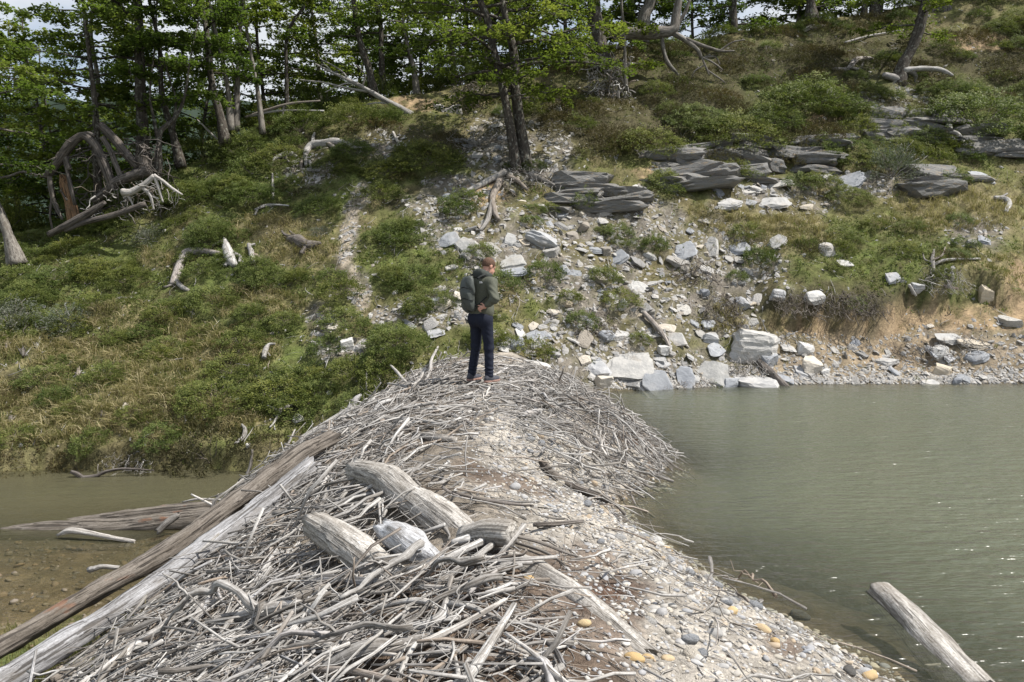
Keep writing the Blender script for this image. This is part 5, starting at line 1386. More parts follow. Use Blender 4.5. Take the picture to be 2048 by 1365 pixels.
def sprays(C, Dr, ln, wd, per, leaf, rr, droop=.15, up=np.array([0, 0, 1.]), tilt=.35, tint0=None, thick=.06):
    """flat fans of leaves: C start points (n,3), Dr directions (n,3), lengths (n,), half widths (n,)"""
    n = len(C)
    Dr = nrm(Dr)
    S = nrm(np.cross(Dr, up) + 1e-6)
    Nn = np.cross(S, Dr)
    a = rr.uniform(0.05, 1, (n, per)) ** .8
    side = rr.uniform(-1, 1, (n, per))
    lat = side * wd[:, None] * (1.05 - a * .75)
    P = C[:, None] + Dr[:, None] * (a * ln[:, None])[..., None] + S[:, None] * lat[..., None]
    P = P + Nn[:, None] * (rr.normal(size=(n, per)) * thick * ln[:, None])[..., None]
    P[..., 2] -= droop * (a ** 2) * ln[:, None] + droop * .5 * np.abs(side) * wd[:, None]
    ax = nrm(Dr[:, None] * (.6 + rr.uniform(0, .5, (n, per, 1))) + S[:, None] * (side * .9)[..., None] + rr.normal(size=(n, per, 3)) * .25)
    nn = nrm(Nn[:, None] + rr.normal(size=(n, per, 3)) * tilt)
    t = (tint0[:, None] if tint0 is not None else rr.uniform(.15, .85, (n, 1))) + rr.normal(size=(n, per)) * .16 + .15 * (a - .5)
    l = leaf * rr.uniform(.7, 1.35, (n, per))
    return leaf_quads(P.reshape(-1, 3), ax.reshape(-1, 3), nn.reshape(-1, 3), l.ravel(), (l * rr.uniform(.55, .85, (n, per))).ravel(), np.clip(t, 0, 1).ravel())

def shrub_proto(seed, kind):
    rr = np.random.RandomState(seed)
    if kind in ('green', 'broad'):      # dwarf beech: flat layered fans
        n = 120 if kind == 'green' else 300
        r = np.sqrt(rr.uniform(size=n)); a = rr.uniform(0, 2 * np.pi, n)
        z = .08 + .5 * (1 - r ** 1.6) * rr.uniform(.35, 1, n) + .07 * rr.uniform(size=n)
        z += .18 * vnoise(np.cos(a) * 2 + seed, np.sin(a) * 2, 0, seed) * (1 - r)
        C = np.stack([np.cos(a) * r * .72, np.sin(a) * r * .66, z], -1)
        Dr = np.stack([np.cos(a) + rr.normal(size=n) * .5, np.sin(a) + rr.normal(size=n) * .5, rr.uniform(0.05, .6, n)], -1)
        q = 1.0 if kind == 'green' else .6
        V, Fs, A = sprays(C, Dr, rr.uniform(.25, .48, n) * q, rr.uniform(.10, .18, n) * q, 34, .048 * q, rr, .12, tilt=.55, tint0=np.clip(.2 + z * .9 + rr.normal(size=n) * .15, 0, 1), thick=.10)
        stems = 16
    elif kind == 'grey':     # twiggy grey-green ball
        n = 240
        d = nrm(rr.normal(size=(n, 3)) + np.array([0, 0, .55])); d[:, 2] = np.abs(d[:, 2])
        C = d * rr.uniform(.25, .75, (n, 1)) * np.array([1, .9, .85])
        V, Fs, A = sprays(C, d + rr.normal(size=(n, 3)) * .3, rr.uniform(.18, .34, n), rr.uniform(.03, .06, n), 12, .038, rr, .0, tilt=.9, thick=.12)
        stems = 40
    else:                    # heath cushion
        n = 220
        r = np.sqrt(rr.uniform(size=n)); a = rr.uniform(0, 2 * np.pi, n)
        z = .30 * (1 - r ** 2) * rr.uniform(.6, 1, n) + .03
        C = np.stack([np.cos(a) * r * .9, np.sin(a) * r * .8, z], -1)
        Dr = np.stack([np.cos(a) * .7, np.sin(a) * .7, np.full(n, .8)], -1) + rr.normal(size=(n, 3)) * .4
        V, Fs, A = sprays(C, Dr, rr.uniform(.10, .2, n), rr.uniform(.03, .06, n), 12, .034, rr, .0, tilt=.9, thick=.15)
        stems = 8
    m = stems
    a = rr.uniform(0, 2 * np.pi, m); l = rr.uniform(.35, .85, m)
    e = np.stack([np.cos(a) * l * .75, np.sin(a) * l * .75, (.22 if kind == 'heath' else .42) * rr.uniform(.4, 1.1, m)], -1)
    if kind == 'grey': e = nrm(rr.normal(size=(m, 3)) + np.array([0, 0, .8])) * l[:, None] * 1.05; e[:, 2] = np.abs(e[:, 2])
    E = np.stack([np.zeros((m, 3)) - np.array([0, 0, .05]), e], 1)
    return (V, Fs, A), stick_mass(E, 6, 4, .006, .013, 1.3, seed + 9)

SHR = {}
for kind, cnt, mat in (('green', 9, M_SHRUB), ('broad', 5, M_SHRUB), ('grey', 3, M_GREYLEAF), ('heath', 5, M_HEATH)):
    SHR[kind] = []
    for i in range(cnt):
        fo, st = shrub_proto(6000 + 37 * i + len(kind), kind)
        f = mk('foliage', *fo, smooth=False); f.materials.append(mat)
        s_ = mk('stems', *st); s_.materials.append(M_ROOT if kind != 'grey' else M_STICK)
        SHR[kind].append((f, s_))

def shrub(kind, p, size, label, group, squash=1.0, i=None, n=None):
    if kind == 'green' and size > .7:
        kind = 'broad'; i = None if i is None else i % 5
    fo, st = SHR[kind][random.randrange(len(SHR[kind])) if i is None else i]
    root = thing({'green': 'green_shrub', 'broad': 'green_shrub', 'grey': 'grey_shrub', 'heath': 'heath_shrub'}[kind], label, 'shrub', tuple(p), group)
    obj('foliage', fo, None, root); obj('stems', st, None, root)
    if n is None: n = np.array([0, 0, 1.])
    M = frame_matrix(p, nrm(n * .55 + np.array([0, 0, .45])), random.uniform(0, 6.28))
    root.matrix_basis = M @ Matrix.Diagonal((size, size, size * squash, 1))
    return root

HS = [  # px, py (base), width px, kind, squash, label
 (1090, 555, 80, 'green', 1.2, 'bright green bush in the scree right above the shoulder of the person'), (1310, 500, 54, 'green', 1.6, 'upright dark green bush on the right scree'), (1235, 470, 60, 'green', 1.0, 'round green bush at the top of the scree'),
 (1520, 525, 70, 'green', 1.3, 'green bush among dead sticks at the right edge of the scree'), (1165, 650, 66, 'green', 1.1, 'green bush low on the scree right of the person'), (1140, 600, 50, 'green', 1.1, 'small green bush at mid scree right of the person'),
 (800, 700, 150, 'green', .9, 'wide green bush right behind the left end of the sticks'), (680, 590, 90, 'green', 1.0, 'green bush on the left side of the worn trail'), (840, 620, 70, 'green', 1.0, 'green bush just left of the backpack'),
 (690, 655, 100, 'green', .9, 'green bush above the bright white boulder'), (590, 770, 110, 'green', .9, 'dark green bush on the slope above the stream corner'), (430, 810, 180, 'green', .8, 'broad bright green bush over the stream bank'),
 (215, 760, 90, 'green', 1.0, 'green bush standing in the straw grass at left'), (185, 895, 80, 'green', 1.2, 'green bush at the edge of the stream bank'), (555, 800, 130, 'green', .8, 'green bush between the stream bank and the sticks'),
 (760, 760, 90, 'green', 1.3, 'green bush touching the left edge of the stick dam'), (655, 700, 80, 'green', .9, 'low green bush left of the bright white boulder'),
 (130, 655, 110, 'grey', 1.0, 'teal-grey round bush on the left slope'), (30, 650, 130, 'grey', .9, 'grey-green bush at the left edge of the picture'), (1785, 355, 135, 'grey', 1.15, 'big pale grey twiggy bush below the bare patch on the right'),
 (640, 470, 50, 'grey', .8, 'small grey bush near the splintered stump'), (900, 610, 60, 'grey', .8, 'small grey-green bush behind the backpack'), (300, 480, 80, 'grey', .8, 'grey twiggy bush under the uprooted tree'),
 (1170, 410, 60, 'green', 1.3, 'green bush growing on the dark rock face under the main tree'), (1030, 335, 50, 'green', .6, 'small green tuft at the foot of the main tree'), (1650, 300, 70, 'green', 1.0, 'green bush between the dark ledges'),
 (1960, 255, 230, 'green', .9, 'wide layered green bush at the right edge below the ridge'), (1620, 215, 200, 'green', .8, 'broad green bush at the left of the bare patch'), (1480, 285, 200, 'green', .7, 'broad green bush spreading above the long dark ledge'),
 (1300, 300, 170, 'green', .7, 'wide shaded green bush right of the main tree'), (1400, 250, 150, 'green', .7, 'green bush in the shade above the wide bush'), (1550, 250, 140, 'green', .8, 'bright green bush in the sun above the long ledge'),
 (420, 920, 150, 'heath', 2.0, 'dark olive heath hanging over the stream bank'), (310, 925, 90, 'heath', 1.6, 'brown heath on the lip of the stream bank'), (540, 900, 80, 'heath', 1.6, 'brown heath where the stream meets the dam'),
 (1276, 712, 40, 'heath', .8, 'mossy tuft growing on the broad pale slab by the shore'), (1605, 372, 80, 'green', .8, 'green bush in front of the slate stack'), (1905, 365, 70, 'green', .9, 'green bush under the layered right ledge'), (1820, 455, 60, 'green', .7, 'flat green bush in the right grass'),
 (1680, 475, 60, 'green', .9, 'green bush at the upper edge of the right grass'), (1710, 612, 50, 'green', .7, 'bright green tuft on the root mat'), (850, 330, 160, 'green', .7, 'broad green bush under the fallen tree'), (1000, 635, 30, 'green', .8, 'tiny bright green plant right of the person'),
 (1395, 305, 60, 'green', .8, 'small green bush on top of the long dark ledge'), (1350, 372, 50, 'green', .9, 'green bush at the left foot of the long dark ledge'), (1500, 352, 50, 'green', .7, 'small bush in front of the long dark ledge'), (1100, 420, 44, 'green', .8, 'small bush at the foot of the rock face under the beech'), (1930, 318, 70, 'green', .8, 'green bush in front of the right edge ledge'), (1745, 285, 50, 'green', .8, 'small bush at the foot of the upper right ledge'),
 (1430, 440, 60, 'heath', 1.0, 'brown heath tuft above the right scree'), (55, 928, 130, 'heath', 1.5, 'brown heath on the stream bank at the left edge'), (150, 930, 100, 'heath', 1.4, 'dark heath below the bush on the stream bank'), (240, 922, 90, 'heath', 1.5, 'dry heath above the pale hanging roots'), (480, 925, 70, 'heath', 1.6, 'dark heath at the right end of the stream bank'),
 (90, 760, 100, 'green', .7, 'low shrub among the dead stumps in the straw'), (320, 880, 90, 'green', .8, 'green shrub above the brown bank heath'), (30, 880, 90, 'green', .7, 'low green shrub at the left edge above the stream'), (150, 820, 80, 'green', .7, 'low green shrub in the low straw grass'),
 (60, 600, 120, 'green', 0.8, 'olive shrub above the grey bush at the left edge'),
 (250, 565, 110, 'green', 0.8, 'green shrub left of the curved bleached log'),
 (335, 630, 90, 'green', 0.8, 'green shrub under the curved bleached log'),
 (430, 605, 100, 'green', 0.8, 'green shrub below the gnarled root'),
 (485, 690, 100, 'green', 0.8, 'green shrub left of the short peeled root'),
 (330, 705, 90, 'green', 0.8, 'green shrub at the right end of the straw'),
 (545, 565, 90, 'green', 0.8, 'green shrub below the small forked root'),
 (120, 560, 100, 'green', 0.8, 'green shrub above the teal-grey bush'),
 (405, 545, 80, 'green', 0.8, 'small shrub in the bend of the curved log'),
 (570, 650, 80, 'green', 0.8, 'green shrub above the short peeled root'),
 (265, 835, 70, 'green', 0.8, 'small shrub in the straw above the stream bank'),
 (465, 745, 110, 'green', 0.8, 'broad shrub below the short peeled root'),
 (635, 790, 90, 'green', 0.8, 'green shrub beside the white spiky root'),
 (20, 560, 90, 'green', 0.8, 'green shrub at the left edge by the lichen trunk'),
 (195, 610, 80, 'green', 0.8, 'shrub right of the teal-grey bush'),
 (300, 670, 80, 'green', 0.8, 'shrub in the middle of the left slope'),
 (420, 470, 110, 'green', 0.9, 'green shrub above the gnarled root'),
 (500, 400, 130, 'green', 0.8, 'broad green shrub beside the standing dead stem'),
 (380, 400, 120, 'green', 0.8, 'green shrub right of the white claw roots'),
 (640, 420, 100, 'green', 0.8, 'green shrub left of the upper trail'),
 (770, 350, 110, 'green', 0.7, 'green shrub at the top of the worn trail'),
 (560, 330, 130, 'green', 0.9, 'green shrub under the root tangle'),
 (480, 310, 140, 'green', 1.0, 'tall green shrub below the pale twin trunk'),
 (700, 250, 130, 'green', 1.0, 'green shrub under the fallen tree twigs'),
 (600, 265, 130, 'green', 1.0, 'green shrub behind the root tangle on the ridge'),
 (800, 480, 90, 'green', 0.8, 'green shrub right of the worn trail'),
 (830, 560, 100, 'green', 0.8, 'olive shrub above the backpack'),
]
for i, (px, py, w, kd, sq, lab) in enumerate(HS):
    g = on_ground(px, py)[0]
    if np.isnan(g).any(): continue
    if lab.startswith('mossy tuft'): g = g + np.array([0, -.1, .28])
    shrub(kd, g, w * g[1] / FPX / 1.75, lab, 'shrubs on the hillside', sq, i % len(SHR[kd]), slope_frame(g[:1], g[1:2])[0])

def w_green(zo, qx, qy, x, y):
    c = np.clip(.5 + 1.7 * fbm(x * .8, y * .8, 0, 2, 77), 0, 1)
    w = .10 + .55 * zo['green'] * c
    w = np.where((qx < 880) & (qy < 560), np.maximum(w, .5 * c + .1), w)
    w = np.where((qx > 1330) & (qy < 330), np.maximum(w, .9 * c), w)
    w = np.where((qx > 860) & (qx < 1500) & (qy > 400) & (qy < 700), .34, w)
    w = np.where((qx > 1050) & (qx < 1400) & (qy < 340), np.maximum(w, .45 * c), w)
    w = w * (1 - .45 * zo['gravel']) * (1 - .6 * zo['straw']) * (1 - .55 * zo['dark'])
    return np.where((qx > 1490) & (qy > 620), 0, w * (1 - zo['trail']))
P, rr = hill_sample(250, 6501, w_green, thr=.03, tr=(.03, 1.02))
Nn = slope_frame(P[:, 0], P[:, 1])
for p, n in zip(P, Nn):
    sz = rr.uniform(.34, .75)
    lab = ('small' if sz < .48 else ('middling' if sz < .62 else 'broad')) + ' green beech shrub ' + beside(p[:3], LM_HILL)
    up = p[4] < 420
    shrub('green', p[:3], sz * (1.1 if up else .74), lab, 'shrubs on the hillside', rr.uniform(.7, 1.1), None, n)
P, rr = hill_sample(190, 6502, lambda zo, qx, qy, x, y: np.where((qx > 1100) & (qy < 330), .35 + zo['dark'], .10 * (1 - zo['gravel']) + .15 * zo['dark']) * (1 - (qx > 1490) * (qy > 640)), thr=.03, tr=(.03, 1.02))
Nn = slope_frame(P[:, 0], P[:, 1])
for p, n in zip(P, Nn):
    lab = 'brown heath cushion ' + beside(p[:3], LM_HILL)
    shrub('heath', p[:3], rr.uniform(.35, .8) * (1.2 if p[4] < 330 else .7), lab, 'heath on the hillside', rr.uniform(.8, 1.2), None, n)

# ------------------------------------------------------------------ grass: nobody could count it
def grass_mass(P, Nn, rr, blades, ln, wd, tint, lay=.6):
    n = len(P)
    m = n * blades
    base = np.repeat(P, blades, 0) + rr.normal(size=(m, 3)) * np.array([.05, .05, .008])
    a = rr.uniform(0, 2 * np.pi, m)
    out = np.stack([np.cos(a), np.sin(a) - .5, np.zeros(m)], -1) * rr.uniform(.2, 1.1, (m, 1)) * lay
    d1 = nrm(out * .5 + np.array([0, 0, 1.])); d2 = nrm(out * 1.6 + np.array([0, 0, .35]))
    L = np.repeat(ln, blades) * rr.uniform(.6, 1.3, m)
    S = nrm(np.cross(d1, rr.normal(size=(m, 3)))) * (wd * rr.uniform(.6, 1.3, m))[:, None]
    p1 = base + d1 * (L * .5)[:, None]; p2 = p1 + d2 * (L * .5)[:, None]
    V = np.stack([base - S, base + S, p1 - S * .8, p1 + S * .8, p2], 1).reshape(-1, 3)
    o = (np.arange(m) * 5)[:, None]
    t = np.repeat(np.clip(np.repeat(tint, blades) + rr.normal(size=m) * .12, 0, 1), 5)
    return V, [o + np.array([0, 1, 3, 2]), o + np.array([2, 3, 4])], {'tint': ('FLOAT', t)}
def w_grass(zo, qx, qy, x, y):
    w = .40 + .6 * zo['straw'] + .25 * zo['green'] - .55 * zo['gravel'] - .45 * zo['dark'] - .3 * zo['ochre']
    w = w * np.clip(.75 + 1.4 * fbm(x * 1.6, y * 1.6, 0, 2, 78), .1, 1)
    w = np.where((qx > 1490) & (qy > 640), .04, w) * (1 - .9 * zo['trail'])
    return np.clip(w, .03, 1)
P, rr = hill_sample(13800, 6601, w_grass, thr=0, pxr=(-190, 2240), tr=(.005, 1.03))
zo, _, _ = hill_zones(P[:, 0], P[:, 1], P[:, 2])
t = .14 + .48 * zo['straw'] * np.clip(.6 + 1.5 * fbm(P[:, 0] * 1.7, P[:, 1] * 1.7, 0, 2, 84), 0, 1.2) + .34 * fbm(P[:, 0] * 1.2, P[:, 1] * 1.2, 0, 3, 79) + .10 * (P[:, 3] > 1380) * (P[:, 4] > 330) - .05 * zo['green']
P3 = P[:, :3] + np.array([0, 0, -.01])
parts = [grass_mass(P3, None, rr, 7, .055 + .09 * rr.uniform(size=len(P)) + .10 * zo['straw'] * rr.uniform(size=len(P)), .0068, t, .8)]
# straw swathes combed down the slope by the old flood
Q, rr = hill_sample(900, 6602, lambda zo, qx, qy, x, y: zo['straw'], thr=.3)
parts.append(grass_mass(Q[:, :3], None, rr, 18, rr.uniform(.16, .34, len(Q)), .0065, np.full(len(Q), .72) + .15 * rr.normal(size=len(Q)), 1.5))
# bank by the photographer's left
x = rr.uniform(-7.5, -2.9, 1100); y = rr.uniform(4.6, 7.4, 1100); z = dam(x, y); ok = (z < -.2) & (y < 7.15 + .4 * fbm(x, y * 0, 0, 2, 80))
Q = np.column_stack([x, y, z])[ok]
parts.append(grass_mass(Q, None, rr, 14, rr.uniform(.06, .16, len(Q)), .003, rr.uniform(.1, .6, len(Q)), .7))
obj('grass', mk('grass', *join(parts), smooth=False), M_GRASS, kind='stuff', label='green and straw coloured grass over the hillside', category='grass')
# moss and creeping mats: fine leaves hugging the soil
Q, rr = hill_sample(11300, 6603, lambda zo, qx, qy, x, y: np.clip((.35 + .6 * zo['green'] - .45 * zo['gravel'] - .3 * zo['straw']) * np.clip(.7 + 1.6 * fbm(x * 1.3, y * 1.3, 0, 2, 81), 0, 1), .02, 1) * (1 - .95 * (qx > 1490) * (qy > 630)), thr=0, pxr=(-190, 2240), tr=(.01, 1.03))
n = len(Q)
V, Fs, A = sprays(Q[:, :3] + np.array([0, 0, .02]), rr.normal(size=(n, 3)) * np.array([1, 1, .15]) + np.array([0, -.2, .35]), rr.uniform(.06, .16, n), rr.uniform(.03, .07, n), 6, .045, rr, .0, tilt=.8, tint0=np.clip(.45 + .5 * fbm(Q[:, 0] * 2, Q[:, 1] * 2, 0, 2, 83), 0, 1), thick=.15)
obj('ground_cover', mk('ground_cover', V, Fs, A, smooth=False), M_SHRUB, kind='stuff', label='creeping green leaves and moss between the shrubs', category='ground cover')

# tall leafy bushes just behind the ridge, under the trees
rr = np.random.RandomState(6700)
order = ['first', 'second', 'third', 'fourth', 'fifth', 'sixth', 'seventh', 'eighth', 'ninth', 'tenth', 'eleventh', 'twelfth', 'thirteenth', 'fourteenth', 'fifteenth', 'sixteenth', 'seventeenth', 'eighteenth']
for i in range(18):
    px = -20 + i * 72 + rr.uniform(-20, 20); C = float(np.interp(px, *T_C)); y = C + rr.uniform(.6, 3.2); x = (px - 1024) / FPX * y
    shrub('green', np.array([x, y, float(hill(np.array([x]), np.array([y]))[0]) - .05]), rr.uniform(1.0, 1.6), 'tall leafy bush behind the ridge under the trees, ' + order[i] + ' from left', 'bushes behind the ridge', rr.uniform(1.2, 1.9))

# ------------------------------------------------------------------ trees of the ridge
def grow_crown(trunk, lo, hi, Rmax, limbs, leaf, rr, per=16, twigs=8, flat=.25, z_off=None, dens=1.0, lean=(0, 0), culls=True):
    """trunk (s,4): path + radius. Returns limb tubes and leaf fans between heights lo..hi above the foot"""
    z = trunk[:, 2] - trunk[0, 2]
    tl, C, Dr, ln, wd, t0 = [], [], [], [], [], []
    tubes_l = []
    for i in range(limbs):
        u = (i + rr.uniform(0, 1)) / limbs
        h = lo + (hi - lo) * u
        j = np.interp(h, z, np.arange(len(z)))
        b = np.array([np.interp(j, np.arange(len(z)), trunk[:, q]) for q in range(4)])
        az = i * 2.399 + rr.uniform(-.6, .6)
        prof = (1 - .75 * max(0, u - .35) / .65) * (.65 + .35 * min(1, u * 4))
        L = Rmax * prof * rr.uniform(.6, 1.1)
        d = np.array([math.cos(az), math.sin(az), 0]) + np.array([lean[0], lean[1], 0]) * .5
        d /= np.linalg.norm(d[:2])
        s = 7; t = np.linspace(0, 1, s)
        rise = rr.uniform(.05, .45) * (.6 + u)
        P = b[:3] + d * (L * t)[:, None] + np.array([0, 0, 1.]) * (L * (rise * t - (rise * .75 + .08) * t ** 2))[:, None] + rr.normal(size=(s, 3)) * .05 * L * t[:, None]
        r0 = max(.012, min(b[3] * .5, .012 + .016 * L))
        tubes_l.append((P, r0 * (1 - .8 * t)))
        m = max(3, int(twigs * L / max(Rmax, .1) + 2))
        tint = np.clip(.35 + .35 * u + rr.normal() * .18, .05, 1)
        for q in range(m):
            a = .22 + .78 * (q + rr.uniform(0, 1)) / m
            c = np.array([np.interp(a, t, P[:, w]) for w in range(3)])
            if culls and float(project(c[0], c[1], c[2])[1]) < -130 and q % 3: continue      # far above the picture: a thinner crown is enough
            sd = (1 if q % 2 else -1) * rr.uniform(.35, 1.15)
            dd = np.array([d[0] * math.cos(sd) - d[1] * math.sin(sd), d[0] * math.sin(sd) + d[1] * math.cos(sd), rr.uniform(-.12, .22)])
            tl2 = rr.uniform(.35, .8) * (1.15 - .5 * a) * min(1.0, .45 + L * .25)
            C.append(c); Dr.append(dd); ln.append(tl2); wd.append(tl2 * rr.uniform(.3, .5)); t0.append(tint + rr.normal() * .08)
    C, Dr, ln, wd, t0 = map(np.array, (C, Dr, ln, wd, t0))
    lf = sprays(C, Dr, ln, wd, per, leaf, rr, .12, tilt=.65, tint0=np.clip(t0, 0, 1), thick=.14)
    P = np.stack([p for p, r in tubes_l]); R = np.stack([r for p, r in tubes_l])
    lt = tubes(P, R, 5, None, 0, rr.randint(1 << 20))
    # the twigs that carry the fans
    E = np.stack([C, C + nrm(Dr) * ln[:, None] * .8], 1)
    tw = stick_mass(E, 3, 3, .004, .009, .6, rr.randint(1 << 20))
    return join([lt, tw]), lf

def tree(label, base, stems, height, seed, crown=None, mat=None, name='beech_tree', D=None, group='beech trees on the ridge', leafm=None, foot=1.5, dead=None):
    """base pixel on the ridge; stems: list of way-points (px, py, width) going up; extended to full height"""
    rr = np.random.RandomState(seed)
    g = on_ground(base[0], base[1])[0] if D is None else at(base[0], base[1], D)
    if np.isnan(g).any():
        D = 27.0; g = at(base[0], base[1], D)
    D = g[1]
    root = thing(name, label, 'tree', tuple(g), group)
    lims, lvs = [], []
    for si, st in enumerate(stems):
        p = np.array(st, float)
        P = at(p[:, 0], p[:, 1], D + (.25 * si))
        R = p[:, 2] * D / FPX / 2 * .78
        top = P[-1]; h = top[2] - g[2]
        dirn = nrm(P[-1] - P[-2]) * .5 + np.array([0, 0, .7])
        rest_h = max(height - h, .5)
        ext = [top + dirn * rest_h * f + rr.normal(size=3) * .08 * rest_h * np.array([1, 1, 0]) for f in (.33, .66, 1.0)]
        path = np.vstack([P] + [e[None] for e in ext]); rad = np.concatenate([R, R[-1] * np.array([.72, .45, .15])])
        path[0, 2] -= .25; rad[0] *= foot
        V, Fs, A = one_tube(path, rad, 14, 40, .16, .2, 0, seed + si)
        obj('trunk', mk('trunk', V - g, Fs, A), mat or M_BARK, root)
        if crown and si < crown.get('stems', 9):
            Q = spline(np.column_stack([path, rad]), 40)
            c = dict(crown); c.pop('stems', None)
            if dead:
                pass
            limb, leafs = grow_crown(Q, c['lo'], c.get('hi', height * .97), c['R'], c['n'], c.get('leaf', .088), rr, c.get('per', 15), c.get('twigs', 8))
            lims.append(limb); lvs.append(leafs)
    if lims:
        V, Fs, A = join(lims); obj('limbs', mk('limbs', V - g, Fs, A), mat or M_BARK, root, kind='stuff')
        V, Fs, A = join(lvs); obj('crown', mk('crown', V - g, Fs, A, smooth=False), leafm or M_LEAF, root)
    return root

tree('main beech with twin dark trunks standing on the roots above the person', (1042, 342),
     [[(1034, 345, 30), (1028, 300, 25), (1016, 230, 22), (1004, 170, 21), (990, 110, 18), (975, 40, 18), (960, -20, 16)], [(1052, 345, 42), (1046, 290, 30), (1036, 220, 27), (1030, 170, 23), (1028, 110, 22), (1010, 30, 18), (1004, -20, 16)]],
     9.0, 7001, dict(lo=2.1, hi=8.6, R=3.1, n=36, per=52, twigs=10), foot=1.25)
for sp in ([(1010, 345, 16), (980, 360, 13), (945, 378, 12), (905, 398, 9)], [(1000, 362, 15), (985, 395, 13), (990, 425, 12), (998, 440, 8)], [(1060, 350, 14), (1085, 360, 10), (1110, 372, 7)], [(985, 400, 10), (975, 440, 10), (960, 462, 6)], [(1015, 352, 10), (1035, 362, 9), (1055, 380, 6)]):
    p = np.array(sp, float); P = on_ground(p[:, 0], p[:, 1], .15)
    V, Fs, A = one_tube(P, p[:, 2] * P[:, 1] / FPX / 2, 8, 20, .25, .15, 0, int(p[0, 0]))
    r_ = [o for o in COL.objects if o.get('label', '').startswith('main beech')][0]
    obj('root', mk('root', V - np.array(r_.location), Fs, A), M_STICK, r_)

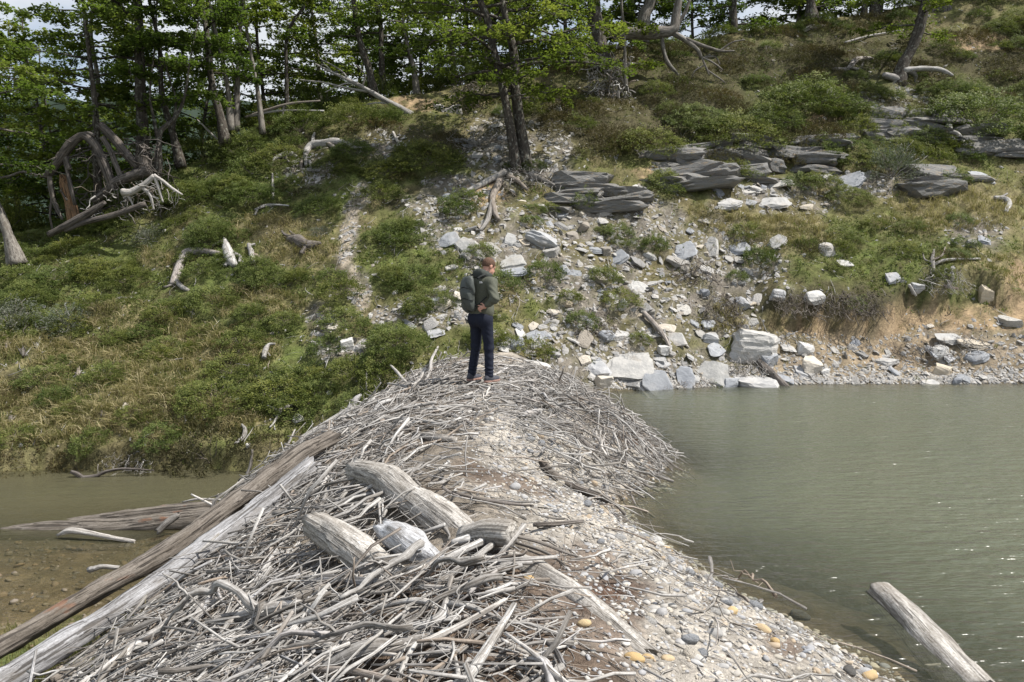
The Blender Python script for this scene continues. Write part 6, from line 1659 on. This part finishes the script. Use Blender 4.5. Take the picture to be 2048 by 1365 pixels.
TR = [
 ('thick straight grey trunk rising behind the uprooted tree', (286, 330), [[(288, 335, 34), (285, 280, 30), (282, 200, 26), (278, 100, 22), (275, 0, 18)]], 10.0, dict(lo=2.2, R=2.6, n=24), M_BARK, 22.2),
 ('slender dark tree left of the uprooted tree', (200, 425), [[(196, 425, 18), (195, 330, 15), (192, 230, 14), (182, 140, 11), (170, 40, 9)]], 8.0, dict(lo=2.8, R=2.1, n=20), M_BARK, 21.6),
 ('curved young tree with up-swept limbs beside the thick trunk', (315, 335), [[(315, 335, 15), (318, 290, 13), (322, 262, 12), (345, 243, 10), (362, 215, 8), (372, 180, 6), (380, 120, 4)], [(318, 275, 8), (306, 230, 7), (300, 180, 5)], [(345, 243, 7), (352, 200, 6), (340, 160, 4)]], 6.0, dict(lo=2.6, R=1.6, n=14), M_BARK, 21.3),
 ('leaning dark trunk right of the curved young tree', (362, 318), [[(362, 318, 20), (345, 265, 17), (330, 215, 15), (322, 170, 12), (318, 90, 10)]], 8.0, dict(lo=3.2, R=2.0, n=16), M_BARK, 22.6),
 ('dark trunk leaning left in front of the pale twin trunks', (448, 268), [[(450, 270, 22), (440, 230, 20), (428, 190, 18), (420, 140, 15), (412, 60, 12)]], 7.5, dict(lo=2.2, R=2.2, n=20), M_BARK, 23.0),
 ('pale twin-stemmed trunk on the left ridge', (465, 245), [[(460, 245, 15), (457, 190, 13), (445, 120, 11), (425, 40, 9), (412, -10, 8)], [(470, 245, 16), (474, 190, 14), (477, 120, 11), (480, 60, 9), (488, 0, 7)]], 8.5, dict(lo=4.0, R=1.8, n=14), M_BARKP, 23.4),
 ('thin pale dead-looking trunk right of the twin stems', (525, 250), [[(525, 252, 12), (515, 180, 10), (502, 110, 9), (492, 50, 7), (484, -10, 6)]], 8.0, dict(lo=4.2, R=1.2, n=8), M_BARKP, 23.9),
 ('slim dark trunk behind the fallen pale pole', (575, 235), [[(575, 238, 10), (573, 150, 9), (578, 60, 8)]], 8.0, dict(lo=2.0, R=2.0, n=16), M_BARK, 25.5),
 ('dark curved trunk left of the fallen tree crown', (742, 175), [[(748, 178, 18), (738, 140, 17), (722, 90, 15), (712, 40, 13), (705, -10, 12)]], 8.5, dict(lo=1.6, R=2.4, n=20), M_BARK, 26.0),
 ('straight slim trunk right of the dark curved trunk', (765, 170), [[(766, 172, 13), (762, 100, 12), (758, 30, 11)]], 8.5, dict(lo=1.8, R=2.0, n=16), M_BARK, 26.6),
 ('pale narrow trunk above the orange moss', (832, 180), [[(834, 180, 14), (826, 130, 12), (812, 80, 8), (806, 30, 5)]], 5.5, dict(lo=1.2, R=1.8, n=14), M_BARKP, 26.6),
 ('dark thin trunk left of the main beech', (905, 165), [[(908, 168, 12), (906, 110, 11), (898, 40, 10)]], 8.0, dict(lo=1.5, R=1.9, n=14), M_BARK, 27.0),
 ('leaning thin trunk close behind the main beech', (985, 150), [[(978, 150, 15), (970, 100, 13), (960, 40, 11)]], 7.0, dict(lo=1.4, R=1.8, n=12), M_BARK, 27.2),
 ('thick dark trunk above the tall root plate', (1205, 120), [[(1204, 122, 40), (1198, 80, 34), (1190, 30, 30), (1186, -10, 28)]], 9.0, dict(lo=.9, R=2.8, n=22), M_BARK, 27.0),
 ('thin young stem growing on top of the root plate', (1250, 165), [[(1252, 165, 9), (1250, 120, 8), (1248, 60, 7), (1243, 0, 6)]], 5.0, dict(lo=1.0, R=1.3, n=10), M_BARKP, 25.5),
 ('big leaning trunk at the top centre-right of the ridge', (1282, 70), [[(1278, 72, 34), (1290, 30, 30), (1300, -10, 26)]], 8.0, dict(lo=1.2, R=2.6, n=16), M_BARKP, 28.5),
 ('thin trunk on the skyline right of the leaning trunk', (1470, 55), [[(1470, 60, 14), (1468, 20, 12), (1466, -10, 12)]], 7.0, dict(lo=.5, R=2.0, n=14), M_BARK, 29.6),
 ('stout trunk with flared roots on the right skyline', (1622, 45), [[(1624, 48, 34), (1622, 10, 20), (1620, -20, 18)]], 8.0, dict(lo=.8, R=2.4, n=16), M_BARK, 30.3),
 ('dark trunk on the right skyline, left one of a close pair', (1732, 30), [[(1728, 34, 14), (1730, 0, 13), (1731, -20, 12)]], 8.0, dict(lo=.6, R=2.0, n=14), M_BARK, 31.0),
 ('dark trunk on the right skyline, right one of a close pair', (1750, 28), [[(1752, 32, 22), (1748, 0, 20), (1746, -20, 18)]], 8.0, dict(lo=.6, R=2.2, n=14), M_BARK, 31.2),
 ('twisted lichen-spotted tree with exposed roots on the right slope', (1800, 160), [[(1796, 162, 36), (1806, 130, 30), (1822, 100, 24), (1838, 60, 26), (1848, 20, 24), (1856, -20, 20)]], 6.5, dict(lo=2.2, R=2.4, n=18), M_BARK, None),
 ('leaning lichen trunk cut off by the left edge of the picture', (30, 505), [[(34, 510, 34), (18, 475, 26), (2, 430, 24), (-20, 370, 20)]], 7.0, dict(lo=3.0, R=2.2, n=16), M_BARKP, 19.6),
]
for i, (lab, base, stems, hgt, cr, m, D) in enumerate(TR):
    cr = dict(cr); cr.setdefault('per', 52); cr.setdefault('twigs', 10); cr['lo'] *= .8; cr['R'] *= 1.1
    tree(lab, base, stems, hgt, 7100 + i * 7, cr, m, D=D)
tw = [o for o in COL.objects if o.get('label', '').startswith('twisted lichen')][0]
for sp in ([(1796, 160, 16), (1775, 152, 12), (1765, 150, 7)], [(1805, 142, 12), (1840, 138, 10), (1880, 140, 9), (1905, 152, 6)], [(1815, 140, 10), (1830, 150, 9), (1832, 170, 5)], [(1800, 158, 12), (1790, 165, 10), (1784, 172, 6)]):
    p = np.array(sp, float); P = at(p[:, 0], p[:, 1], float(tw.location.y) - .15)
    V, Fs, A = one_tube(P, p[:, 2] * P[:, 1] / FPX / 2, 8, 16, .25, .15, 0, int(p[0, 0]))
    obj('root', mk('root', V - np.array(tw.location), Fs, A), M_STICK, tw)

# dead crown hanging over the shaded heath
deadwood('dead_tree', 'dead leaning trunk with bare white branches hanging over the shaded heath', [
   [(1225, 70, 22), (1260, 68, 24), (1310, 66, 24), (1345, 60, 20), (1352, 30, 16), (1360, -10, 12)],
   [(1325, 68, 7), (1326, 95, 8), (1335, 125, 8), (1352, 145, 6), (1368, 164, 4)], [(1338, 130, 5), (1350, 148, 4)],
   [(1345, 66, 10), (1372, 82, 9), (1395, 100, 8), (1402, 115, 6)], [(1402, 112, 4), (1412, 135, 4), (1418, 150, 3)], [(1402, 114, 4), (1425, 125, 4), (1445, 140, 3)], [(1405, 116, 4), (1430, 114, 3), (1440, 130, 2)], [(1410, 130, 3), (1390, 142, 3), (1384, 155, 3)], [(1414, 140, 3), (1440, 158, 3), (1450, 166, 2)],
   [(1372, 78, 8), (1400, 90, 7), (1440, 102, 6), (1468, 102, 3)], [(1355, 50, 8), (1370, 25, 7), (1380, 0, 5)], [(1440, 102, 4), (1465, 85, 3), (1490, 80, 2)]], M_BARKP, .3, 7700, cat='dead tree', D=26.6)

# the wood behind: whole trees from a few shapes, each standing on its own ground
PT = []
for i in range(6):
    rr = np.random.RandomState(7800 + i)
    hgt = rr.uniform(7.5, 10)
    s = 8; t = np.linspace(0, 1, s)
    path = np.column_stack([np.cumsum(rr.normal(size=s) * .16), np.cumsum(rr.normal(size=s) * .12), t * hgt]); path[:, :2] -= path[0, :2]
    rad = np.interp(t, [0, .05, 1], [.15, .095, .02]) * rr.uniform(.7, 1.2)
    Q = spline(np.column_stack([path, rad]), 40)
    V, Fs, A = one_tube(path, rad, 10, 26, .15, .15, 0, 7850 + i)
    limb, leafs = grow_crown(Q, .5 if i % 2 else 1.2, hgt * .98, rr.uniform(2.1, 2.8), 46, .098, rr, 44, 9, culls=False)
    tm = mk('trunk', V, Fs, A); tm.materials.append(M_BARK if i % 3 else M_BARKP)
    lm = mk('limbs', *limb); lm.materials.append(M_BARK)
    cm = mk('crown', *leafs, smooth=False); cm.materials.append(M_LEAF)
    PT.append((tm, lm, cm))
BACK = []
rr = np.random.RandomState(7900)
for i in range(12):
    px = -160 + i * 98 + rr.uniform(-30, 30); BACK.append((px, rr.uniform(1.0, 6.0), 'left'))
for i in range(13):
    px = 960 + i * 86 + rr.uniform(-30, 30); BACK.append((px, rr.uniform(.3, 3.0), 'right'))
for i in range(12):
    BACK.append((-180 + i * 105 + rr.uniform(-40, 40), rr.uniform(5.5, 11), 'far'))
for i, (px, e, side) in enumerate(BACK):
    C = float(np.interp(px, *T_C)); y = C + e; x = (px - 1024) / FPX * y
    z = float(hill(np.array([x]), np.array([y]))[0])
    lab = {'left': 'slender leafy beech in the row behind the left ridge trees', 'right': 'leafy beech standing on the skyline behind the upper right slope', 'far': 'beech deep in the wood seen between the left trunks'}[side]
    order = ['first', 'second', 'third', 'fourth', 'fifth', 'sixth', 'seventh', 'eighth', 'ninth', 'tenth', 'eleventh', 'twelfth', 'thirteenth']
    rank = sorted([q[0] for q in BACK if q[2] == side]).index(px)
    lab = lab + ', ' + order[rank] + ' from left'
    root = thing('beech_tree', lab, 'tree', (x, y, z - .15), 'beech trees of the wood behind')
    root.rotation_euler = (rr.uniform(-.08, .08), rr.uniform(-.08, .08), rr.uniform(0, 6.28))
    s_ = rr.uniform(.85, 1.2); root.scale = (s_, s_, s_)
    t_, l_, c_ = PT[rr.randint(6)]
    obj('trunk', t_, None, root); obj('limbs', l_, None, root, kind='stuff'); obj('crown', c_, None, root)

# ------------------------------------------------------------------ the person on the dam
def surface_net(f, lo, hi, res):
    lo = np.array(lo, float); hi = np.array(hi, float)
    n = np.ceil((hi - lo) / res).astype(int) + 1
    ax = [lo[i] + np.arange(n[i]) * res for i in range(3)]
    G = f(*np.meshgrid(*ax, indexing='ij'))
    S = G < 0
    c = n - 1
    acc = np.zeros(tuple(c) + (3,)); cnt = np.zeros(tuple(c))
    off = [(a, b, d) for a in (0, 1) for b in (0, 1) for d in (0, 1)]
    def sub(A, o): return A[o[0]:o[0] + c[0], o[1]:o[1] + c[1], o[2]:o[2] + c[2]]
    for o in off:
        for k in range(3):
            if o[k]: continue
            p = list(o); p[k] = 1
            a, b = sub(G, o), sub(G, p)
            m = (a < 0) != (b < 0)
            t = np.where(m, a / np.where(m, a - b, 1), 0)
            for q in range(3):
                acc[..., q] += np.where(m, o[q] + (t if q == k else 0), 0)
            cnt += m
    act = cnt > 0
    idx = -np.ones(tuple(c), int); idx[act] = np.arange(act.sum())
    cells = np.argwhere(act)
    V = lo + (cells + acc[act] / cnt[act][:, None]) * res
    Q = []
    for k in range(3):
        u, v = [(1, 2), (2, 0), (0, 1)][k]
        sl0 = [slice(1, -1)] * 3; sl1 = [slice(1, -1)] * 3
        sl0[k] = slice(0, -1); sl1[k] = slice(1, None)
        a, b = S[tuple(sl0)], S[tuple(sl1)]
        for flip, m in ((False, a & ~b), (True, ~a & b)):
            e = np.argwhere(m)
            if not len(e): continue
            e[:, u] += 1; e[:, v] += 1
            def cell(du, dv):
                g = e.copy(); g[:, u] -= du; g[:, v] -= dv
                return idx[g[:, 0], g[:, 1], g[:, 2]]
            q = np.stack([cell(1, 1), cell(0, 1), cell(0, 0), cell(1, 0)], -1)
            Q.append(q[:, ::-1] if flip else q)
    Q = np.concatenate(Q); Q = Q[(Q >= 0).all(1)]
    return V, Q

def cone(x, y, z, a, b, ra, rb, sq=None):
    a = np.array(a, float); b = np.array(b, float); d = b - a
    px, py, pz = x - a[0], y - a[1], z - a[2]
    t = np.clip((px * d[0] + py * d[1] + pz * d[2]) / (d @ d + 1e-12), 0, 1)
    qx, qy, qz = px - t * d[0], py - t * d[1], pz - t * d[2]
    if sq is not None: qx, qy, qz = qx / sq[0], qy / sq[1], qz / sq[2]
    return np.sqrt(qx * qx + qy * qy + qz * qz) - (ra + (rb - ra) * t)
def ell(x, y, z, c, r):
    k = np.sqrt(((x - c[0]) / r[0]) ** 2 + ((y - c[1]) / r[1]) ** 2 + ((z - c[2]) / r[2]) ** 2)
    return (k - 1) * min(r)
def smin(a, b, k):
    h = np.clip(.5 + .5 * (b - a) / k, 0, 1)
    return b + (a - b) * h - k * h * (1 - h)
def smin_all(L, k):
    o = L[0]
    for q in L[1:]: o = smin(o, q, k)
    return o

SHL, SHR_ = (-.185, .03, 1.43), (.19, -.0, 1.43)
ELR, HNR = (.36, -.11, 1.21), (.205, -.145, 1.10)
ELL, HNL = (-.30, .10, 1.18), (-.16, .22, 1.02)
def f_trousers(x, y, z):
    p = smin_all([ell(x, y, z, (0, -.01, .95), (.185, .145, .13)), ell(x, y, z, (.075, -.05, .90), (.11, .11, .12)), ell(x, y, z, (-.075, -.05, .90), (.11, .11, .12))], .05)
    r = smin_all([cone(x, y, z, (.095, 0, .88), (.12, .03, .50), .098, .072), cone(x, y, z, (.12, .03, .50), (.14, .01, .10), .070, .062)], .03)
    l = smin_all([cone(x, y, z, (-.095, 0, .88), (-.125, .02, .50), .098, .072), cone(x, y, z, (-.125, .02, .50), (-.165, -.03, .10), .070, .062)], .03)
    b = smin(p, np.minimum(r, l), .035)
    w = .003 * np.sin(z * 62 + x * 25 + 6 * vnoise(x * 7, y * 7, z * 6, 3)) * np.clip(1 - np.abs(z - .47) * 2.2, .15, 1) + .006 * np.maximum(0, 1 - np.abs(z - .17) / .10) * np.sin(z * 120 + x * 30)
    return np.maximum(b + w, .07 - z)
def f_jacket(x, y, z):
    t = smin_all([ell(x, y, z, (0, .0, 1.02), (.205, .155, .16)), ell(x, y, z, (0, .02, 1.18), (.185, .145, .20)), ell(x, y, z, (0, .015, 1.34), (.215, .140, .17)), cone(x, y, z, SHL, SHR_, .085, .085), cone(x, y, z, (0, .03, 1.44), (.01, .065, 1.54), .095, .075)], .06)
    ar = smin_all([cone(x, y, z, SHR_, ELR, .082, .062), cone(x, y, z, ELR, (.245, -.138, 1.125), .060, .044)], .025)
    al = smin_all([cone(x, y, z, SHL, ELL, .080, .060), cone(x, y, z, ELL, (-.18, .20, 1.04), .058, .044)], .025)
    b = smin(t, np.minimum(ar, al), .03)
    w = .006 * vnoise(x * 16, y * 16, z * 9, 5) + .005 * np.sin(z * 75 + x * 40 + 5 * vnoise(x * 6, y * 6, z * 6, 9)) * np.clip((x - .2) * 8, 0, 1)
    return np.maximum(b + w, .925 - z)
HEAD = np.array([.035, .125, 1.655])
_hp = Matrix.Rotation(-.25, 3, 'Z') @ Matrix.Rotation(-.42, 3, 'X')     # bowed, turned a little to his right
_hi = np.array(_hp.transposed())
def head_local(x, y, z):
    p = np.stack([x - HEAD[0], y - HEAD[1], z - HEAD[2]], -1) @ _hi.T
    return p[..., 0], p[..., 1], p[..., 2]
def f_body(x, y, z):
    hx, hy, hz = head_local(x, y, z)
    head = smin_all([ell(hx, hy, hz, (0, -.012, .035), (.077, .097, .092)), ell(hx, hy, hz, (0, .035, -.045), (.060, .062, .068)), cone(hx, hy, hz, (0, .088, .01), (0, .108, -.03), .010, .016), cone(hx, hy, hz, (-.035, .080, .022), (.035, .080, .022), .012, .012),
                     cone(hx, hy, hz, (-.02, .088, -.065), (.02, .088, -.065), .010, .010), ell(hx, hy, hz, (0, .07, -.10), (.035, .03, .022))], .02)
    ear = np.minimum(ell(hx, hy, hz, (.080, -.012, -.004), (.012, .022, .034)), ell(hx, hy, hz, (-.080, -.012, -.004), (.012, .022, .034)))
    head = smin(head, ear, .008)
    neck = cone(x, y, z, (0, .02, 1.42), tuple(HEAD + np.array([-.01, -.035, -.05])), .062, .056)
    tor = smin_all([ell(x, y, z, (0, .0, 1.05), (.15, .10, .2)), ell(x, y, z, (0, .015, 1.3), (.165, .10, .19))], .05)
    legs = np.minimum(smin(cone(x, y, z, (.095, 0, .9), (.115, .025, .5), .075, .05), cone(x, y, z, (.115, .025, .5), (.14, .01, .06), .048, .036), .02),
                      smin(cone(x, y, z, (-.095, 0, .9), (-.125, .02, .5), .075, .05), cone(x, y, z, (-.125, .02, .5), (-.165, -.03, .06), .048, .036), .02))
    arm = np.minimum(smin(cone(x, y, z, SHR_, ELR, .058, .042), cone(x, y, z, ELR, HNR, .040, .028), .02), smin(cone(x, y, z, SHL, ELL, .058, .042), cone(x, y, z, ELL, HNL, .040, .028), .02))
    return smin_all([head, neck, tor, legs, arm], .03)
def f_hood(x, y, z):
    a = cone(x, y, z, (-.075, .02, 1.535), (.075, .02, 1.535), .055, .055)
    b = cone(x, y, z, (-.05, -.035, 1.55), (.06, -.035, 1.55), .062, .062)
    c = cone(x, y, z, (-.085, .02, 1.54), (-.06, .12, 1.535), .042, .035)
    d = cone(x, y, z, (.09, .02, 1.54), (.075, .11, 1.53), .040, .034)
    e = ell(x, y, z, (0, -.03, 1.585), (.085, .055, .05))
    return smin_all([a, b, c, d, e], .03) + .006 * vnoise(x * 22, y * 22, z * 22, 4)
def f_hair(x, y, z):
    hx, hy, hz = head_local(x, y, z)
    s = ell(hx, hy, hz, (0, -.016, .038), (.083, .102, .097)) + .0025 * vnoise(hx * 120, hy * 120, hz * 60, 8)
    line = np.maximum(.0 - hz - .3 * (-hy), -hz - .055)
    return np.maximum(np.maximum(s, line), hy - .055 - .35 * hz)
def f_pack(x, y, z):
    cy = -.192 - .032 * np.sin((z - 1.02) * 6)
    q = np.sqrt((np.abs((x + .05) / .114) ** 2.4 + np.abs((y - cy) / .080) ** 2.4)) 
    hz = np.abs((z - 1.275) / .255)
    k = (q ** 2.4 + hz ** 2.8) ** (1 / 2.4)
    return (k - 1) * .10 + .013 * np.sin(x * 38 + z * 16 + 5 * vnoise(x * 6, y * 6, z * 4, 2)) + .006 * vnoise(x * 18, y * 18, z * 10, 6)
def hand_f(w, mirror, fingers):
    """palm plus five separate bent fingers; w: wrist, fingers: list of joint chains"""
    def f(x, y, z):
        L = [cone(x, y, z, fingers['palm'][0], fingers['palm'][1], .026, .030, (1, .62, 1)), cone(x, y, z, w, fingers['palm'][0], .026, .026)]
        o = smin_all(L, .015)
        for ch, r in fingers['f']:
            for a, b, r0, r1 in zip(ch[:-1], ch[1:], np.linspace(r, r * .8, len(ch) - 1), np.linspace(r * .9, r * .7, len(ch) - 1)):
                o = smin(o, cone(x, y, z, a, b, r0, r1), .006)
        return o
    return f

g = at(963, 760, 11.15)
zf = float(dam(np.array([g[0]]), np.array([g[1]]), False)[0])
pers = thing('person', 'person in an olive jacket and dark navy trousers standing on the dam, head bowed', 'person', (g[0], g[1], zf + .09))
pers.rotation_euler = (0, 0, math.radians(-40))
pers.scale = (1.0, 1.0, 1.0)
M_SKIN = plain('skin', (.50, .27, .20), .55, 30, .12, .4)
M_HAIR = plain('short_brown_hair', (.105, .062, .042), .8, 90, .4, .2, .004)
M_JACKET = plain('olive_softshell', (.088, .092, .070), .8, 40, .14, .2, .004)
M_HOOD = plain('dark_olive_lining', (.050, .055, .050), .85, 40, .15, .2, .004)
M_TROUS = plain('navy_trousers', (.014, .017, .030), .8, 50, .2, .2, .003)
M_PACK = plain('grey_green_nylon', (.062, .070, .064), .55, 25, .15, .4, .003)
M_STRAP = plain('black_webbing', (.02, .022, .022), .8, 0)
M_SHOE = plain('grey_trail_shoe', (.06, .062, .075), .8, 40, .3)
M_SOLE = plain('pink_brown_sole', (.30, .19, .155), .8, 40, .2)
M_LOGO = plain('white_print', (.80, .80, .80), .7)
M_EYE = plain('eye_dark', (.03, .025, .02), .2)
M_LIP = plain('lips', (.36, .15, .12), .5)

def part(name, f, lo, hi, res, mat, parent=pers):
    V, Q = surface_net(f, lo, hi, res)
    return obj(name, mk(name, V, Q), mat, parent)
body = part('body', f_body, (-.42, -.26, .02), (.46, .34, 1.80), .0125, M_SKIN)
part('trousers', f_trousers, (-.30, -.24, .04), (.28, .22, 1.10), .010, M_TROUS)
jk = part('jacket', f_jacket, (-.44, -.28, .90), (.48, .34, 1.66), .010, M_JACKET)
part('hood', f_hood, (-.2, -.16, 1.44), (.2, .2, 1.68), .008, M_HOOD)
part('hair', f_hair, (-.12, -.08, 1.55), (.2, .34, 1.84), .006, M_HAIR)
W = np.array(HNR)
fg = {'palm': ((.205, -.185, 1.10), (.15, -.205, 1.085)), 'f': [
    ([(.150, -.205, 1.105), (.110, -.212, 1.112), (.085, -.205, 1.116), (.068, -.192, 1.118)], .0098),
    ([(.147, -.208, 1.090), (.112, -.222, 1.080), (.098, -.212, 1.062), (.108, -.198, 1.052)], .0098),
    ([(.150, -.208, 1.074), (.122, -.224, 1.062), (.112, -.214, 1.044), (.124, -.200, 1.036)], .0095),
    ([(.156, -.205, 1.060), (.136, -.220, 1.048), (.128, -.210, 1.032), (.138, -.198, 1.026)], .0088),
    ([(.190, -.195, 1.120), (.170, -.205, 1.140), (.145, -.205, 1.146)], .0105)]}
_hf = hand_f((.23, -.18, 1.115), 1, fg)
part('hand', lambda x, y, z: _hf(x, y - .042, z), (.03, -.22, 1.0), (.27, -.08, 1.17), .0035, M_SKIN)
fl = {'palm': ((-.16, .22, 1.02), (-.13, .25, .985)), 'f': [
    ([(-.13, .25, .98), (-.115, .27, .955), (-.11, .262, .935)], .0095), ([(-.145, .25, .975), (-.13, .272, .95), (-.125, .262, .93)], .0095),
    ([(-.115, .248, .985), (-.10, .268, .965), (-.095, .262, .945)], .0092), ([(-.10, .24, .992), (-.088, .256, .972), (-.084, .25, .955)], .0085),
    ([(-.165, .235, 1.0), (-.165, .255, .975), (-.155, .262, .96)], .0105)]}
part('hand', hand_f(HNL, 1, fl), (-.22, .17, .90), (-.05, .31, 1.07), .004, M_SKIN)
for sx, sy in ((.14, .01), (-.165, -.03)):
    def f_shoe(x, y, z, sx=sx, sy=sy):
        b = smin_all([ell(x, y, z, (sx, sy - .02, .055), (.044, .075, .055)), ell(x, y, z, (sx * 1.06, sy + .11, .040), (.048, .10, .040)), cone(x, y, z, (sx, sy - .005, .06), (sx, sy - .005, .12), .048, .050)], .03)
        return np.maximum(b, .018 - z)
    def f_sole(x, y, z, sx=sx, sy=sy):
        b = np.minimum(ell(x, y, z, (sx, sy - .02, .02), (.050, .083, .1)), ell(x, y, z, (sx * 1.06, sy + .11, .02), (.054, .108, .1)))
        return np.maximum(np.maximum(b, z - .030), -z)
    sh = part('shoe', f_shoe, (sx - .08, sy - .13, 0), (sx + .08, sy + .25, .14), .007, M_SHOE)
    V, Q = surface_net(f_sole, (sx - .08, sy - .14, -.02), (sx + .08, sy + .25, .05), .007)
    obj('sole', mk('sole', V, Q), M_SOLE, sh)
for s in (-1, 1):
    v, f = ICO2
    e = np.array(_hp) @ np.array([s * .031, .083, .008])
    obj('eye', mk('eye', v * .009 + e + HEAD, f), M_EYE, body)
v, f = ICO2
e = np.array(_hp) @ np.array([0, .099, -.066])
obj('mouth', mk('mouth', (v * np.array([.022, .006, .007])) @ np.array(_hp).T + e + HEAD, f), M_LIP, body)
# chest-print on the back of the right shoulder: small white quarter-dome mark beside three short text bars
Lp = []
def quad(x0, x1, z0, z1):
    return np.array([(x0, 0, z0), (x1, 0, z0), (x1, 0, z1), (x0, 0, z1)])
qs = [quad(0, .026, .020, .027), quad(0, .026, .010, .017), quad(0, .026, 0, .007)]
arc = []
for r0, r1 in ((.006, .012), (.016, .022), (.024, .028)):
    for a in np.linspace(0, math.pi / 2, 6)[:-1]:
        b = a + math.pi / 10
        qs.append(np.array([(.030 + r0 * math.cos(a), 0, r0 * math.sin(a)), (.030 + r1 * math.cos(a), 0, r1 * math.sin(a)), (.030 + r1 * math.cos(b), 0, r1 * math.sin(b)), (.030 + r0 * math.cos(b), 0, r0 * math.sin(b))]))
V = np.concatenate(qs); V = np.concatenate([V, V + np.array([0, .004, 0])])
nq = len(qs); F = np.concatenate([np.arange(4 * nq).reshape(-1, 4), np.arange(4 * nq).reshape(-1, 4)[:, ::-1] + 4 * nq])
# find the jacket surface there
zz, xx = 1.425, .060
ys = np.linspace(-.3, 0, 200); sd = f_jacket(np.full(200, xx + .02), ys, np.full(200, zz + .01)); yj = ys[np.argmax(sd < 0)]
obj('logo_print', mk('logo_print', V + np.array([xx, yj - .006, zz]), F, smooth=False), M_LOGO, jk)

# backpack worn on the back
pk = thing('backpack', 'slim grey-green backpack worn by the person on the dam', 'backpack', tuple(pers.location))
pk.rotation_euler = pers.rotation_euler
part('bag', f_pack, (-.24, -.42, .98), (.2, -.08, 1.6), .009, M_PACK, pk)
for sx in (.105, -.13):
    P = np.array([(sx * .7, -.16, 1.49), (sx, -.08, 1.535), (sx * 1.05, .03, 1.535), (sx * 1.1, .125, 1.46), (sx * 1.2, .165, 1.34), (sx * 1.45, .12, 1.20), (sx * 1.5, -.02, 1.13), (sx * 1.2, -.15, 1.08)])
    V, Fs, A = one_tube(P, np.full(len(P), .016), 8, 40, 0, 0, 0, 3)
    obj('shoulder_strap', mk('shoulder_strap', V, Fs, A), M_STRAP, pk)
P = np.array([(.04, -.185, 1.10), (.10, -.165, 1.13), (.16, -.14, 1.19), (.20, -.10, 1.24)])
V, Fs, A = one_tube(P, np.full(4, .009), 8, 20, 0, 0, 0, 4)
obj('side_strap', mk('side_strap', V, Fs, A), M_STRAP, pk)

P = np.array([(-.07, -.20, 1.53), (-.06, -.215, 1.565), (-.01, -.215, 1.565), (.0, -.20, 1.53)])
V, Fs, A = one_tube(P, np.full(4, .007), 6, 14, 0, 0, 0, 5)
obj('grab_handle', mk('grab_handle', V, Fs, A), M_STRAP, pk)
for zz in (1.20, 1.36):
    th = np.linspace(math.pi * 1.02, math.pi * 1.98, 14)
    P = np.column_stack([-.05 + .116 * np.cos(th), -.192 - .032 * math.sin((zz - 1.02) * 6) + .086 * np.sin(th), np.full(14, zz) + .012 * np.sin(th * 3)])
    V, Fs, A = one_tube(P, np.full(14, .006), 6, 28, 0, 0, 0, 6)
    obj('compression_strap', mk('compression_strap', V, Fs, A), M_STRAP, pk)
